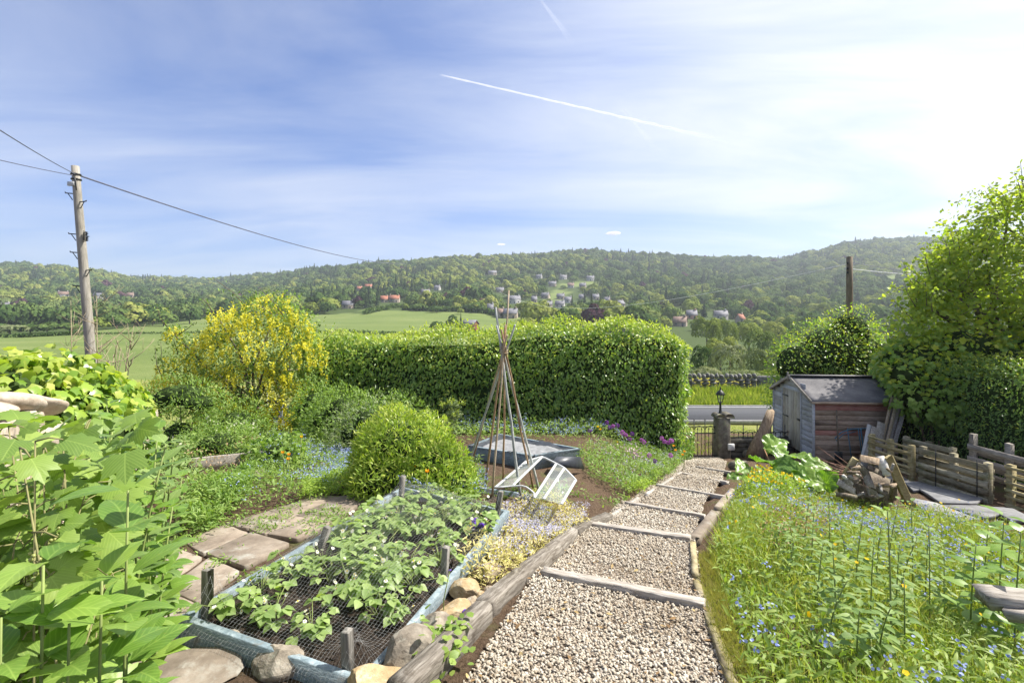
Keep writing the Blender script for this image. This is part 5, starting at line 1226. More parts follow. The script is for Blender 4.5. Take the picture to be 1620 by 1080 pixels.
def tree(name, base, blobs, T, size, n, mat, label, trunk_r, young=None, yfrac=.4, lump=.25, sprays=0, seed=5, limbs_n=9, shell=(.45, 1.05)):
    root = empty(name, base); tag(root, label, 'tree'); base = np.array(base, float)
    c = np.mean([b[0] for b in blobs], 0); fork = base*.55+np.array([c[0], c[1], c[2]-.3])*.45; limbs = [([base, (base+fork)/2+R.normal(0, .08, 3), fork], trunk_r, trunk_r*.7)]
    tips = []
    for k in range(limbs_n):
        b = blobs[k % len(blobs)]; t_ = np.array(b[0])+rand_dir(1)[0]*np.array(b[1])*.55; m_ = (fork+t_)/2+R.normal(0, .18, 3)+np.array([0, 0, .1]); limbs.append(([fork, m_, t_], trunk_r*.5, trunk_r*.12)); tips.append((m_, t_))
        for q in range(3): s = m_+(t_-m_)*R.random(); e = s+rand_dir(1)[0]*np.array(b[1])*.5; limbs.append(([s, (s+e)/2+R.normal(0, .08, 3), e], trunk_r*.16, trunk_r*.05))
    parts_y, P, N = [], *blob_points(blobs, n, shell, lump, seed)
    for q in range(sprays):                                # twigs reaching out of the crown
        b = blobs[q % len(blobs)]; d = rand_dir(1)[0]; d[2] = abs(d[2])*.8+.1; d = norm(d); s = np.array(b[0])+d*np.array(b[1])*.85; e = s+(d+np.array([0, 0, .25]))*R.uniform(.35, .8)
        limbs.append(([s, (s+e)/2+R.normal(0, .04, 3), e], .012, .004)); k_ = 26; tt = R.random(k_)[:, None]
        P = np.concatenate([P, s+(e-s)*tt+R.normal(0, .06, (k_, 3))]); N = np.concatenate([N, norm(np.tile(d, (k_, 1))+R.normal(0, .8, (k_, 3)))])
    tree_tubes(limbs, base).out('trunk', M_BARK, root, True)
    crown = empty('crown', (0, 0, 0)); crown.parent = root
    if young is not None:
        zr = (P[:, 2]-P[:, 2].min())/np.ptp(P[:, 2]); k = R.random(len(P)) < yfrac*(.5+zr)
        leaf_obj('bright_leaves', [shift(leafy(P[k], N[k], T, size, .6, .2, .7), base)], young, crown); P, N = P[~k], N[~k]
    leaf_obj('leaves', [shift(leafy(P, N, T, size, .6, .3, .7), base)], mat, crown)
    return root
tree('broadleaf_tree', (13.3, 12.2, -3.5), [((13.3, 12.2, 1.7), (1.9, 1.7, 1.7)), ((12.0, 12.0, .9), (1.35, 1.3, 1.1)), ((11.6, 12.2, -.2), (1.3, 1.1, .9)), ((14.6, 12.2, 1.1), (1.8, 1.7, 1.8)), ((12.8, 12.2, -.1), (1.6, 1.3, 1.2)), ((11.0, 11.9, 1.0), (.55, .5, .45)), ((12.5, 11.6, 2.3), (.8, .8, .75)), ((14.0, 12.0, 2.9), (1.0, 1.0, .8)), ((11.2, 11.7, .45), (.8, .7, .5)), ((13.6, 11.6, -.5), (1.8, 1.0, .9)), ((10.7, 12.0, .55), (.75, .7, .5)), ((10.35, 11.9, -.15), (.85, .8, .65)), ((11.3, 11.9, 1.35), (.7, .7, .5))], T_QUAD, .090, 23000, L_TREE, 'tall airy sunlit tree filling the upper right edge', .20, L_TREEY, .33, lump=.42, sprays=150, limbs_n=24, shell=(.55, 1.08))
bush('yellow_bush', (12.2, 10.8, -3.3), [((12.2, 11.0, -.75), (.9, .7, .5)), ((11.3, 11.0, -.95), (.7, .6, .4)), ((13.2, 10.8, -.6), (.9, .7, .5))], T_QUAD, .085, 2600, L_TREE, 'yellowish shrub showing over the right hedge top', 'bush', young=L_TREEY, yfrac=.9)

# ------------------------------------------------------------------ laburnum
lb0 = np.array([-5.95, 11.7, -2.75])
LBL = [((-6.1, 11.7, -.55), (1.35, 1.0, .9)), ((-7.1, 11.6, -.9), (.85, .8, .75)), ((-5.2, 11.7, -.9), (.75, .8, .8)), ((-5.9, 11.6, .15), (.75, .7, .5)), ((-7.9, 11.4, -1.15), (.55, .5, .5)), ((-6.2, 11.4, -1.6), (1.3, .8, .8)), ((-7.0, 11.4, -1.6), (.6, .6, .55)), ((-5.1, 11.5, -.15), (.45, .5, .45)), ((-8.15, 11.4, -.35), (.25, .25, .25)), ((-6.9, 11.5, -.15), (.5, .5, .5)), ((-8.3, 11.3, -1.6), (.4, .4, .4)), ((-6.6, 11.2, -2.05), (.9, .6, .5)), ((-5.4, 11.3, -1.9), (.6, .5, .6))]
LBL = [((-6.15+(c_[0]+6.15)*.93, c_[1], c_[2]-.05), tuple(q_*.90 for q_ in r_)) for c_, r_ in LBL]
lab = tree('laburnum_tree', lb0, LBL, T_BLADE, .075, 11500, L_LABURN, 'flowering laburnum tree hung with yellow blossom chains', .09, L_PARSLEY, .55, lump=.5, sprays=26, limbs_n=14, shell=(.3, 1.06))
P, N = blob_points(LBL, 1150, (.6, 1.12), .2, 6); Vp = []
for p, n_ in zip(P, N):
    Lr_ = R.uniform(.12, .30); k = 20; t_ = np.linspace(0, 1, k); wv = .038*(1-t_*.75)
    Vp.append(np.stack([p[0]+R.normal(0, 1, k)*wv+n_[0]*.04, p[1]+R.normal(0, 1, k)*wv+n_[1]*.04, p[2]-t_*Lr_], 1))
Pp = np.concatenate(Vp); nn = len(Pp)
leaf_obj('blossom_chains', [shift(leaves(T_PETAL, Pp, rand_dir(nn), norm(rand_dir(nn)+np.array([0, -.6, .3])), R.uniform(.03, .052, nn)), lb0)], F_YELLOW, lab)

# ------------------------------------------------------------------ ivy on the wall
IV = [((-3.85, 3.8, -.76), (.55, .85, .48)), ((-3.72, 3.5, -.54), (.36, .42, .26)), ((-4.0, 4.5, -.95), (.5, .6, .45)), ((-3.55, 3.95, -1.05), (.42, .6, .48))]
bush('ivy', (-3.6, 3.8, -1.8), IV, T_IVY, .085, 3000, L_IVY, 'glossy ivy mounded over the old garden wall', 'ivy', young=L_HEDGEY, yfrac=.30, shell=(.8, 1.02), lump=.14, out=.3, droop=.9, jit=.35)

# ------------------------------------------------------------------ foreground left: currant bush, broad leaved perennials, nettles
cur = empty('currant_bush', (-1.05, .95, -1.5)); tag(cur, 'redcurrant bush with lobed leaves in the left foreground', 'currant bush'); b0 = np.array(cur.location)
limbs, LP, LD, LN, LS, BP = [], [], [], [], [], []
for k in range(50):
    top = at(R.uniform(-90, 175), R.uniform(650, 960), R.uniform(.95, 1.7)); s = b0+np.array([R.normal(0, .12), R.normal(0.05, .1), 0]); mid = (s+top)/2+np.array([R.normal(0, .05), R.normal(0, .04), .05])
    pts = np.array([s, mid, top]); limbs.append((pts, .0034, .0016))
    nl = int(R.integers(14, 20))
    for t_ in np.linspace(.25, 1.0, nl):
        p = (1-t_)**2*s+2*t_*(1-t_)*mid+t_*t_*top; d = norm(np.array([R.normal(), R.normal()-.2, R.normal(.05, .35)])); pe = p+d*R.uniform(.03, .06); limbs.append((np.array([p, (p+pe)/2+np.array([0, 0, .006]), pe]), .002, .0015))
        LP.append(pe); LD.append(d+np.array([0, 0, -.35])); LN.append(np.array([R.normal(0, .4), R.normal(-.25, .4), 1.0])); LS.append(R.uniform(.045, .088))
    if k % 2 == 0: BP.append(mid*.35+top*.65)
sel = R.permutation(len(LP)); a_, b_ = sel[:290], sel[290:]; LP, LD, LN, LS = map(np.array, (LP, LD, LN, LS))
leaf_parts(cur, T_CURR, LP[a_]-b0, LD[a_], LN[a_], LS[a_], L_CURR)
if len(b_): tag(leaf_obj('further_leaves', [shift(leaves(T_CURR, LP[b_], LD[b_], LN[b_], LS[b_]), b0)], L_CURR, cur, True), kind='stuff')
n_ = 420; FP = np.array([at(x_, y_, d_) for x_, y_, d_ in zip(R.uniform(-120, 215, n_), R.uniform(650, 1090, n_), R.uniform(1.15, 2.0, n_))]); FP = FP[FP[:, 2] > -1.5]; n_ = len(FP)
tag(leaf_obj('inner_leaves', [shift(leaves(T_CURR, FP, np.column_stack([R.normal(0, 1, n_), R.normal(-.3, .7, n_), R.normal(-.3, .3, n_)]), np.column_stack([R.normal(0, .4, n_), R.normal(-.4, .4, n_), np.ones(n_)]), R.uniform(.05, .095, n_)), b0)], L_CURR, cur, True), kind='stuff')
tree_tubes(limbs, b0).out('stems', M_STEMC, cur, True)
Vb, Fb, kk = [], [], 0
for p in BP:
    for j in range(16): c = p+np.array([R.normal(0, .006), R.normal(0, .006), -.006*j-.02]); Vb.append(ICO1[0]*.0042+c-b0); Fb.append(ICO1[1]+kk); kk += len(ICO1[0])
tag(build('berry_strings', np.concatenate(Vb), np.concatenate(Fb), m_plain('green_berry', (.25, .27, .08), .35, .5), cur, True), kind='stuff')
def stem_plant(name, base, H, npair, T, size, mat, label, cat, group=None, lean=(0, 0), up=.35, taper=.6, stem_r=.006, smooth=True, first=.15, whorl=2, single=True):
    root = empty(name, base); tag(root, label, cat, group); lean = np.array([*lean, 0.0]); LP, LD, LN, LS = [], [], [], []
    top = np.array([0, 0, H])+lean; pts = [lean*t_**2+np.array([0, 0, H*t_]) for t_ in np.linspace(0, 1, 6)]; a0 = R.uniform(0, 6.28)
    for i_ in range(npair):
        t_ = first+(1-first)*i_/max(1, npair-1); p = lean*t_**2+np.array([0, 0, H*t_]); a = a0+i_*math.pi/2+R.normal(0, .2)
        for w_ in range(whorl):
            b = a+w_*2*math.pi/whorl; u_ = up+.5*t_; d = np.array([math.cos(b), math.sin(b), u_*R.uniform(.4, 1.2)]); LP.append(p+d*.01); LD.append(d); LN.append(np.array([-math.cos(b)*u_, -math.sin(b)*u_, 1.0])+R.normal(0, .15, 3)); LS.append(size*(1-taper*max(0, t_-.35)**1.3)*R.uniform(.8, 1.15))
    if single: leaf_parts(root, T, LP, LD, LN, LS, mat)
    else: leaf_obj('leaves', [leaves(T, np.array(LP), np.array(LD), np.array(LN), np.array(LS))], mat, root, smooth)
    MB().tube(pts, np.linspace(stem_r, stem_r*.5, 6), 6).out('stem', M_STEM, root, True)
    return root
BLV = [(225, 825, 1.02, .15, 'broad oval leaved plant with the biggest leaf beside the paving'), (185, 965, .92, .135, 'broad leaved plant at the lower left beside the bed corner'), (135, 1030, .86, .125, 'broad leaved plant at the very bottom left'), (225, 1010, 1.05, .11, 'low broad leaved plant next to the small round stone'), (95, 940, .85, .13, 'broad leaved plant among the currant leaves'), (30, 1020, .80, .13, 'broad leaved plant in the bottom left corner')]
for x, y, Y, sz_, lb in BLV:
    tip = at(x-18, y-55, Y); zb_ = -1.52; b_ = np.array([tip[0]-.02, tip[1], zb_]); stem_plant('broad_leaved_plant', b_, tip[2]-zb_, 11, T_BIGD if R.random() < .5 else T_BIG, sz_, L_BIG, lb, 'plant', 'broad leaved plants in the left foreground', (.03, -.02), up=.25, taper=.45, first=.2, stem_r=.0042)
ORD = ['first', 'second', 'third', 'fourth', 'fifth', 'sixth', 'seventh', 'eighth', 'ninth', 'tenth', 'eleventh', 'twelfth', 'thirteenth', 'fourteenth', 'fifteenth', 'sixteenth', 'seventeenth', 'eighteenth', 'nineteenth', 'twentieth', 'twenty first', 'twenty second', 'twenty third', 'twenty fourth']
k = 0
for x, y, Y in sorted(((180, 665, 2.0), (217, 655, 2.2), (240, 690, 2.15), (262, 715, 2.3), (210, 715, 1.85), (245, 735, 1.95), (252, 770, 2.1), (180, 700, 1.7), (170, 745, 1.6), (225, 780, 1.8), (255, 815, 1.95), (268, 800, 2.3), (205, 640, 2.5), (150, 690, 1.9), (250, 745, 2.4), (235, 700, 2.5), (190, 760, 1.75), (275, 760, 2.6))):
    tip = at(x, y, Y); zb_ = zg1(tip[0], tip[1]); stem_plant('leafy_perennial', (tip[0]-.03, tip[1], zb_), tip[2]-zb_, 13, T_BIG, .115, L_BIG if k % 3 else L_NETTLE, '%s leafy stem from the left in the clump between ivy and paving' % ORD[k], 'plant', 'leafy clump between ivy and paving', (R.normal(0, .06), R.normal(0, .06)), up=.3, taper=.55, first=.25); k += 1

# ------------------------------------------------------------------ planted patches
def patch(name, px_poly, n, h, T, size, mat, label, fl=None, nfl=0, fsize=.012, cat='plants', hvar=.5, jit=.7, dens=None, upright=.5, fl2=None, plan=None, clump=.6, zoff=0.0):
    poly = plan if plan is not None else plan_poly(px_poly); q = in_plan(poly, n, dens)
    hm = h*(1-hvar+hvar*(.5+.8*np.clip(vnoise(q, 17, 2.3), -.6, .9)))
    z0 = zg(q[:, 0], q[:, 1])+zoff; t_ = R.random(n)**.7; P = np.column_stack([q, z0+hm*t_]); D = np.column_stack([R.normal(0, jit, (n, 2)), R.normal(upright, .4, n)]); NN = np.column_stack([R.normal(0, .5, (n, 2)), np.ones(n)])
    o = leaf_obj(name, [leaves(T, P, D, NN, size*R.uniform(.6, 1.3, n))], mat); tag(o, label, cat, kind='stuff')
    if fl is not None:
        q = in_plan(poly, nfl, (lambda w: np.clip(.25+1.2*vnoise(w, 23, 1.8), .04, 1)) if clump else None); hm = h*(1-hvar+hvar*(.5+.8*np.clip(vnoise(q, 17, 2.3), -.6, .9)))
        P = np.column_stack([q, zg(q[:, 0], q[:, 1])+zoff+hm*R.uniform(.82, 1.22, nfl)]); NN = np.column_stack([R.normal(0, .6, nfl), R.normal(-.5, .6, nfl), np.ones(nfl)])
        # each flower head: a few small five petalled blossoms
        k_ = 3; P3 = np.repeat(P, k_, 0)+R.normal(0, fsize*.9, (nfl*k_, 3)); N3 = np.repeat(NN, k_, 0)+R.normal(0, .4, (nfl*k_, 3))
        leaf_obj('blossoms', [leaves(T_PETAL, P3, rand_dir(len(P3)), N3, fsize*R.uniform(.7, 1.2, len(P3)))], fl, o)
    return o
patch('forget_me_nots', [(345, 812), (395, 745), (470, 705), (565, 690), (600, 720), (570, 765), (480, 790), (410, 815)], 8000, .24, T_LANCE, .055, L_PARSLEY, 'blue forget me nots in the border left of the golden bush', F_BLUE, 1500, .013)
patch('forget_me_nots', [(630, 800), (650, 750), (760, 745), (775, 800), (720, 815)], 4000, .26, T_LANCE, .05, L_GREEN, 'blue forget me nots at the foot of the golden bush', F_BLUE, 900, .012)
patch('forget_me_nots', [(715, 700), (735, 672), (1000, 678), (1010, 712), (915, 712)], 5000, .42, T_LANCE, .07, L_GREEN, 'blue forget me nots under the tall hedge', F_BLUE, 1500, .018)
patch('forget_me_nots', [(560, 700), (540, 668), (600, 650), (640, 690), (600, 730)], 3000, .35, T_LANCE, .06, L_PARSLEY, 'blue forget me nots beside the feathery bush', F_BLUE, 700, .016)
patch('pale_flowers', [(722, 905), (775, 820), (880, 790), (935, 828), (880, 868), (800, 930), (745, 945)], 4200, .20, T_LANCE, .045, L_HAY, 'pale lilac flowers and dry stems between bed and sleepers', F_PALE, 1700, .010)
patch('border_greenery', [(930, 755), (905, 722), (1060, 700), (1090, 728), (1060, 755), (990, 785)], 11000, .30, T_LANCE, .065, L_PARSLEY, 'low yellow green border plants beside the path', F_PALE, 500, .014)
patch('border_greenery', [(985, 782), (1000, 765), (1050, 752), (1020, 782)], 900, .2, T_LANCE, .06, L_GOLD, 'tuft of yellowish plants at the edge of the bare soil')
patch('under_hedge_plants', [(640, 690), (720, 668), (1075, 690), (1085, 715), (1000, 712), (720, 702)], 8000, .45, T_LANCE, .10, L_GREEN, 'leafy plants in the shade along the hedge foot')
patch('path_weeds', [(150, 1040), (215, 880), (380, 815), (560, 780), (600, 735), (625, 745), (560, 815), (450, 880), (350, 960), (200, 1060)], 3000, .05, T_BLADE, .028, L_GREEN, 'small weeds and moss in the joints of the stone path', dens=lambda w: np.clip(vnoise(w, 41, 3.2)*1.6, 0, 1))
patch('border_greenery', [(285, 850), (300, 790), (350, 770), (400, 750), (395, 790), (330, 845)], 4500, .26, T_LANCE, .06, L_PARSLEY, 'low leafy plants along the upper paving edge')
patch('border_greenery', [(390, 745), (420, 690), (520, 668), (600, 690), (560, 715), (480, 730)], 7000, .34, T_LANCE, .07, L_GREEN, 'mixed green border plants around the yellow poppies', F_BLUE, 500, .016)
patch('border_greenery', [(470, 800), (500, 755), (575, 738), (590, 770), (545, 785)], 4500, .20, T_LANCE, .045, L_GOLD, 'yellowish low plants beside the stone path', F_BLUE, 250, .012)
patch('cow_parsley', [(235, 700), (250, 660), (300, 640), (420, 660), (440, 690), (400, 720), (300, 745)], 14000, .62, T_LANCE, .085, L_PARSLEY, 'feathery cow parsley clump in front of the yellow tree', F_CREAM, 260, .035, hvar=.35)
patch('cow_parsley', [(215, 735), (225, 690), (280, 670), (330, 700), (300, 760), (250, 780)], 6000, .55, T_LANCE, .07, L_NETTLE, 'feathery greenery right of the ivy', F_CREAM, 60, .03, hvar=.35)
patch('dry_seed_plants', [(300, 780), (290, 740), (330, 715), (400, 710), (415, 730), (360, 765)], 1500, .44, T_QUAD, .022, L_BROWN, 'brown dry seed heads in the left border', upright=1.2)
0 and patch('dry_seed_plants', [(300, 800), (310, 760), (400, 745), (430, 760), (380, 800)], 900, .30, T_GRASS, .28, L_BROWN, 'dry pale grasses in the left border', upright=2.0, jit=.3)
patch('soil_seedlings', [(790, 830), (770, 775), (860, 745), (960, 770), (1000, 790), (930, 815)], 700, .05, T_BLADE, .045, L_GREEN, 'small seedlings scattered on the bare vegetable soil', dens=lambda w: np.clip(vnoise(w, 51, 4)*1.5-.1, 0, 1))
patch('bean_row_leaves', [(400, 690), (420, 660), (520, 640), (545, 655), (480, 680)], 3500, .40, T_QUAD, .10, L_GREY, 'grey green vegetable leaves among the far canes')
patch('ground_cover', [(285, 862), (295, 760), (330, 700), (480, 665), (610, 680), (600, 755), (520, 790), (430, 825)], 12000, .14, T_BLADE, .045, L_PARSLEY, 'low green ground cover between the stone path and the shrubs')
patch('ground_cover', [(215, 800), (230, 700), (330, 690), (320, 760), (290, 850)], 6000, .30, T_BLADE, .06, L_NETTLE, 'dense leaves at the foot of the leafy clump')
# round things in the middle border
c = np.array([-1.22, 5.35]); z = zg1(*c)
bush('golden_shrub', (*c, z), [((c[0], c[1], z+.42), (.46, .47, .44)), ((c[0]-.24, c[1]+.05, z+.30), (.32, .38, .34)), ((c[0]+.34, c[1]-.12, z+.28), (.42, .40, .32)), ((c[0]+.55, c[1]-.25, z+.18), (.3, .3, .22)), ((c[0]-.1, c[1]-.3, z+.2), (.4, .3, .3))], T_LANCE, .060, 15000, L_GOLD, 'rounded golden green shrub in the middle of the garden', out=.6, droop=-.6, jit=.5, lump=.24, shell=(.74, 1.06), young=L_HEDGEY, yfrac=.5, lscale=3.2)
for (x, y, Y, r_, T_, sz_, n_, mt, lb) in [(592, 672, 8.0, (.62, .55, .5), T_LANCE, .07, 4000, L_GREY, 'feathery grey green shrub behind the golden one'), (545, 652, 9.6, (.7, .6, .55), T_BLADE, .06, 5000, L_GREEN, 'fresh green shrub in front of the hedge end'), (500, 640, 10.6, (.5, .5, .5), T_BLADE, .07, 2200, L_PARSLEY, 'small green shrub by the tall canes'), (640, 660, 8.8, (.5, .45, .45), T_LANCE, .06, 2200, L_PARSLEY, 'pale green mound beside the hedge foot'), (375, 668, 9.8, (.6, .5, .42), T_LANCE, .08, 4000, L_GREEN, 'green mound below the yellow tree'), (285, 625, 9.0, (.8, .6, .36), T_LANCE, .08, 4200, L_PARSLEY, 'tall cow parsley mound near the utility pole'), (440, 720, 7.0, (.4, .35, .28), T_QUAD, .06, 1500, L_GREEN, 'leafy mound beside the weathered plank'), (345, 705, 7.4, (.55, .45, .36), T_LANCE, .06, 4200, L_GREEN, 'green mound behind the brown seed heads')]:
    p = at(x, y, Y); bz = zg1(p[0], p[1]); bush('border_shrub', (p[0], p[1], bz), [((p[0], p[1], p[2]), r_), ((p[0]+r_[0]*.5, p[1]-.1, p[2]-r_[2]*.35), tuple(v_*.7 for v_ in r_)), ((p[0]-r_[0]*.5, p[1]-.05, p[2]-r_[2]*.3), tuple(v_*.7 for v_ in r_)), ((p[0], p[1], (p[2]+bz)/2-.1), (r_[0]*.9, r_[1]*.9, max(.2, (p[2]-bz)*.55)))], T_, sz_, n_, mt, lb, 'shrub', 'shrubs in the middle border', out=.7, droop=-.4, lump=.3, shrink=.52, shell=(.55, 1.08), young=L_PARSLEY, yfrac=.5)
# spurge with whorled heads
eu = empty('spurge', gp(715, 690)); tag(eu, 'grey green spurge with rounded flower heads before the hedge', 'plant'); O = np.array(eu.location)
for k in range(24):
    a = R.uniform(0, 6.28); r_ = R.uniform(.0, .34); tip = np.array([r_*math.cos(a)*1.1, r_*math.sin(a)*.7, R.uniform(.45, .85)]); n_ = 30; t_ = R.random(n_)[:, None]**.6; ang = R.uniform(0, 6.28, n_)
    P = tip*t_*.999; d = np.column_stack([np.cos(ang), np.sin(ang), R.uniform(.0, .5, n_)]); leaf_obj('stem_leaves', [leaves(T_LANCE, P, d, np.tile([0, 0, 1.0], (n_, 1)), np.full(n_, .075))], L_GREY, eu)
    P = tip+R.normal(0, .03, (26, 3)); leaf_obj('flower_head', [leaves(T_QUAD, P, rand_dir(26), rand_dir(26)+np.array([0, 0, 1]), np.full(26, .035))], L_HEDGEY if k % 2 else L_GREY, eu)

# ------------------------------------------------------------------ strawberry plants
def strawberry_variant(seed):
    parts, stems, fl, ctr = [], MB(), [], []
    LP, LD, LN, LS = [], [], [], []
    for k in range(int(R.integers(10, 14))):
        a = R.uniform(0, 6.28); r_ = R.uniform(.04, .14); h = R.uniform(.05, .14); tip = np.array([r_*math.cos(a), r_*math.sin(a), h]); stems.tube([(0, 0, -.02), tip*np.array([.35, .35, .7]), tip], [.003, .0026, .002], 5)
        for j in (-1.15, 0, 1.15):
            b = a+j; d = np.array([math.cos(b), math.sin(b), -.15+R.normal(0, .2)]); LP.append(tip); LD.append(d); LN.append(np.array([R.normal(0, .25), R.normal(0, .25), 1])); LS.append(R.uniform(.05, .075))
    F1, FN = [], []
    for k in range(5):
        a = R.uniform(0, 6.28); r_ = R.uniform(.03, .13); tip = np.array([r_*math.cos(a), r_*math.sin(a), R.uniform(.08, .145)]); stems.tube([(0, 0, 0), tip], .0018, 4); F1.append(tip+np.array([0, 0, .004])); FN.append(np.array([R.normal(0, .4), R.normal(-.3, .4), 1]))
    lv = leaves(tmpl_blade(.86, .16, -.15, 4), np.array(LP), np.array(LD), np.array(LN), np.array(LS))
    me = make_mesh('leaves', lv[0], lv[1], L_STRAW, False, {'rnd': lv[2], 'lu': lv[3], 'lv': lv[4]})
    fw = leaves(T_PETAL, np.array(F1), rand_dir(len(F1)), np.array(FN), np.full(len(F1), .026)); mf = make_mesh('flowers', fw[0], fw[1], F_WHITE, False, {'rnd': fw[2]})
    fy = leaves(T_PETAL, np.array(F1)+np.array([0, 0, .003]), rand_dir(len(F1)), np.array(FN), np.full(len(F1), .009)); my = make_mesh('flower_centres', fy[0], fy[1], F_BUTTER, False, {'rnd': fy[2]})
    return me, mf, stems.mesh('stems', M_STEM, True), my
SV = [strawberry_variant(k) for k in range(5)]
spots = [(u + R.normal(0, .04), v + R.normal(0, .05)) for u in (.19, .36, .53, .70, .86) for v in np.linspace(.20, 2.14, 11)]
for k, (u, v) in enumerate(spots):
    if (u > .6 and v < .45) or R.random() < (.30 if v < .7 else .14): continue
    r_ = empty('strawberry_plant', bed(np.clip(u, .1, BWID-.1), v, -.045), R.uniform(0, 6.28)); s_ = R.uniform(.85, 1.2)*(1.0 if v > .6 else .9); r_.scale = (s_, s_, s_*R.uniform(.85, 1.1))
    rw, cl_ = k//11, k % 11; NTH = ['first', 'second', 'third', 'fourth', 'fifth', 'sixth', 'seventh', 'eighth', 'ninth', 'tenth', 'eleventh']
    tag(r_, 'white flowered strawberry plant, %s row from the left, %s from the front board' % (NTH[rw], NTH[cl_]), 'strawberry', 'strawberry plants in the blue bed')
    me, mf, ms, my = SV[k % 5]
    for nm, q in (('leaves', me), ('stems', ms), ('flowers', mf)):
        o = bpy.data.objects.new(nm, q); link(o, r_)
        if nm == 'flowers': tag(o, kind='stuff'); link(bpy.data.objects.new('flower_centre', my), o)

# ------------------------------------------------------------------ rhubarb
T_RHUB = tmpl_big(9, 16, .95, -.42, .22, .05, False)
ru = empty('rhubarb', gp(1232, 772)); tag(ru, 'big rhubarb clump with broad crinkled leaves by the path', 'rhubarb'); O = np.array(ru.location)
M_RSTEM = m_plain('rhubarb_stalk', (.28, .14, .07), .5, .4)
for k, (x, y, Y, s) in enumerate([(1170, 765, 8.9, .5), (1180, 745, 9.2, .45), (1205, 735, 9.3, .52), (1222, 712, 9.5, .5), (1240, 730, 9.2, .55), (1262, 728, 9.3, .52), (1250, 752, 8.7, .5), (1285, 742, 9.0, .5), (1300, 756, 8.8, .5), (1215, 758, 8.7, .48), (1232, 742, 8.9, .5), (1275, 762, 8.5, .5), (1195, 770, 8.6, .42), (1305, 770, 8.5, .42), (1228, 722, 9.6, .45)]):
    p = at(x, y-8, Y-.2)-O; s *= .98; b = np.array([p[0]*.25, p[1]*.25, 0]); d = norm(np.array([p[0]-b[0]+R.normal(0, .2), p[1]-b[1]-.45+R.normal(0, .2), .15+R.normal(0, .12)])); q = p-d*s*.35
    MB().tube([b, (b+q)/2+np.array([0, 0, .06]), q], [.018, .014, .010], 7).out('stalk', M_RSTEM, ru, True)
    V, F, r_, u_, v_ = leaves(T_RHUB, q[None], d[None], np.array([[R.normal(0, .25), -.35+R.normal(0, .25), 1.0]]), [s]); V = V+.030*np.stack([vnoise(V, k, 11), vnoise(V, k+20, 11), vnoise(V, k+40, 11)], 1)+.012*vnoise(V, k+60, 26)[:, None]
    leaf_obj('leaf', [(V, F, r_, u_, v_)], L_RHUB, ru, True)

# ------------------------------------------------------------------ single flowers
def flower_stem(name, base, tip, head, mat, label, cat, group, size=.05, stem_r=.005):
    root = empty(name, base); tag(root, label, cat, group); t_ = np.array(tip)-np.array(base)
    MB().tube([(0, 0, 0), t_*.5+np.array([R.normal(0, .02), R.normal(0, .02), 0]), t_], stem_r, 5).out('stem', M_STEM, root, True)
    if head == 'ball':
        n_ = 150; d = rand_dir(n_); lv = leaves(T_PETAL, t_+d*size, d+R.normal(0, .4, (n_, 3)), d, np.full(n_, size*.42)); build('flower_head', lv[0], lv[1], mat, root, attrs={'rnd': lv[2]})
    elif head == 'cup':
        n_ = 5; a = np.arange(n_)*2*math.pi/n_; d = np.column_stack([np.cos(a), np.sin(a), np.full(n_, .75)]); lv = leaves(tmpl_big(2, 3, 1.0, .3, .1, 0, False), np.tile(t_, (n_, 1)), d, np.column_stack([-np.cos(a), -np.sin(a), np.ones(n_)]), np.full(n_, size)); build('flower_head', lv[0], lv[1], mat, root, True, attrs={'rnd': lv[2]})
    else:
        for k in range(head):
            c_ = t_+R.normal(0, size*1.0, 3)*(head > 1)*np.array([1, 1, .6]); a = np.arange(5)*2*math.pi/5; d = np.column_stack([np.cos(a), np.sin(a), -.35*np.ones(5)]); lv = leaves(T_BLADE4, np.tile(c_, (5, 1)), d, np.column_stack([np.cos(a), np.sin(a), np.ones(5)]), np.full(5, size)); d2 = np.column_stack([np.cos(a+.6)*.3, np.sin(a+.6)*.3, -np.ones(5)]); l2 = leaves(T_BLADE4, np.tile(c_, (5, 1)), d2, np.column_stack([np.cos(a), np.sin(a), .3*np.ones(5)]), np.full(5, size*.8))
            build('flower', np.concatenate([lv[0], l2[0]]), np.concatenate([lv[1], l2[1]+len(lv[0])]), mat, root, attrs={'rnd': np.concatenate([lv[2], l2[2]])})
    return root
AL = [(933, 681, 0, 'lone dark purple allium left of the others'), (960, 668, 0, 'dark allium highest in the left cluster'), (964, 676, 0, 'dark allium at the bottom of the left cluster'), (970, 674, 1, 'violet allium in the left cluster'), (977, 673, 0, 'dark allium at the right of the left cluster'), (985, 684, 1, 'large pink allium left of the middle'), (990, 688, 1, 'pink allium just right of the large one'), (996, 694, 1, 'lower pink allium of the middle trio'), (1000, 686, 0, 'dark allium behind the pink trio'), (1015, 696, 1, 'pale pink allium on a tall stem'), (1019, 699, 1, 'pink allium touching the pale one'), (1047, 693, 1, 'violet allium left in the right cluster'), (1051, 698, 1, 'pink allium low in the right cluster'), (1057, 700, 1, 'small pink allium between two others on the right'), (1062, 697, 1, 'biggest pink allium beside the orange poppies'), (1027, 720, 1, 'low purple allium in the border front'), (1061, 720, 1, 'low pink allium near the hedge end'), (1036, 729, 0, 'lowest dark allium above the path edge')]
for x, y, kd, lb in AL:
    Y = 10.9 if y < 710 else 9.7; t_ = at(x, y, Y); flower_stem('allium', (t_[0]+R.normal(0, .03), t_[1], zg1(t_[0], t_[1])), t_, 'ball', F_ALLIUM if kd else F_ALLIUMD, lb, 'allium', 'alliums before the hedge', .052 if lb.startswith(('biggest', 'large')) else .042)
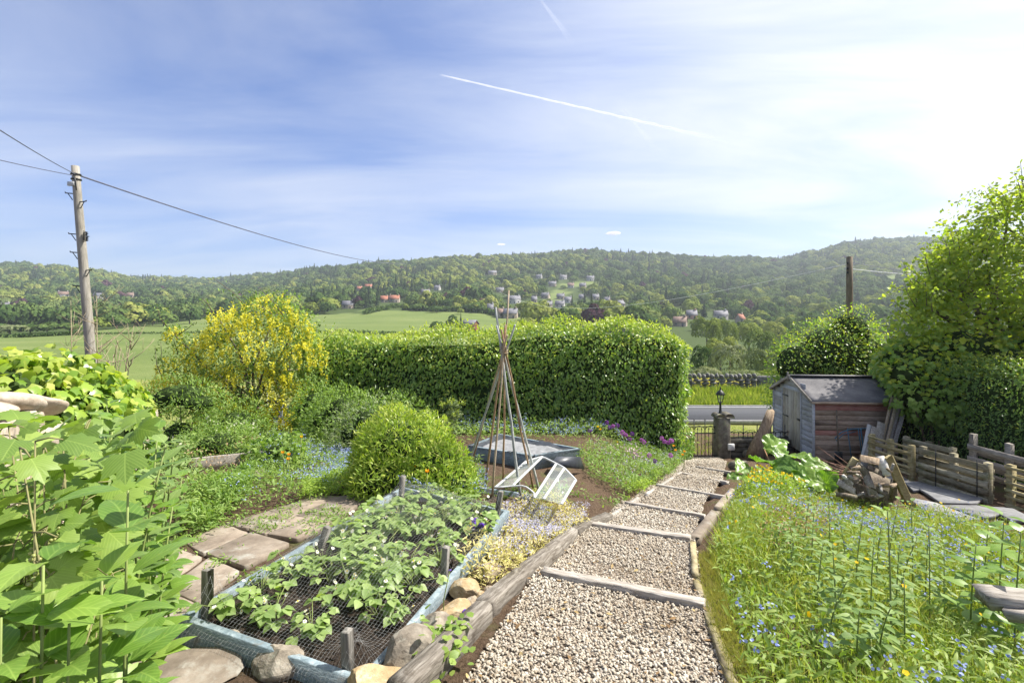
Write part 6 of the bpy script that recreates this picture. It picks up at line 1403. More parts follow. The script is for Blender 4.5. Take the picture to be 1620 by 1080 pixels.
PO = [(1066, 706, 9.9, 'upper orange poppy by the hedge end'), (1069, 713, 9.8, 'lower orange poppy by the hedge end'), (1083, 715, 10, 'right orange poppy nearest the gate'), (976, 700, 10.2, 'orange yellow poppy below the dark alliums'), (1080, 720, 9.9, 'small orange poppy near the gate hinge'), (477, 692, 6.6, 'pale yellow poppy in the left border'), (447, 717, 6.0, 'left orange poppy in the left border'), (457, 720, 6.0, 'right orange poppy in the left border'), (456, 727, 5.8, 'lowest orange poppy in the left border'), (640, 741, 4.9, 'orange poppy at the left of the golden shrub foot'), (655, 739, 4.9, 'middle orange poppy at the golden shrub foot'), (676, 747, 4.7, 'right orange poppy at the golden shrub foot'), (946, 676, 10.9, 'upper yellow poppy among the dark alliums'), (950, 680, 10.8, 'lower yellow poppy among the dark alliums')]
for x, y, Y, lb in PO: t_ = at(x, y, Y); flower_stem('poppy', (t_[0], t_[1]+.02, zg1(t_[0], t_[1])), t_, 'cup', F_BUTTER if 'yellow' in lb else F_ORANGE, lb, 'poppy', 'poppies in the borders', .035*max(1, Y/8))
t_ = at(752, 828, 3.9); flower_stem('columbine', (t_[0]+.05, t_[1], zg1(t_[0], t_[1])), t_, 13, F_PURPLE, 'purple columbine flowers at the far corner of the strawberry bed', 'columbine', None, .042)
t_ = at(737, 968, 2.75); flower_stem('columbine', (t_[0]-.04, t_[1], zg1(t_[0], t_[1])), t_, 2, F_PURPLE, 'single purple columbine among the rocks beside the sleeper', 'columbine', None, .026)
t_ = at(712, 945, 2.75); flower_stem('columbine', at(702, 1000, 2.75), at(712, 900, 2.8), 1, F_PURPLE, 'thin columbine stem with a bud above the rocks', 'columbine', None, .012, .003)
pr = gp(700, 1010, .10); q = R.normal(0, 1, (110, 3))*np.array([.075, .085, .022]); tag(leaf_obj('columbine_leaves', [leaves(T_QUAD, pr+q, np.column_stack([R.normal(0, 1, (110, 2)), R.normal(.1, .2, 110)]), np.column_stack([R.normal(0, .4, (110, 2)), np.ones(110)]), R.uniform(.03, .055, 110))], L_CURR), 'tuft of fresh green leaves on the sleeper edge', 'plant')
for x, y, lb in ((1000, 716, 'small pink flower cluster in the border'), (968, 712, 'pale pink flower cluster beside the membrane')):
    t_ = at(x, y, 9.6); q = R.normal(0, 1, (60, 3))*np.array([.10, .06, .08]); tag(leaf_obj('pink_flowers', [leaves(T_PETAL, t_+q, rand_dir(60), rand_dir(60)+np.array([0, -1, 1]), np.full(60, .04))], F_PINK), lb, 'flowers')

# ------------------------------------------------------------------ meadow on the right
mead = plan_poly([(1185, 1120), (1150, 980), (1128, 880), (1150, 812), (1172, 772), (1300, 775), (1345, 800), (1480, 818), (1560, 842), (1700, 900), (2300, 1300)])
def mh(q): return np.interp(q[:, 1], [1.5, 3, 6, 9], [.22, .36, .42, .24])*(.72+.42*vnoise(q, 61, 1.4))*np.interp(q[:, 0]-np.interp(q[:, 1], EDGE_Y, EDGE_R), [0, .7], [.5, 1])
def meadow_blades(n, hs, T, mat, name, label, wid=1.0, lean=.48, dens=None):
    q = in_plan(mead, n, dens); h = mh(q)*R.uniform(.45, 1.0, n)*hs; D = np.column_stack([R.normal(0, lean, (n, 2)), np.ones(n)]); N_ = np.column_stack([R.normal(0, 1, (n, 2)), R.normal(.2, .2, n)])
    return tag(leaf_obj(name, [leaves(T, np.column_stack([q, zg(q[:, 0], q[:, 1])-.02]), D, N_, h, wid/np.maximum(h, .05)*.32*np.interp(q[:, 1], [1.5, 8], [.8, 1.5]))], mat), label, 'grass', kind='stuff')
nearer = lambda w: np.interp(w[:, 1], [1.4, 3.5, 9], [1, .55, .25])
meadow_blades(42000, 1.0, T_GRASS, L_GRASS, 'meadow_grass', 'long fresh grass of the meadow right of the path', dens=nearer)
meadow_blades(6500, 1.2, T_GRASS, L_HAY, 'seeding_grass', 'pale seeding grass stalks in the meadow', .6, .5)
n = 15000; q = in_plan(mead, n, nearer); P = np.column_stack([q, zg(q[:, 0], q[:, 1])+mh(q)*R.uniform(.1, .85, n)])
tag(leaf_obj('meadow_herbs', [leaves(T_LANCE, P, np.column_stack([R.normal(0, .8, (n, 2)), R.normal(.35, .4, n)]), np.column_stack([R.normal(0, .5, (n, 2)), np.ones(n)]), R.uniform(.035, .085, n))], L_MEADOW), 'mixed leafy herbs growing through the meadow grass', 'herbs', kind='stuff')
def heads(n, mat, size, label, name, up=(.8, 1.2), k_=2, dens=None, seed=0):
    q = in_plan(mead, n, dens); P = np.column_stack([q, zg(q[:, 0], q[:, 1])+mh(q)*R.uniform(*up, n)]); P = np.repeat(P, k_, 0)+R.normal(0, size*.7, (n*k_, 3)); N_ = np.column_stack([R.normal(0, .5, n*k_), R.normal(-.5, .5, n*k_), np.ones(n*k_)])
    tag(leaf_obj(name, [leaves(T_PETAL, P, rand_dir(n*k_), N_, size*R.uniform(.7, 1.2, n*k_))], mat), label, 'flowers', kind='stuff')
heads(900, F_BLUE, .0155, 'tiny blue forget me nots scattered through the meadow', 'meadow_forget_me_nots', k_=4, dens=lambda w: np.clip(.2+1.3*vnoise(w, 71, .9), .03, 1))
heads(70, F_BUTTER, .030, 'yellow buttercups and poppies dotted through the meadow', 'buttercups', (.9, 1.25), 1)
far_b = plan_poly([(1180, 795), (1190, 765), (1300, 772), (1290, 790)])
q = in_plan(far_b, 160); P = np.column_stack([q, zg(q[:, 0], q[:, 1])+.30+.05*vnoise(q, 5, 3)]); tag(leaf_obj('buttercups', [leaves(T_PETAL, P, rand_dir(160), np.column_stack([R.normal(0, .5, 160), R.normal(-.8, .5, 160), np.ones(160)]), np.full(160, .038))], F_BUTTER), 'bright buttercups massed in front of the rhubarb', 'flowers', kind='stuff')
q = in_plan(far_b, 2500); P = np.column_stack([q, zg(q[:, 0], q[:, 1])+R.uniform(0, .28, 2500)]); tag(leaf_obj('buttercup_leaves', [leaves(T_LANCE, P, np.column_stack([R.normal(0, .6, (2500, 2)), R.normal(.5, .4, 2500)]), np.column_stack([R.normal(0, .5, (2500, 2)), np.ones(2500)]), np.full(2500, .08))], L_GOLD), 'yellow green buttercup foliage before the rhubarb', 'herbs', kind='stuff')
q = in_plan(plan_poly([(1200, 880), (1290, 845), (1330, 870), (1290, 910), (1215, 915)]), 700); P = np.column_stack([q, zg(q[:, 0], q[:, 1])+R.uniform(.2, .46, 700)]); tag(leaf_obj('brown_seed_heads', [leaves(T_QUAD, P, rand_dir(700), rand_dir(700), np.full(700, .018))], L_BROWN), 'brown seed heads in the near meadow', 'seed heads', kind='stuff')
NT = [(1278, 775, 4.2), (1262, 800, 3.9), (1290, 800, 3.6), (1318, 765, 4.4), (1345, 790, 4.0), (1360, 812, 3.5), (1392, 800, 3.8), (1410, 785, 4.2), (1428, 800, 3.4), (1450, 780, 4.0), (1470, 805, 3.9), (1300, 838, 3.0), (1330, 850, 2.9), (1385, 850, 2.9), (1478, 835, 3.2), (1255, 850, 3.4), (1425, 838, 3.1), (1500, 820, 3.6), (1320, 890, 2.5), (1400, 905, 2.4), (1230, 830, 3.9), (1365, 925, 2.3), (1440, 890, 2.6)]
for k, (x, y, Y) in enumerate(sorted(NT)):
    t_ = at(x, y, Y); zb_ = zg1(t_[0], t_[1]); H_ = max(.3, (t_[2]-zb_)*R.uniform(.72, 1.04)); stem_plant('nettle', (t_[0]-.03, t_[1], zb_), H_, 11, T_NET, .075, L_NETTLE, '%s tall drooping nettle stem above the meadow grass, counted from the path' % ORD[k], 'nettle', 'nettles in the meadow', (R.normal(.03, .05), R.normal(0, .05)), single=False, up=-.05, taper=.35, stem_r=.005, first=.3)
t_ = at(1410, 808, 2.6); stem_plant('seedling_spike', (t_[0], t_[1], zg1(t_[0], t_[1])), t_[2]-zg1(t_[0], t_[1]), 4, T_BLADE4, .07, L_GREEN, 'single dark stem with a round leaf at its tip', 'plant', None, (-.02, 0), up=.8, taper=0, stem_r=.006, first=.9, whorl=1)
for x, y, Y, lb in ((1580, 815, 3.4, 'broad dock plant at the right edge'), (1605, 840, 3.0, 'second dock plant nearer at the right edge'), (1555, 835, 3.6, 'dock plant left of the pair at the right edge'), (1535, 860, 3.2, 'low dock plant above the bleached slab')):
    t_ = at(x, y, Y); zb_ = zg1(t_[0], t_[1]); stem_plant('dock_plant', (t_[0], t_[1], zb_), t_[2]-zb_, 8, T_BIG, .16, L_BIG, lb, 'dock', 'dock plants at the right edge', (.02, -.02), up=.3, taper=.4, first=.2)
# grass edge on the path rim and moss
edge = plan_poly([(1160, 1100), (1115, 955), (1105, 880), (1130, 880), (1152, 970), (1195, 1100)])
q = in_plan(edge, 5000); h = R.uniform(.02, .075, 5000); tag(leaf_obj('edge_grass', [leaves(T_GRASS, np.column_stack([q, zg(q[:, 0], q[:, 1])+.02]), np.column_stack([R.normal(-.1, .6, (5000, 2)), np.ones(5000)]), rand_dir(5000), h, np.full(5000, 1.6))], L_MOSSG), 'short straw coloured grass along the path rim', 'grass', kind='stuff')

# ------------------------------------------------------------------ roadside grass beyond the gate, ivy on the low wall
def strip(x0, x1, y0, y1, zf, n, h, mat, name, label, w=2.0):
    q = np.column_stack([R.uniform(x0, x1, n), R.uniform(y0, y1, n)]); hh = h*R.uniform(.4, 1.1, n)*(.8+.3*vnoise(q, 9, .9)); tag(leaf_obj(name, [leaves(T_GRASS, np.column_stack([q, zf(q[:, 0], q[:, 1])-.03]), np.column_stack([R.normal(0, .25, (n, 2)), np.ones(n)]), rand_dir(n), hh, np.full(n, w))], mat), label, 'grass', kind='stuff')
strip(4.5, 14.5, 23.45, 26.1, zver, 16000, .55, L_GRASS, 'verge_grass', 'tall bright verge grass on the far side of the road', 4.0)
strip(4.2, 9.5, 13.6, 19.5, lambda x, y: np.where(y < 17, zg(x, y), zver(x, y)), 9000, .14, L_GRASS, 'lawn_strip', 'short grass between the gate and the road', 5.0)
strip(5, 14, 26.8, 29, zfar, 5000, .9, L_HAY, 'tall_verge_weeds', 'pale tall weeds behind the dry stone wall', 5.0)
bush('wall_ivy', (6.75, 12.85, -3.75), [((6.75, 12.85, -3.36), (.3, .15, .16)), ((6.95, 12.85, -3.55), (.22, .14, .2))], T_IVY, .07, 350, L_PRIVET, 'small dark ivy on the low wall beside the stump', 'ivy', stem=False)
# bare sapling twigs beside the utility pole
def bare(name, base, top, n_, spread, label):
    root = empty(name, base); tag(root, label, 'sapling'); b = np.array(base, float); t_ = np.array(top)-b; limbs = [([np.zeros(3), t_*.5+R.normal(0, .04, 3), t_], .018, .004)]
    for k in range(n_):
        s = t_*R.uniform(.3, .95); d = np.array([R.normal(0, spread), R.normal(0, spread), R.uniform(.1, .5)]); e = s+d; limbs.append(([s, (s+e)/2+np.array([0, 0, -.04]), e], .008, .003))
        for j in range(2): s2 = s+d*R.uniform(.4, .9); e2 = s2+np.array([R.normal(0, spread*.5), R.normal(0, spread*.5), R.uniform(.05, .25)]); limbs.append(([s2, e2], .004, .002))
    tree_tubes(limbs).out('branches', M_TWIGB, root, True); return root
M_TWIGB = m_plain('grey_twig', (.30, .25, .17), .9, .1)
b_ = at(158, 640, 10.4); bare('bare_sapling', b_, at(153, 468, 10.4), 16, .28, 'thin bare sapling right beside the utility pole')
b_ = at(196, 640, 9.0); bare('bare_sapling', b_, at(212, 515, 9.0), 10, .2, 'grey dead twig standing right of the utility pole')
b_ = at(185, 630, 8.0); bare('bare_sapling', b_, at(180, 560, 8.0), 8, .18, 'low tangle of dead twigs above the ivy')
b_ = at(118, 640, 10.8); bare('bare_sapling', b_, at(112, 475, 10.8), 8, .22, 'dead twig left of the utility pole')

# ------------------------------------------------------------------ far trees
def m_far(name, cols, rnd_amt=.6, trans=.25):
    m, nt = new_mat(name); oi = nt.nodes.new('ShaderNodeObjectInfo')
    f = mathn(nt, 'ADD', mathn(nt, 'MULTIPLY', oi.outputs['Random'], rnd_amt), mathn(nt, 'MULTIPLY', attr(nt, 'rnd'), 1-rnd_amt))
    c = ramp(nt, f, [(i/(len(cols)-1)*.8+.1, q) for i, q in enumerate(cols)])
    b = nt.nodes.new('ShaderNodeBsdfDiffuse'); nt.links.new(c, b.inputs['Color']); t_ = nt.nodes.new('ShaderNodeBsdfTranslucent'); nt.links.new(mixn(nt, 1.0, c, (1.1, 1.2, .5), 'MULTIPLY'), t_.inputs['Color'])
    mx = nt.nodes.new('ShaderNodeMixShader'); mx.inputs[0].default_value = trans; nt.links.new(b.outputs[0], mx.inputs[1]); nt.links.new(t_.outputs[0], mx.inputs[2])
    o = nt.nodes.new('ShaderNodeOutputMaterial'); nt.links.new(mx.outputs[0], o.inputs[0]); return m
W_GREEN = m_far('woodland_green', [(.036, .070, .022), (.070, .118, .034), (.118, .175, .05), (.185, .225, .072)])
W_LIGHT = m_far('light_woodland_green', [(.15, .20, .04), (.23, .27, .06), (.31, .33, .10)])
W_DARK = m_far('conifer_green', [(.032, .058, .026), (.055, .085, .036), (.08, .115, .048)], trans=.1)
W_PURPLE = m_far('copper_beech', [(.055, .030, .038), (.09, .048, .058), (.13, .075, .08)], trans=.2)
W_GREY = m_far('willow_grey_green', [(.12, .15, .075), (.18, .21, .10), (.25, .27, .15)])
def crown_mesh(name, mat, seed, kind='round', n=420, clumps=14, ls=.24):
    r = np.random.default_rng(seed); global R; keep_R = R; R = r
    if kind == 'cone':
        z = r.random(n)**1.25; a = r.uniform(0, 6.28, n); tier = 1+.22*np.sin(z*26+r.uniform(0, 6)); rad = (1-z)*.42*tier*(.75+.25*r.random(n))+.02
        P = np.stack([rad*np.cos(a), rad*np.sin(a), .08+z*1.5], 1); N = norm(np.stack([np.cos(a), np.sin(a), np.full(n, .55)], 1)); D = norm(np.stack([np.cos(a), np.sin(a), np.full(n, -.5)], 1)+r.normal(0, .3, (n, 3))); S = ls*.8*(1.15-z*.75)
    else:
        sx = 1.0 if kind == 'round' else .75; hz = .62 if kind == 'round' else .8
        cc = norm(r.normal(size=(clumps, 3)))*r.uniform(.35, .70, (clumps, 1))*np.array([sx, sx, hz]); cc[:, 2] = np.abs(cc[:, 2])*.95+cc[:, 2]*.15; cr = r.uniform(.28, .48, clumps)
        i = r.integers(0, clumps, n); d = norm(r.normal(size=(n, 3))); d[:, 2] = np.where(d[:, 2] < -.45, -d[:, 2], d[:, 2])
        P = cc[i]+d*cr[i][:, None]*np.array([1, 1, .85]); P[:, 2] += .42; N = norm(d+.35*norm(P-np.array([0, 0, .3]))); D = norm(np.cross(N, r.normal(size=(n, 3)))+r.normal(0, .25, (n, 3))); S = ls*r.uniform(.7, 1.2, n)
        deep = np.ones(n, bool)
        for c_, q in zip(cc, cr): deep &= (((P-np.array([0, 0, .42])-c_)**2).sum(1) > (q*.72)**2)
        P, N, D, S = P[deep], N[deep], D[deep], S[deep]
    lv = leaves(T_QUAD, P-D*np.asarray(S)[:, None]*.5 if np.ndim(S) else P, D, N, S)
    me = make_mesh(name, lv[0], lv[1], mat, False, {'rnd': lv[2]}); R = keep_R; return me
CR = {'green': [crown_mesh('crown', W_GREEN, s, 'round', 900, 16, .20) for s in (1, 2, 3)], 'light': [crown_mesh('crown', W_LIGHT, s, 'round', 900, 15, .20) for s in (4, 5)], 'tall': [crown_mesh('crown', W_GREEN, s, 'oval', 800, 13, .20) for s in (6, 7)], 'dark': [crown_mesh('crown', W_DARK, s, 'cone', 700, 0, .22) for s in (8, 9)], 'purple': [crown_mesh('crown', W_PURPLE, 10, 'round', 800, 14, .22)], 'grey': [crown_mesh('crown', W_GREY, s, 'round', 1100, 18, .16) for s in (11, 12)]}
CRH = {k_: [crown_mesh('crown', m_, s_, 'round', 6000, 26, .075) for s_ in ss] for k_, m_, ss in (('light', W_LIGHT, (31, 32)), ('green', W_GREEN, (33, 34)), ('grey', W_GREY, (35, 36)))}
TRK = MB().tube([(0, 0, -.25), (.01, .0, .2), (.0, .01, .6)], [.06, .045, .02], 6).mesh('trunk', M_BARK, True)
KLAB = {'green': ('rounded mid green tree', 'broadleaf_tree'), 'light': ('pale fresh green tree', 'broadleaf_tree'), 'tall': ('upright oval green tree', 'broadleaf_tree'), 'dark': ('dark pointed conifer', 'conifer'), 'purple': ('dark purple copper beech', 'copper_beech'), 'grey': ('silvery grey green willow', 'willow')}
FAR_CROWNS = {}
def far_tree(p, rad, hgt, kind, label, group=None, var=None, hi=False):
    root = empty(KLAB[kind][1], p, R.uniform(0, 6.28)); tag(root, label, 'tree', group); root.scale = (rad, rad, hgt)
    me = CRH[kind][int(R.integers(2))] if hi else CR[kind][int(R.integers(len(CR[kind]))) if var is None else var]
    o = bpy.data.objects.new('crown', me); link(o, root); FAR_CROWNS.setdefault(me.name, o)
    link(bpy.data.objects.new('trunk', TRK), root); return root
def far_at(px, py):
    """ground point of the valley sheet seen at a photo pixel"""
    Y = np.geomspace(40, 1380, 1500); X = (px-CX)/FPX*Y; q = HY-FPX*zfar(X, Y)/Y; i = int(np.argmax(q <= py)) if (q <= py).any() else len(Y)-1
    return np.array([X[i], Y[i], zfar1(X[i], Y[i])])

# ------------------------------------------------------------------ houses
M_SLATE = m_plain('slate_roof', (.15, .15, .17), .7, .3, var=.3, scale=.8); M_TILE = m_plain('red_roof_tiles', (.30, .13, .085), .8, .2, var=.3, scale=.8); M_BROWNTILE = m_plain('brown_roof_tiles', (.20, .14, .115), .8, .2, var=.3, scale=.8)
M_RENDER = m_plain('white_render', (.46, .45, .44), .9, .2, var=.1, scale=.7); M_GRIT = m_plain('gritstone_wall', (.34, .29, .235), .9, .2, var=.25, scale=.8); M_PINKW = m_plain('pink_brick_wall', (.42, .25, .20), .9, .2, var=.2, scale=.8); M_BARN = m_plain('red_barn_boards', (.17, .065, .05), .85, .2, var=.25, scale=.6)
M_WIN = m_plain('window_glass', (.06, .075, .09), .15, .6, var=.2)
HS = [(583, 457, 12, 'r', 't', 'white house with red roof high among the trees'), (569, 460, 9, 'g', 't', 'small stone house left of the white red roofed one'), (624, 478, 18, 'g', 't', 'large gabled stone house with red roof above the field'), (608, 478, 12, 'g', 't', 'stone wing left of the large gabled house'), (551, 488, 19, 'g', 's', 'grey roofed stone house at the left field edge'), (673, 467, 15, 'g', 's', 'slate roofed house above the gabled one'), (692, 459, 10, 'r', 's', 'small pale house among trees near the middle'), (779, 436, 14, 'g', 's', 'lone stone house highest on the wooded hill'), (853, 441, 10, 'r', 's', 'small white house at the left of the top row'), (891, 442, 12, 'r', 's', 'white house in the middle of the top row'), (934, 444, 13, 'r', 's', 'bright white house at the right of the top row'), (874, 453, 13, 'g', 's', 'stone house below the top row on the left'), (903, 455, 11, 'r', 'b', 'pale house below the top row in the middle'), (922, 455, 11, 'g', 's', 'stone house below the top row on the right'), (791, 463, 13, 'g', 's', 'flat grey roofed house left of the round tree'), (813, 480, 22, 'r', 's', 'long pale terrace with chimneys above the tall canes'), (863, 472, 14, 'g', 's', 'slate house in the middle of the village'), (887, 473, 13, 'g', 's', 'slate house right of the village middle'), (899, 479, 13, 'r', 's', 'white walled house in the lower village'), (921, 474, 11, 'g', 's', 'grey house behind the dark conifers'), (942, 474, 11, 'g', 's', 'grey house on the right of the village'), (961, 479, 9, 'g', 's', 'small house right of the conifers'), (866, 487, 17, 'g', 's', 'big slate roof in the lower village'), (886, 486, 16, 'r', 's', 'long low white house in the lower village'), (808, 503, 24, 'g', 's', 'grey roofed farmhouse beside the field'), (792, 502, 12, 'g', 'b', 'low stone outbuilding left of the farmhouse'), (776, 493, 10, 'r', 's', 'small pale cottage left of the farmhouse'), (981, 485, 13, 'g', 's', 'slate house at the right end of the village'), (1094, 504, 17, 'p', 's', 'pink walled house beside the small field'), (1140, 505, 22, 'r', 's', 'white modern house with dark windows right of the hedge'), (1076, 516, 22, 'g', 'b', 'brown roofed bungalow behind the hedge top'), (8, 488, 12, 'r', 's', 'pale house at the far left edge'), (100, 470, 15, 'r', 'b', 'pale house on the left hillside'), (156, 472, 14, 'r', 's', 'white house just right of the utility pole'), (206, 470, 10, 'g', 'b', 'small stone house on the left hill'), (1171, 510, 9, 'g', 't', 'small red roofed house among the right trees'), (845, 478, 9, 'g', 's', 'small stone house beside the purple trees')]
HOUSES = []
def house(px, py, wpx, wall, roof, label, barn=False):
    p = far_at(px, py); sc = p[1]/FPX; w = wpx*sc*(1 if barn else .88); dp = max(6.0, w*.55); e = max(2.6, min(4.8, w*.34)); rise = min(4.6, dp*.52)
    if barn: e, rise, dp = 3.0, 1.5, w*.8
    wm = {'r': M_RENDER, 'g': M_GRIT, 'p': M_PINKW, 'b': M_BARN}[wall]; rm = {'t': M_TILE, 's': M_SLATE, 'b': M_BROWNTILE}[roof]
    root = empty('barn' if barn else 'house', p-np.array([0, 0, .5]), math.atan2(-p[0], p[1])*.6+R.normal(0, .25)); tag(root, label, 'barn' if barn else 'house', None if barn else 'houses on the far hillside')
    hw, hd = w/2, dp/2; e += .5
    V = [(-hw, -hd, 0), (hw, -hd, 0), (hw, hd, 0), (-hw, hd, 0), (-hw, -hd, e), (hw, -hd, e), (hw, hd, e), (-hw, hd, e), (-hw, 0, e+rise), (hw, 0, e+rise)]
    build('wall', V, [[0, 1, 5, 4], [1, 2, 6, 9, 5], [2, 3, 7, 6], [3, 0, 4, 8, 7]], wm, root)
    o_ = .35; k = rise/hd
    rf = build('roof', [(-hw-o_, -hd-o_, e-k*o_), (hw+o_, -hd-o_, e-k*o_), (hw+o_, 0, e+rise), (-hw-o_, 0, e+rise), (hw+o_, hd+o_, e-k*o_), (-hw-o_, hd+o_, e-k*o_), (-hw-o_, -hd-o_, e-k*o_+.25), (hw+o_, -hd-o_, e-k*o_+.25), (hw+o_, 0, e+rise+.25), (-hw-o_, 0, e+rise+.25), (hw+o_, hd+o_, e-k*o_+.25), (-hw-o_, hd+o_, e-k*o_+.25)],
               [[6, 7, 8, 9], [9, 8, 10, 11], [1, 0, 3, 2], [2, 3, 5, 4], [0, 1, 7, 6], [4, 5, 11, 10], [1, 2, 8, 7], [2, 4, 10, 8], [0, 6, 9, 3], [3, 9, 11, 5]], rm, root)
    if not barn:
        for sx in ((-.8, .8) if w > 9 else (.75,)): MB().box((sx*hw, 0, e+rise+.5), (.9, .7, 1.5)).out('chimney', wm, rf)
        ncol = max(2, int(w/3.2)); rowz = [1.7] if e < 4.6 else [1.7, e-1.2]
        for z in rowz:
            for c_ in range(ncol):
                x = -hw+w*(c_+.5)/ncol
                if z == rowz[0] and c_ == ncol//2: MB().box((x, -hd-.03, 1.3), (1.0, .08, 2.1)).out('door', M_WIN, root); continue
                wn_ = MB().box((x, -hd-.03, z+.3), (1.25, .08, 1.25)).out('window', M_WIN, root)
                MB().box((x, -hd-.09, z-.40), (1.5, .14, .12)).out('sill', M_RENDER, wn_)
    else:
        MB().box((0, -hd-.04, 1.6), (w*.3, .1, 2.6)).out('door', M_BARK, root)
    HOUSES.append((px, py, wpx, p[1], (e+rise)/sc)); return root
for h in HS: house(*h)
house(744, 523, 21, 'b', 's', 'red brown timber barn in the field below the village', True)

# ------------------------------------------------------------------ trees one can tell apart
def ftree(px, py, wpx, hpx, kind, label, group=None, p=None):
    p = far_at(px, py) if p is None else p; s = p[1]/FPX; return far_tree(p, wpx*s/2/.92, hpx*s/1.35, kind, label, group)
SP = [(690, 525, 25, 21, 'green', 'round tree left of the barn'), (715, 523, 24, 24, 'green', 'round tree touching the barn on its left'), (729, 523, 14, 22, 'dark', 'narrow dark tree right against the barn'), (716, 508, 14, 13, 'green', 'small bush up the field behind the barn trees'),
      (217, 516, 44, 30, 'light', 'broad round field tree right of the utility pole'), (259, 516, 46, 30, 'green', 'broad round field tree left of the yellow blossom'), (185, 519, 40, 24, 'green', 'round tree touching the utility pole in the hedge line'), (300, 512, 36, 24, 'green', 'hedge line tree behind the laburnum'), (150, 522, 36, 22, 'light', 'low hedge line tree left of the pole'),
      (842, 507, 38, 34, 'grey', 'loose olive green tree beside the farmhouse'), (912, 506, 36, 30, 'green', 'big round tree at the bottom of the village'), (905, 500, 16, 30, 'dark', 'dark conifer left of the round village tree'), (936, 504, 18, 36, 'dark', 'tall dark conifer right of the round village tree'), (950, 504, 16, 34, 'dark', 'second tall conifer right of the round village tree'), (925, 496, 15, 34, 'dark', 'tall conifer behind the round village tree'), (982, 508, 34, 22, 'dark', 'wide dark yew at the right of the village'), (1000, 506, 22, 18, 'dark', 'dark yew next to the wide one'),
      (808, 472, 24, 22, 'light', 'round pale tree in the village above the terrace'), (712, 470, 14, 36, 'dark', 'tallest dark conifer on the hillside'), (722, 468, 12, 30, 'tall', 'slim tree beside the tallest conifer'), (584, 486, 22, 30, 'dark', 'broad dark cedar left of the gabled house'), (597, 484, 14, 22, 'dark', 'smaller conifer between cedar and gabled house'), (566, 487, 18, 22, 'purple', 'copper beech left of the dark cedar'), (590, 452, 24, 16, 'purple', 'copper beech above the white red roofed house'), (762, 484, 34, 14, 'purple', 'wide purple tree above the farm'), (705, 480, 14, 20, 'purple', 'purple tree below the tallest conifer'), (789, 486, 16, 14, 'purple', 'small purple tree left of the terrace'), (828, 470, 14, 14, 'purple', 'purple tree right of the terrace'), (612, 466, 24, 18, 'light', 'round light tree above the gabled house'), (655, 487, 26, 18, 'green', 'round tree right of the gabled house'), (642, 491, 12, 14, 'light', 'small tree at the field corner'), (660, 492, 26, 14, 'green', 'bushy tree on the upper field hedge'), (690, 494, 24, 13, 'green', 'second bushy tree on the upper field hedge'), (729, 497, 12, 12, 'light', 'little round tree on the field hedge'), (748, 494, 40, 18, 'green', 'wide tree group right end of the field hedge'),
      (1012, 488, 18, 16, 'light', 'pale tree beside the small right field'), (1130, 448, 22, 16, 'grey', 'grey green tree in the wood above the white house')]
for s in SP: ftree(*s)
# valley trees seen between hedge and shed
def vt(px, py, Y, w, h, kind, label):
    x = (px-CX)/FPX*Y; z = -(py-HY)/FPX*Y; p = np.array([x, Y, min(z, zfar1(x, Y)+.5)]); top = -(py-h-HY)/FPX*Y; s = Y/FPX
    far_tree(p, w*s/2/.92, (top-p[2])/1.12, kind, label, hi=True)
for a in [(1118, 548, 165, 46, 50, 'light', 'tall pale green tree in the valley nearest the hedge end'), (1150, 545, 172, 34, 40, 'light', 'second pale green valley tree right of the tall one'), (1185, 545, 180, 44, 36, 'light', 'pale green valley tree left of the shed bushes'), (1222, 545, 185, 44, 38, 'light', 'pale green valley tree above the shed'), (1255, 545, 185, 44, 38, 'green', 'valley tree behind the bush tips'), (1205, 566, 115, 52, 44, 'green', 'round dark valley tree above the dry stone wall'), (1140, 562, 100, 56, 32, 'light', 'low spreading tree behind the hedge end'), (1155, 592, 62, 66, 50, 'grey', 'silvery willow behind the dry stone wall'), (1205, 596, 52, 52, 46, 'grey', 'second silvery willow nearer the shed'), (1112, 590, 70, 40, 42, 'green', 'green tree half hidden by the hedge end'), (1235, 594, 60, 50, 48, 'green', 'green tree half hidden by the cone bush'), (1120, 606, 40, 50, 26, 'grey', 'pale shrub leaning over the dry stone wall'), (1172, 606, 38, 60, 22, 'grey', 'pale hawthorn scrub along the dry stone wall'), (1215, 606, 40, 44, 22, 'light', 'low scrub at the wall beside the shed')]: vt(*a)
# shrubs along the left field hedge
for k, (px, py, w, h, kd) in enumerate([(15, 529, 60, 20, 'grey'), (48, 527, 44, 18, 'green'), (75, 526, 44, 20, 'dark'), (110, 525, 46, 18, 'green'), (30, 516, 56, 20, 'light'), (85, 514, 60, 18, 'light'), (140, 512, 50, 18, 'green'), (-20, 527, 60, 22, 'green'), (-30, 512, 60, 20, 'light'), (175, 512, 40, 18, 'light')]):
    ftree(px, py, w, h, kd if kd != 'dark' else 'green', 'scrubby ' + ['silver bush at the left end of', 'round bush second in', 'dense bush in the middle of', 'bush near the pole in', 'pale bush behind the left of', 'pale bush behind the middle of', 'tall bush behind', 'bush beyond the picture edge of', 'pale bush beyond the edge behind', 'pale bush right of the pole behind'][k] + ' the field hedge')
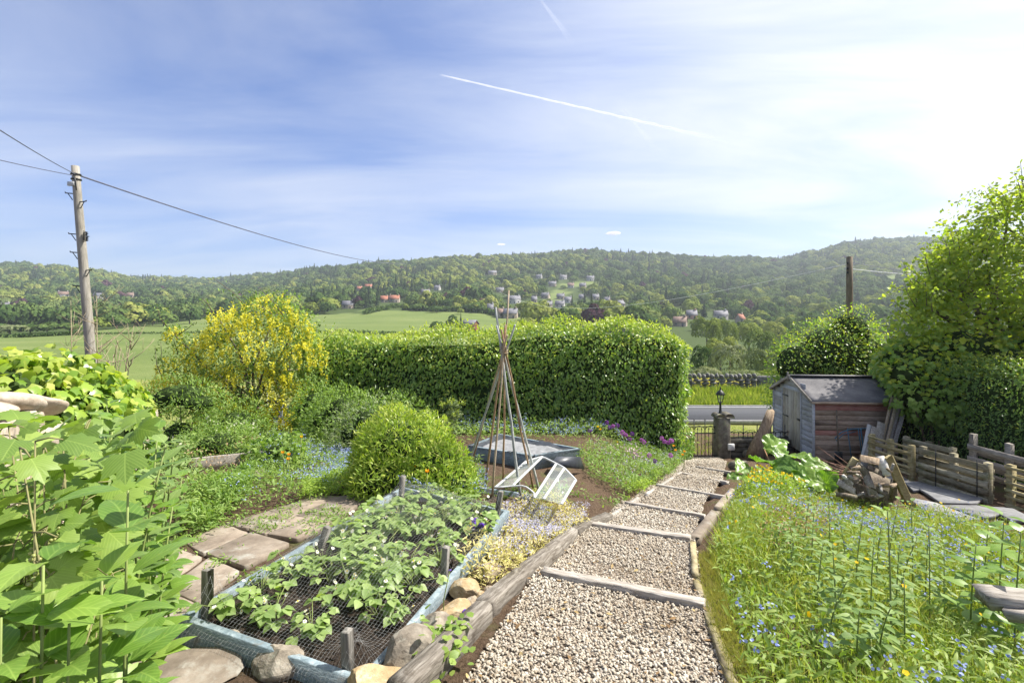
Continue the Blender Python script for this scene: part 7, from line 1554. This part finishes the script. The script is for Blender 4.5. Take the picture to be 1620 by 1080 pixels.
# field hedges
def field_hedge(pts, h, w, label):
    P = np.concatenate([np.linspace(far_at(*a)[:2], far_at(*b)[:2], 40) for a, b in zip(pts[:-1], pts[1:])]); n = 1500; i = R.integers(0, len(P), n); q = P[i]+R.normal(0, w, (n, 2)); z = zfar(q[:, 0], q[:, 1])+h*R.random(n)
    d = norm(np.column_stack([R.normal(0, 1, (n, 2)), R.normal(.4, .6, n)])); tag(leaf_obj('field_hedge', [leaves(T_QUAD, np.column_stack([q, z]), rand_dir(n), d, h*.6*R.uniform(.6, 1.2, n))], W_GREEN), label, 'hedge')
field_hedge([(-60, 534), (30, 534), (95, 531), (150, 529)], 1.0, .35, 'low dark hedge across the left field')
field_hedge([(150, 529), (220, 528), (300, 527), (390, 527)], .55, .25, 'thin hedge line crossing the field behind the laburnum')
field_hedge([(578, 497), (610, 490), (634, 486)], 2.6, .8, 'hedge climbing the field towards the gabled house')
field_hedge([(480, 526), (560, 527), (640, 531), (720, 527), (790, 529)], 1.2, .4, 'low hedge along the bottom of the far field')
field_hedge([(640, 490), (700, 493), (770, 496), (800, 503)], 3.0, .9, 'bushy hedge along the top of the far field')

# ------------------------------------------------------------------ the woods: nearest trees one by one, the rest as one mass
xs_, ys_ = [], []
Y = 235.0
while Y < 1330:
    st_ = 10.5 if Y < 700 else 12.0; X = np.arange((-260-CX)/FPX*Y, (1900-CX)/FPX*Y, st_); xs_.append(X+R.normal(0, 2.6, len(X))); ys_.append(np.full(len(X), Y)+R.normal(0, 2.6, len(X))); Y += st_
X = np.concatenate(xs_); Y = np.concatenate(ys_); P = np.stack([X, Y, zfar(X, Y)], 1); px, py = pix(P)
keep = ~is_field(P)
# leave the village half open
vil = inpoly(px, py, [(640, 476), (700, 455), (840, 432), (970, 436), (1000, 480), (1000, 510), (780, 510), (660, 490)]); keep &= ~(vil & (R.random(len(P)) < .30))
rad = R.uniform(4.2, 9.6, len(P))*np.interp(Y, [235, 700, 1200], [.9, 1, 1.1]); hg = rad*R.uniform(1.1, 1.55, len(P)); sp = FPX/Y
for hx, hy, hw_, hY, hh in HOUSES: keep &= ~((np.abs(px-hx) < hw_*.62+rad*sp*.75) & (Y < hY+9) & (Y > hY-140) & (py-hg*sp*1.3 < hy-hh*.42) & (py > hy-hh))
P, px, py, rad, hg = P[keep], px[keep], py[keep], rad[keep], hg[keep]
mixv = vnoise(P[:, :2], 77, .006); kindi = np.where(R.random(len(P)) < np.clip(.02+.4*vnoise(P[:, :2], 78, .009), .01, .6), 3, np.where(mixv+R.normal(0, .35, len(P)) > .35, 1, np.where(R.random(len(P)) < .2, 2, 0)))
kindi = np.where(R.random(len(P)) < .012, 4, kindi); KN = ['green', 'light', 'tall', 'dark', 'purple']
order = np.argsort(P[:, 1]); vis = (px[order] > -120) & (px[order] < 1450) & (py[order] < 540); first = order[vis][:210]; rest = np.setdiff1d(np.arange(len(P)), first)
LB = {0: 'rounded mid green tree at the near edge of the hillside woods', 1: 'pale fresh green tree at the near edge of the hillside woods', 2: 'upright oval tree at the near edge of the hillside woods', 3: 'dark pointed conifer at the near edge of the hillside woods', 4: 'dark purple tree at the near edge of the hillside woods'}
def WHERE(x):
    for lim, w in ((0, 'in the woods at the far left'), (110, 'in the woods left of the utility pole'), (230, 'in the woods right of the utility pole'), (330, 'in the woods left of the laburnum top'), (430, 'in the woods above the laburnum'), (520, 'in the woods right of the laburnum'), (600, 'by the left hillside houses'), (700, 'above the far field'), (800, 'left of the village'), (900, 'in the middle of the village'), (1000, 'right of the village'), (1100, 'above the hedge end'), (1250, 'in the wood behind the gate')):
        if x < lim: return w
    return 'in the wood behind the shed'
for i in first: far_tree(P[i]-np.array([0, 0, .4]), rad[i], hg[i], KN[kindi[i]], LB[int(kindi[i])].replace('at the near edge of the hillside woods', WHERE(px[i])), 'trees along the near edge of the woods')
# geometry nodes: scatter the crowns of the trees above over the hill
pm = make_mesh('woodland', P[rest]-np.array([0, 0, .5]), [], None, attrs={'sx': rad[rest], 'sz': hg[rest], 'rz': R.uniform(0, 6.28, len(rest))})
src = [c_ for k_ in ('green', 'light', 'tall', 'dark', 'purple') for c_ in CR[k_]]; src_idx = {k_: [src.index(c_) for c_ in CR[k_]] for k_ in KN}
iv = np.array([src_idx[KN[k_]][int(R.integers(len(src_idx[KN[k_]])))] for k_ in kindi[rest]], np.int32); a_ = pm.attributes.new('idx', 'INT', 'POINT'); a_.data.foreach_set('value', iv)
wd = bpy.data.objects.new('hillside_woodland', pm); link(wd); tag(wd, 'dense mixed woodland covering the far hills', 'woodland', kind='stuff')
for me in src:
    if me.name not in FAR_CROWNS: far_tree(np.array([-60.0+R.normal(0, 3), 260, zfar1(-60, 260)]), 5, 7, [k_ for k_ in CR if me in CR[k_]][0], 'tree at the foot of the left woods', 'trees along the near edge of the woods', CR[[k_ for k_ in CR if me in CR[k_]][0]].index(me))
ng = bpy.data.node_groups.new('scatter_crowns', 'GeometryNodeTree'); ng.interface.new_socket('Geometry', in_out='INPUT', socket_type='NodeSocketGeometry'); ng.interface.new_socket('Geometry', in_out='OUTPUT', socket_type='NodeSocketGeometry')
gi, go = ng.nodes.new('NodeGroupInput'), ng.nodes.new('NodeGroupOutput'); m2p = ng.nodes.new('GeometryNodeMeshToPoints'); iop = ng.nodes.new('GeometryNodeInstanceOnPoints'); g2i = ng.nodes.new('GeometryNodeGeometryToInstance')
ng.links.new(gi.outputs[0], m2p.inputs['Mesh']); ng.links.new(m2p.outputs[0], iop.inputs['Points'])
for me in reversed(src):
    oi = ng.nodes.new('GeometryNodeObjectInfo'); oi.transform_space = 'ORIGINAL'; oi.inputs['Object'].default_value = FAR_CROWNS[me.name]
    g_ = ng.nodes.new('GeometryNodeGeometryToInstance'); ng.links.new(oi.outputs['Geometry'], g_.inputs[0])
    if 'jn' not in globals(): jn = ng.nodes.new('GeometryNodeJoinGeometry')
    ng.links.new(g_.outputs[0], jn.inputs[0])
ng.links.new(jn.outputs[0], iop.inputs['Instance']); iop.inputs['Pick Instance'].default_value = True
def named(nm, typ):
    n_ = ng.nodes.new('GeometryNodeInputNamedAttribute'); n_.data_type = typ; n_.inputs['Name'].default_value = nm; return n_.outputs[0]
ng.links.new(named('idx', 'INT'), iop.inputs['Instance Index'])
cs = ng.nodes.new('ShaderNodeCombineXYZ'); s_ = named('sx', 'FLOAT'); ng.links.new(s_, cs.inputs[0]); ng.links.new(s_, cs.inputs[1]); ng.links.new(named('sz', 'FLOAT'), cs.inputs[2]); ng.links.new(cs.outputs[0], iop.inputs['Scale'])
cr_ = ng.nodes.new('ShaderNodeCombineXYZ'); ng.links.new(named('rz', 'FLOAT'), cr_.inputs[2]); ng.links.new(cr_.outputs[0], iop.inputs['Rotation'])
ng.links.new(iop.outputs[0], go.inputs[0])
md = wd.modifiers.new('scatter', 'NODES'); md.node_group = ng

# ------------------------------------------------------------------ haze, clouds, contrail
m, nt = new_mat('valley_haze'); pv = nt.nodes.new('ShaderNodeVolumePrincipled'); pv.inputs['Color'].default_value = (.80, .88, 1.0, 1); pv.inputs['Density'].default_value = HAZE = .00026; pv.inputs['Anisotropy'].default_value = .3
o_ = nt.nodes.new('ShaderNodeOutputMaterial'); nt.links.new(pv.outputs[0], o_.inputs['Volume'])
hz = MB().box((0, 745, 115), (6400, 1510, 262)).out('haze', m); tag(hz, kind='stuff')
m, nt = new_mat('cloud_white'); d_ = nt.nodes.new('ShaderNodeBsdfDiffuse'); d_.inputs['Color'].default_value = (.9, .9, .92, 1); t_ = nt.nodes.new('ShaderNodeBsdfTranslucent'); t_.inputs['Color'].default_value = (.9, .9, .92, 1)
mx = nt.nodes.new('ShaderNodeMixShader'); mx.inputs[0].default_value = .5; nt.links.new(d_.outputs[0], mx.inputs[1]); nt.links.new(t_.outputs[0], mx.inputs[2])
tr = nt.nodes.new('ShaderNodeBsdfTransparent'); m2 = nt.nodes.new('ShaderNodeMixShader'); nt.links.new(mathn(nt, 'MULTIPLY', attr(nt, 'rnd'), 1.0, True), m2.inputs[0]); nt.links.new(tr.outputs[0], m2.inputs[1]); nt.links.new(mx.outputs[0], m2.inputs[2])
o_ = nt.nodes.new('ShaderNodeOutputMaterial'); nt.links.new(m2.outputs[0], o_.inputs[0]); M_CLOUD = m
def contrail(a, b, Ya, Yb, wa, wb, label, dens):
    A, B = at(*a, Ya), at(*b, Yb); n = 90; t_ = np.linspace(0, 1, n); C = A+(B-A)*t_[:, None]; d = norm(B-A); s = norm(np.cross(d, C.mean(0))); u = np.cross(s, d); V, Al, F = [], [], []
    for k in range(n):
        w = (wa+(wb-wa)*t_[k])*(1+.22*math.sin(k*1.9)*math.sin(k*.7)); c_ = C[k]+s*w*.25*math.sin(k*.9)*t_[k]
        for lay in range(8): ang = lay*math.pi/4; V.append(c_+s*w*math.cos(ang)*.5+u*w*math.sin(ang)*.5); Al.append(dens*np.interp(t_[k], [0, .03, .35, .75, 1], [0, .8, .85, .4, 0.0])*(.9+.06*math.sin(k*2.3)))
    for k in range(n-1):
        for j in range(8): q = k*8; F.append([q+j, q+(j+1) % 8, q+8+(j+1) % 8, q+8+j])
    tag(build('contrail', V, F, M_CLOUD, None, True, {'rnd': Al}), label, 'contrail')
contrail((694, 118), (1160, 226), 9000, 13000, 26, 60, 'long white aircraft contrail crossing the blue sky', .60)
contrail((855, 0), (905, 66), 9000, 10000, 40, 90, 'faint short contrail at the top of the sky', .10)
contrail((985, 172), (1050, 250), 9000, 10000, 40, 80, 'faint wisp crossing below the long contrail', .06)
for px_, py_, w, lb in ((970, 369, 26, 'larger small white cloud above the wooded hill'), (793, 387, 14, 'smaller white cloud puff above the hill')):
    Vs, Fs, k, al = [], [], 0, []; c_ = at(px_, py_, 6000); s = w*6000/FPX
    for j in range(14): r_ = s*R.uniform(.10, .2)*(1-abs(j-6.5)/11); q = c_+np.array([(j/13-.5)*s*.8, R.normal(0, s*.1), R.normal(0, s*.035)]); Vs.append(ICO2[0]*np.array([r_*1.3, r_, r_*.7])+q); Fs.append(ICO2[1]+k); k += len(ICO2[0]); al.append(np.full(len(ICO2[0]), .40))
    tag(build('cloud', np.concatenate(Vs), np.concatenate(Fs), M_CLOUD, None, True, {'rnd': np.concatenate(al)}), lb, 'cloud')
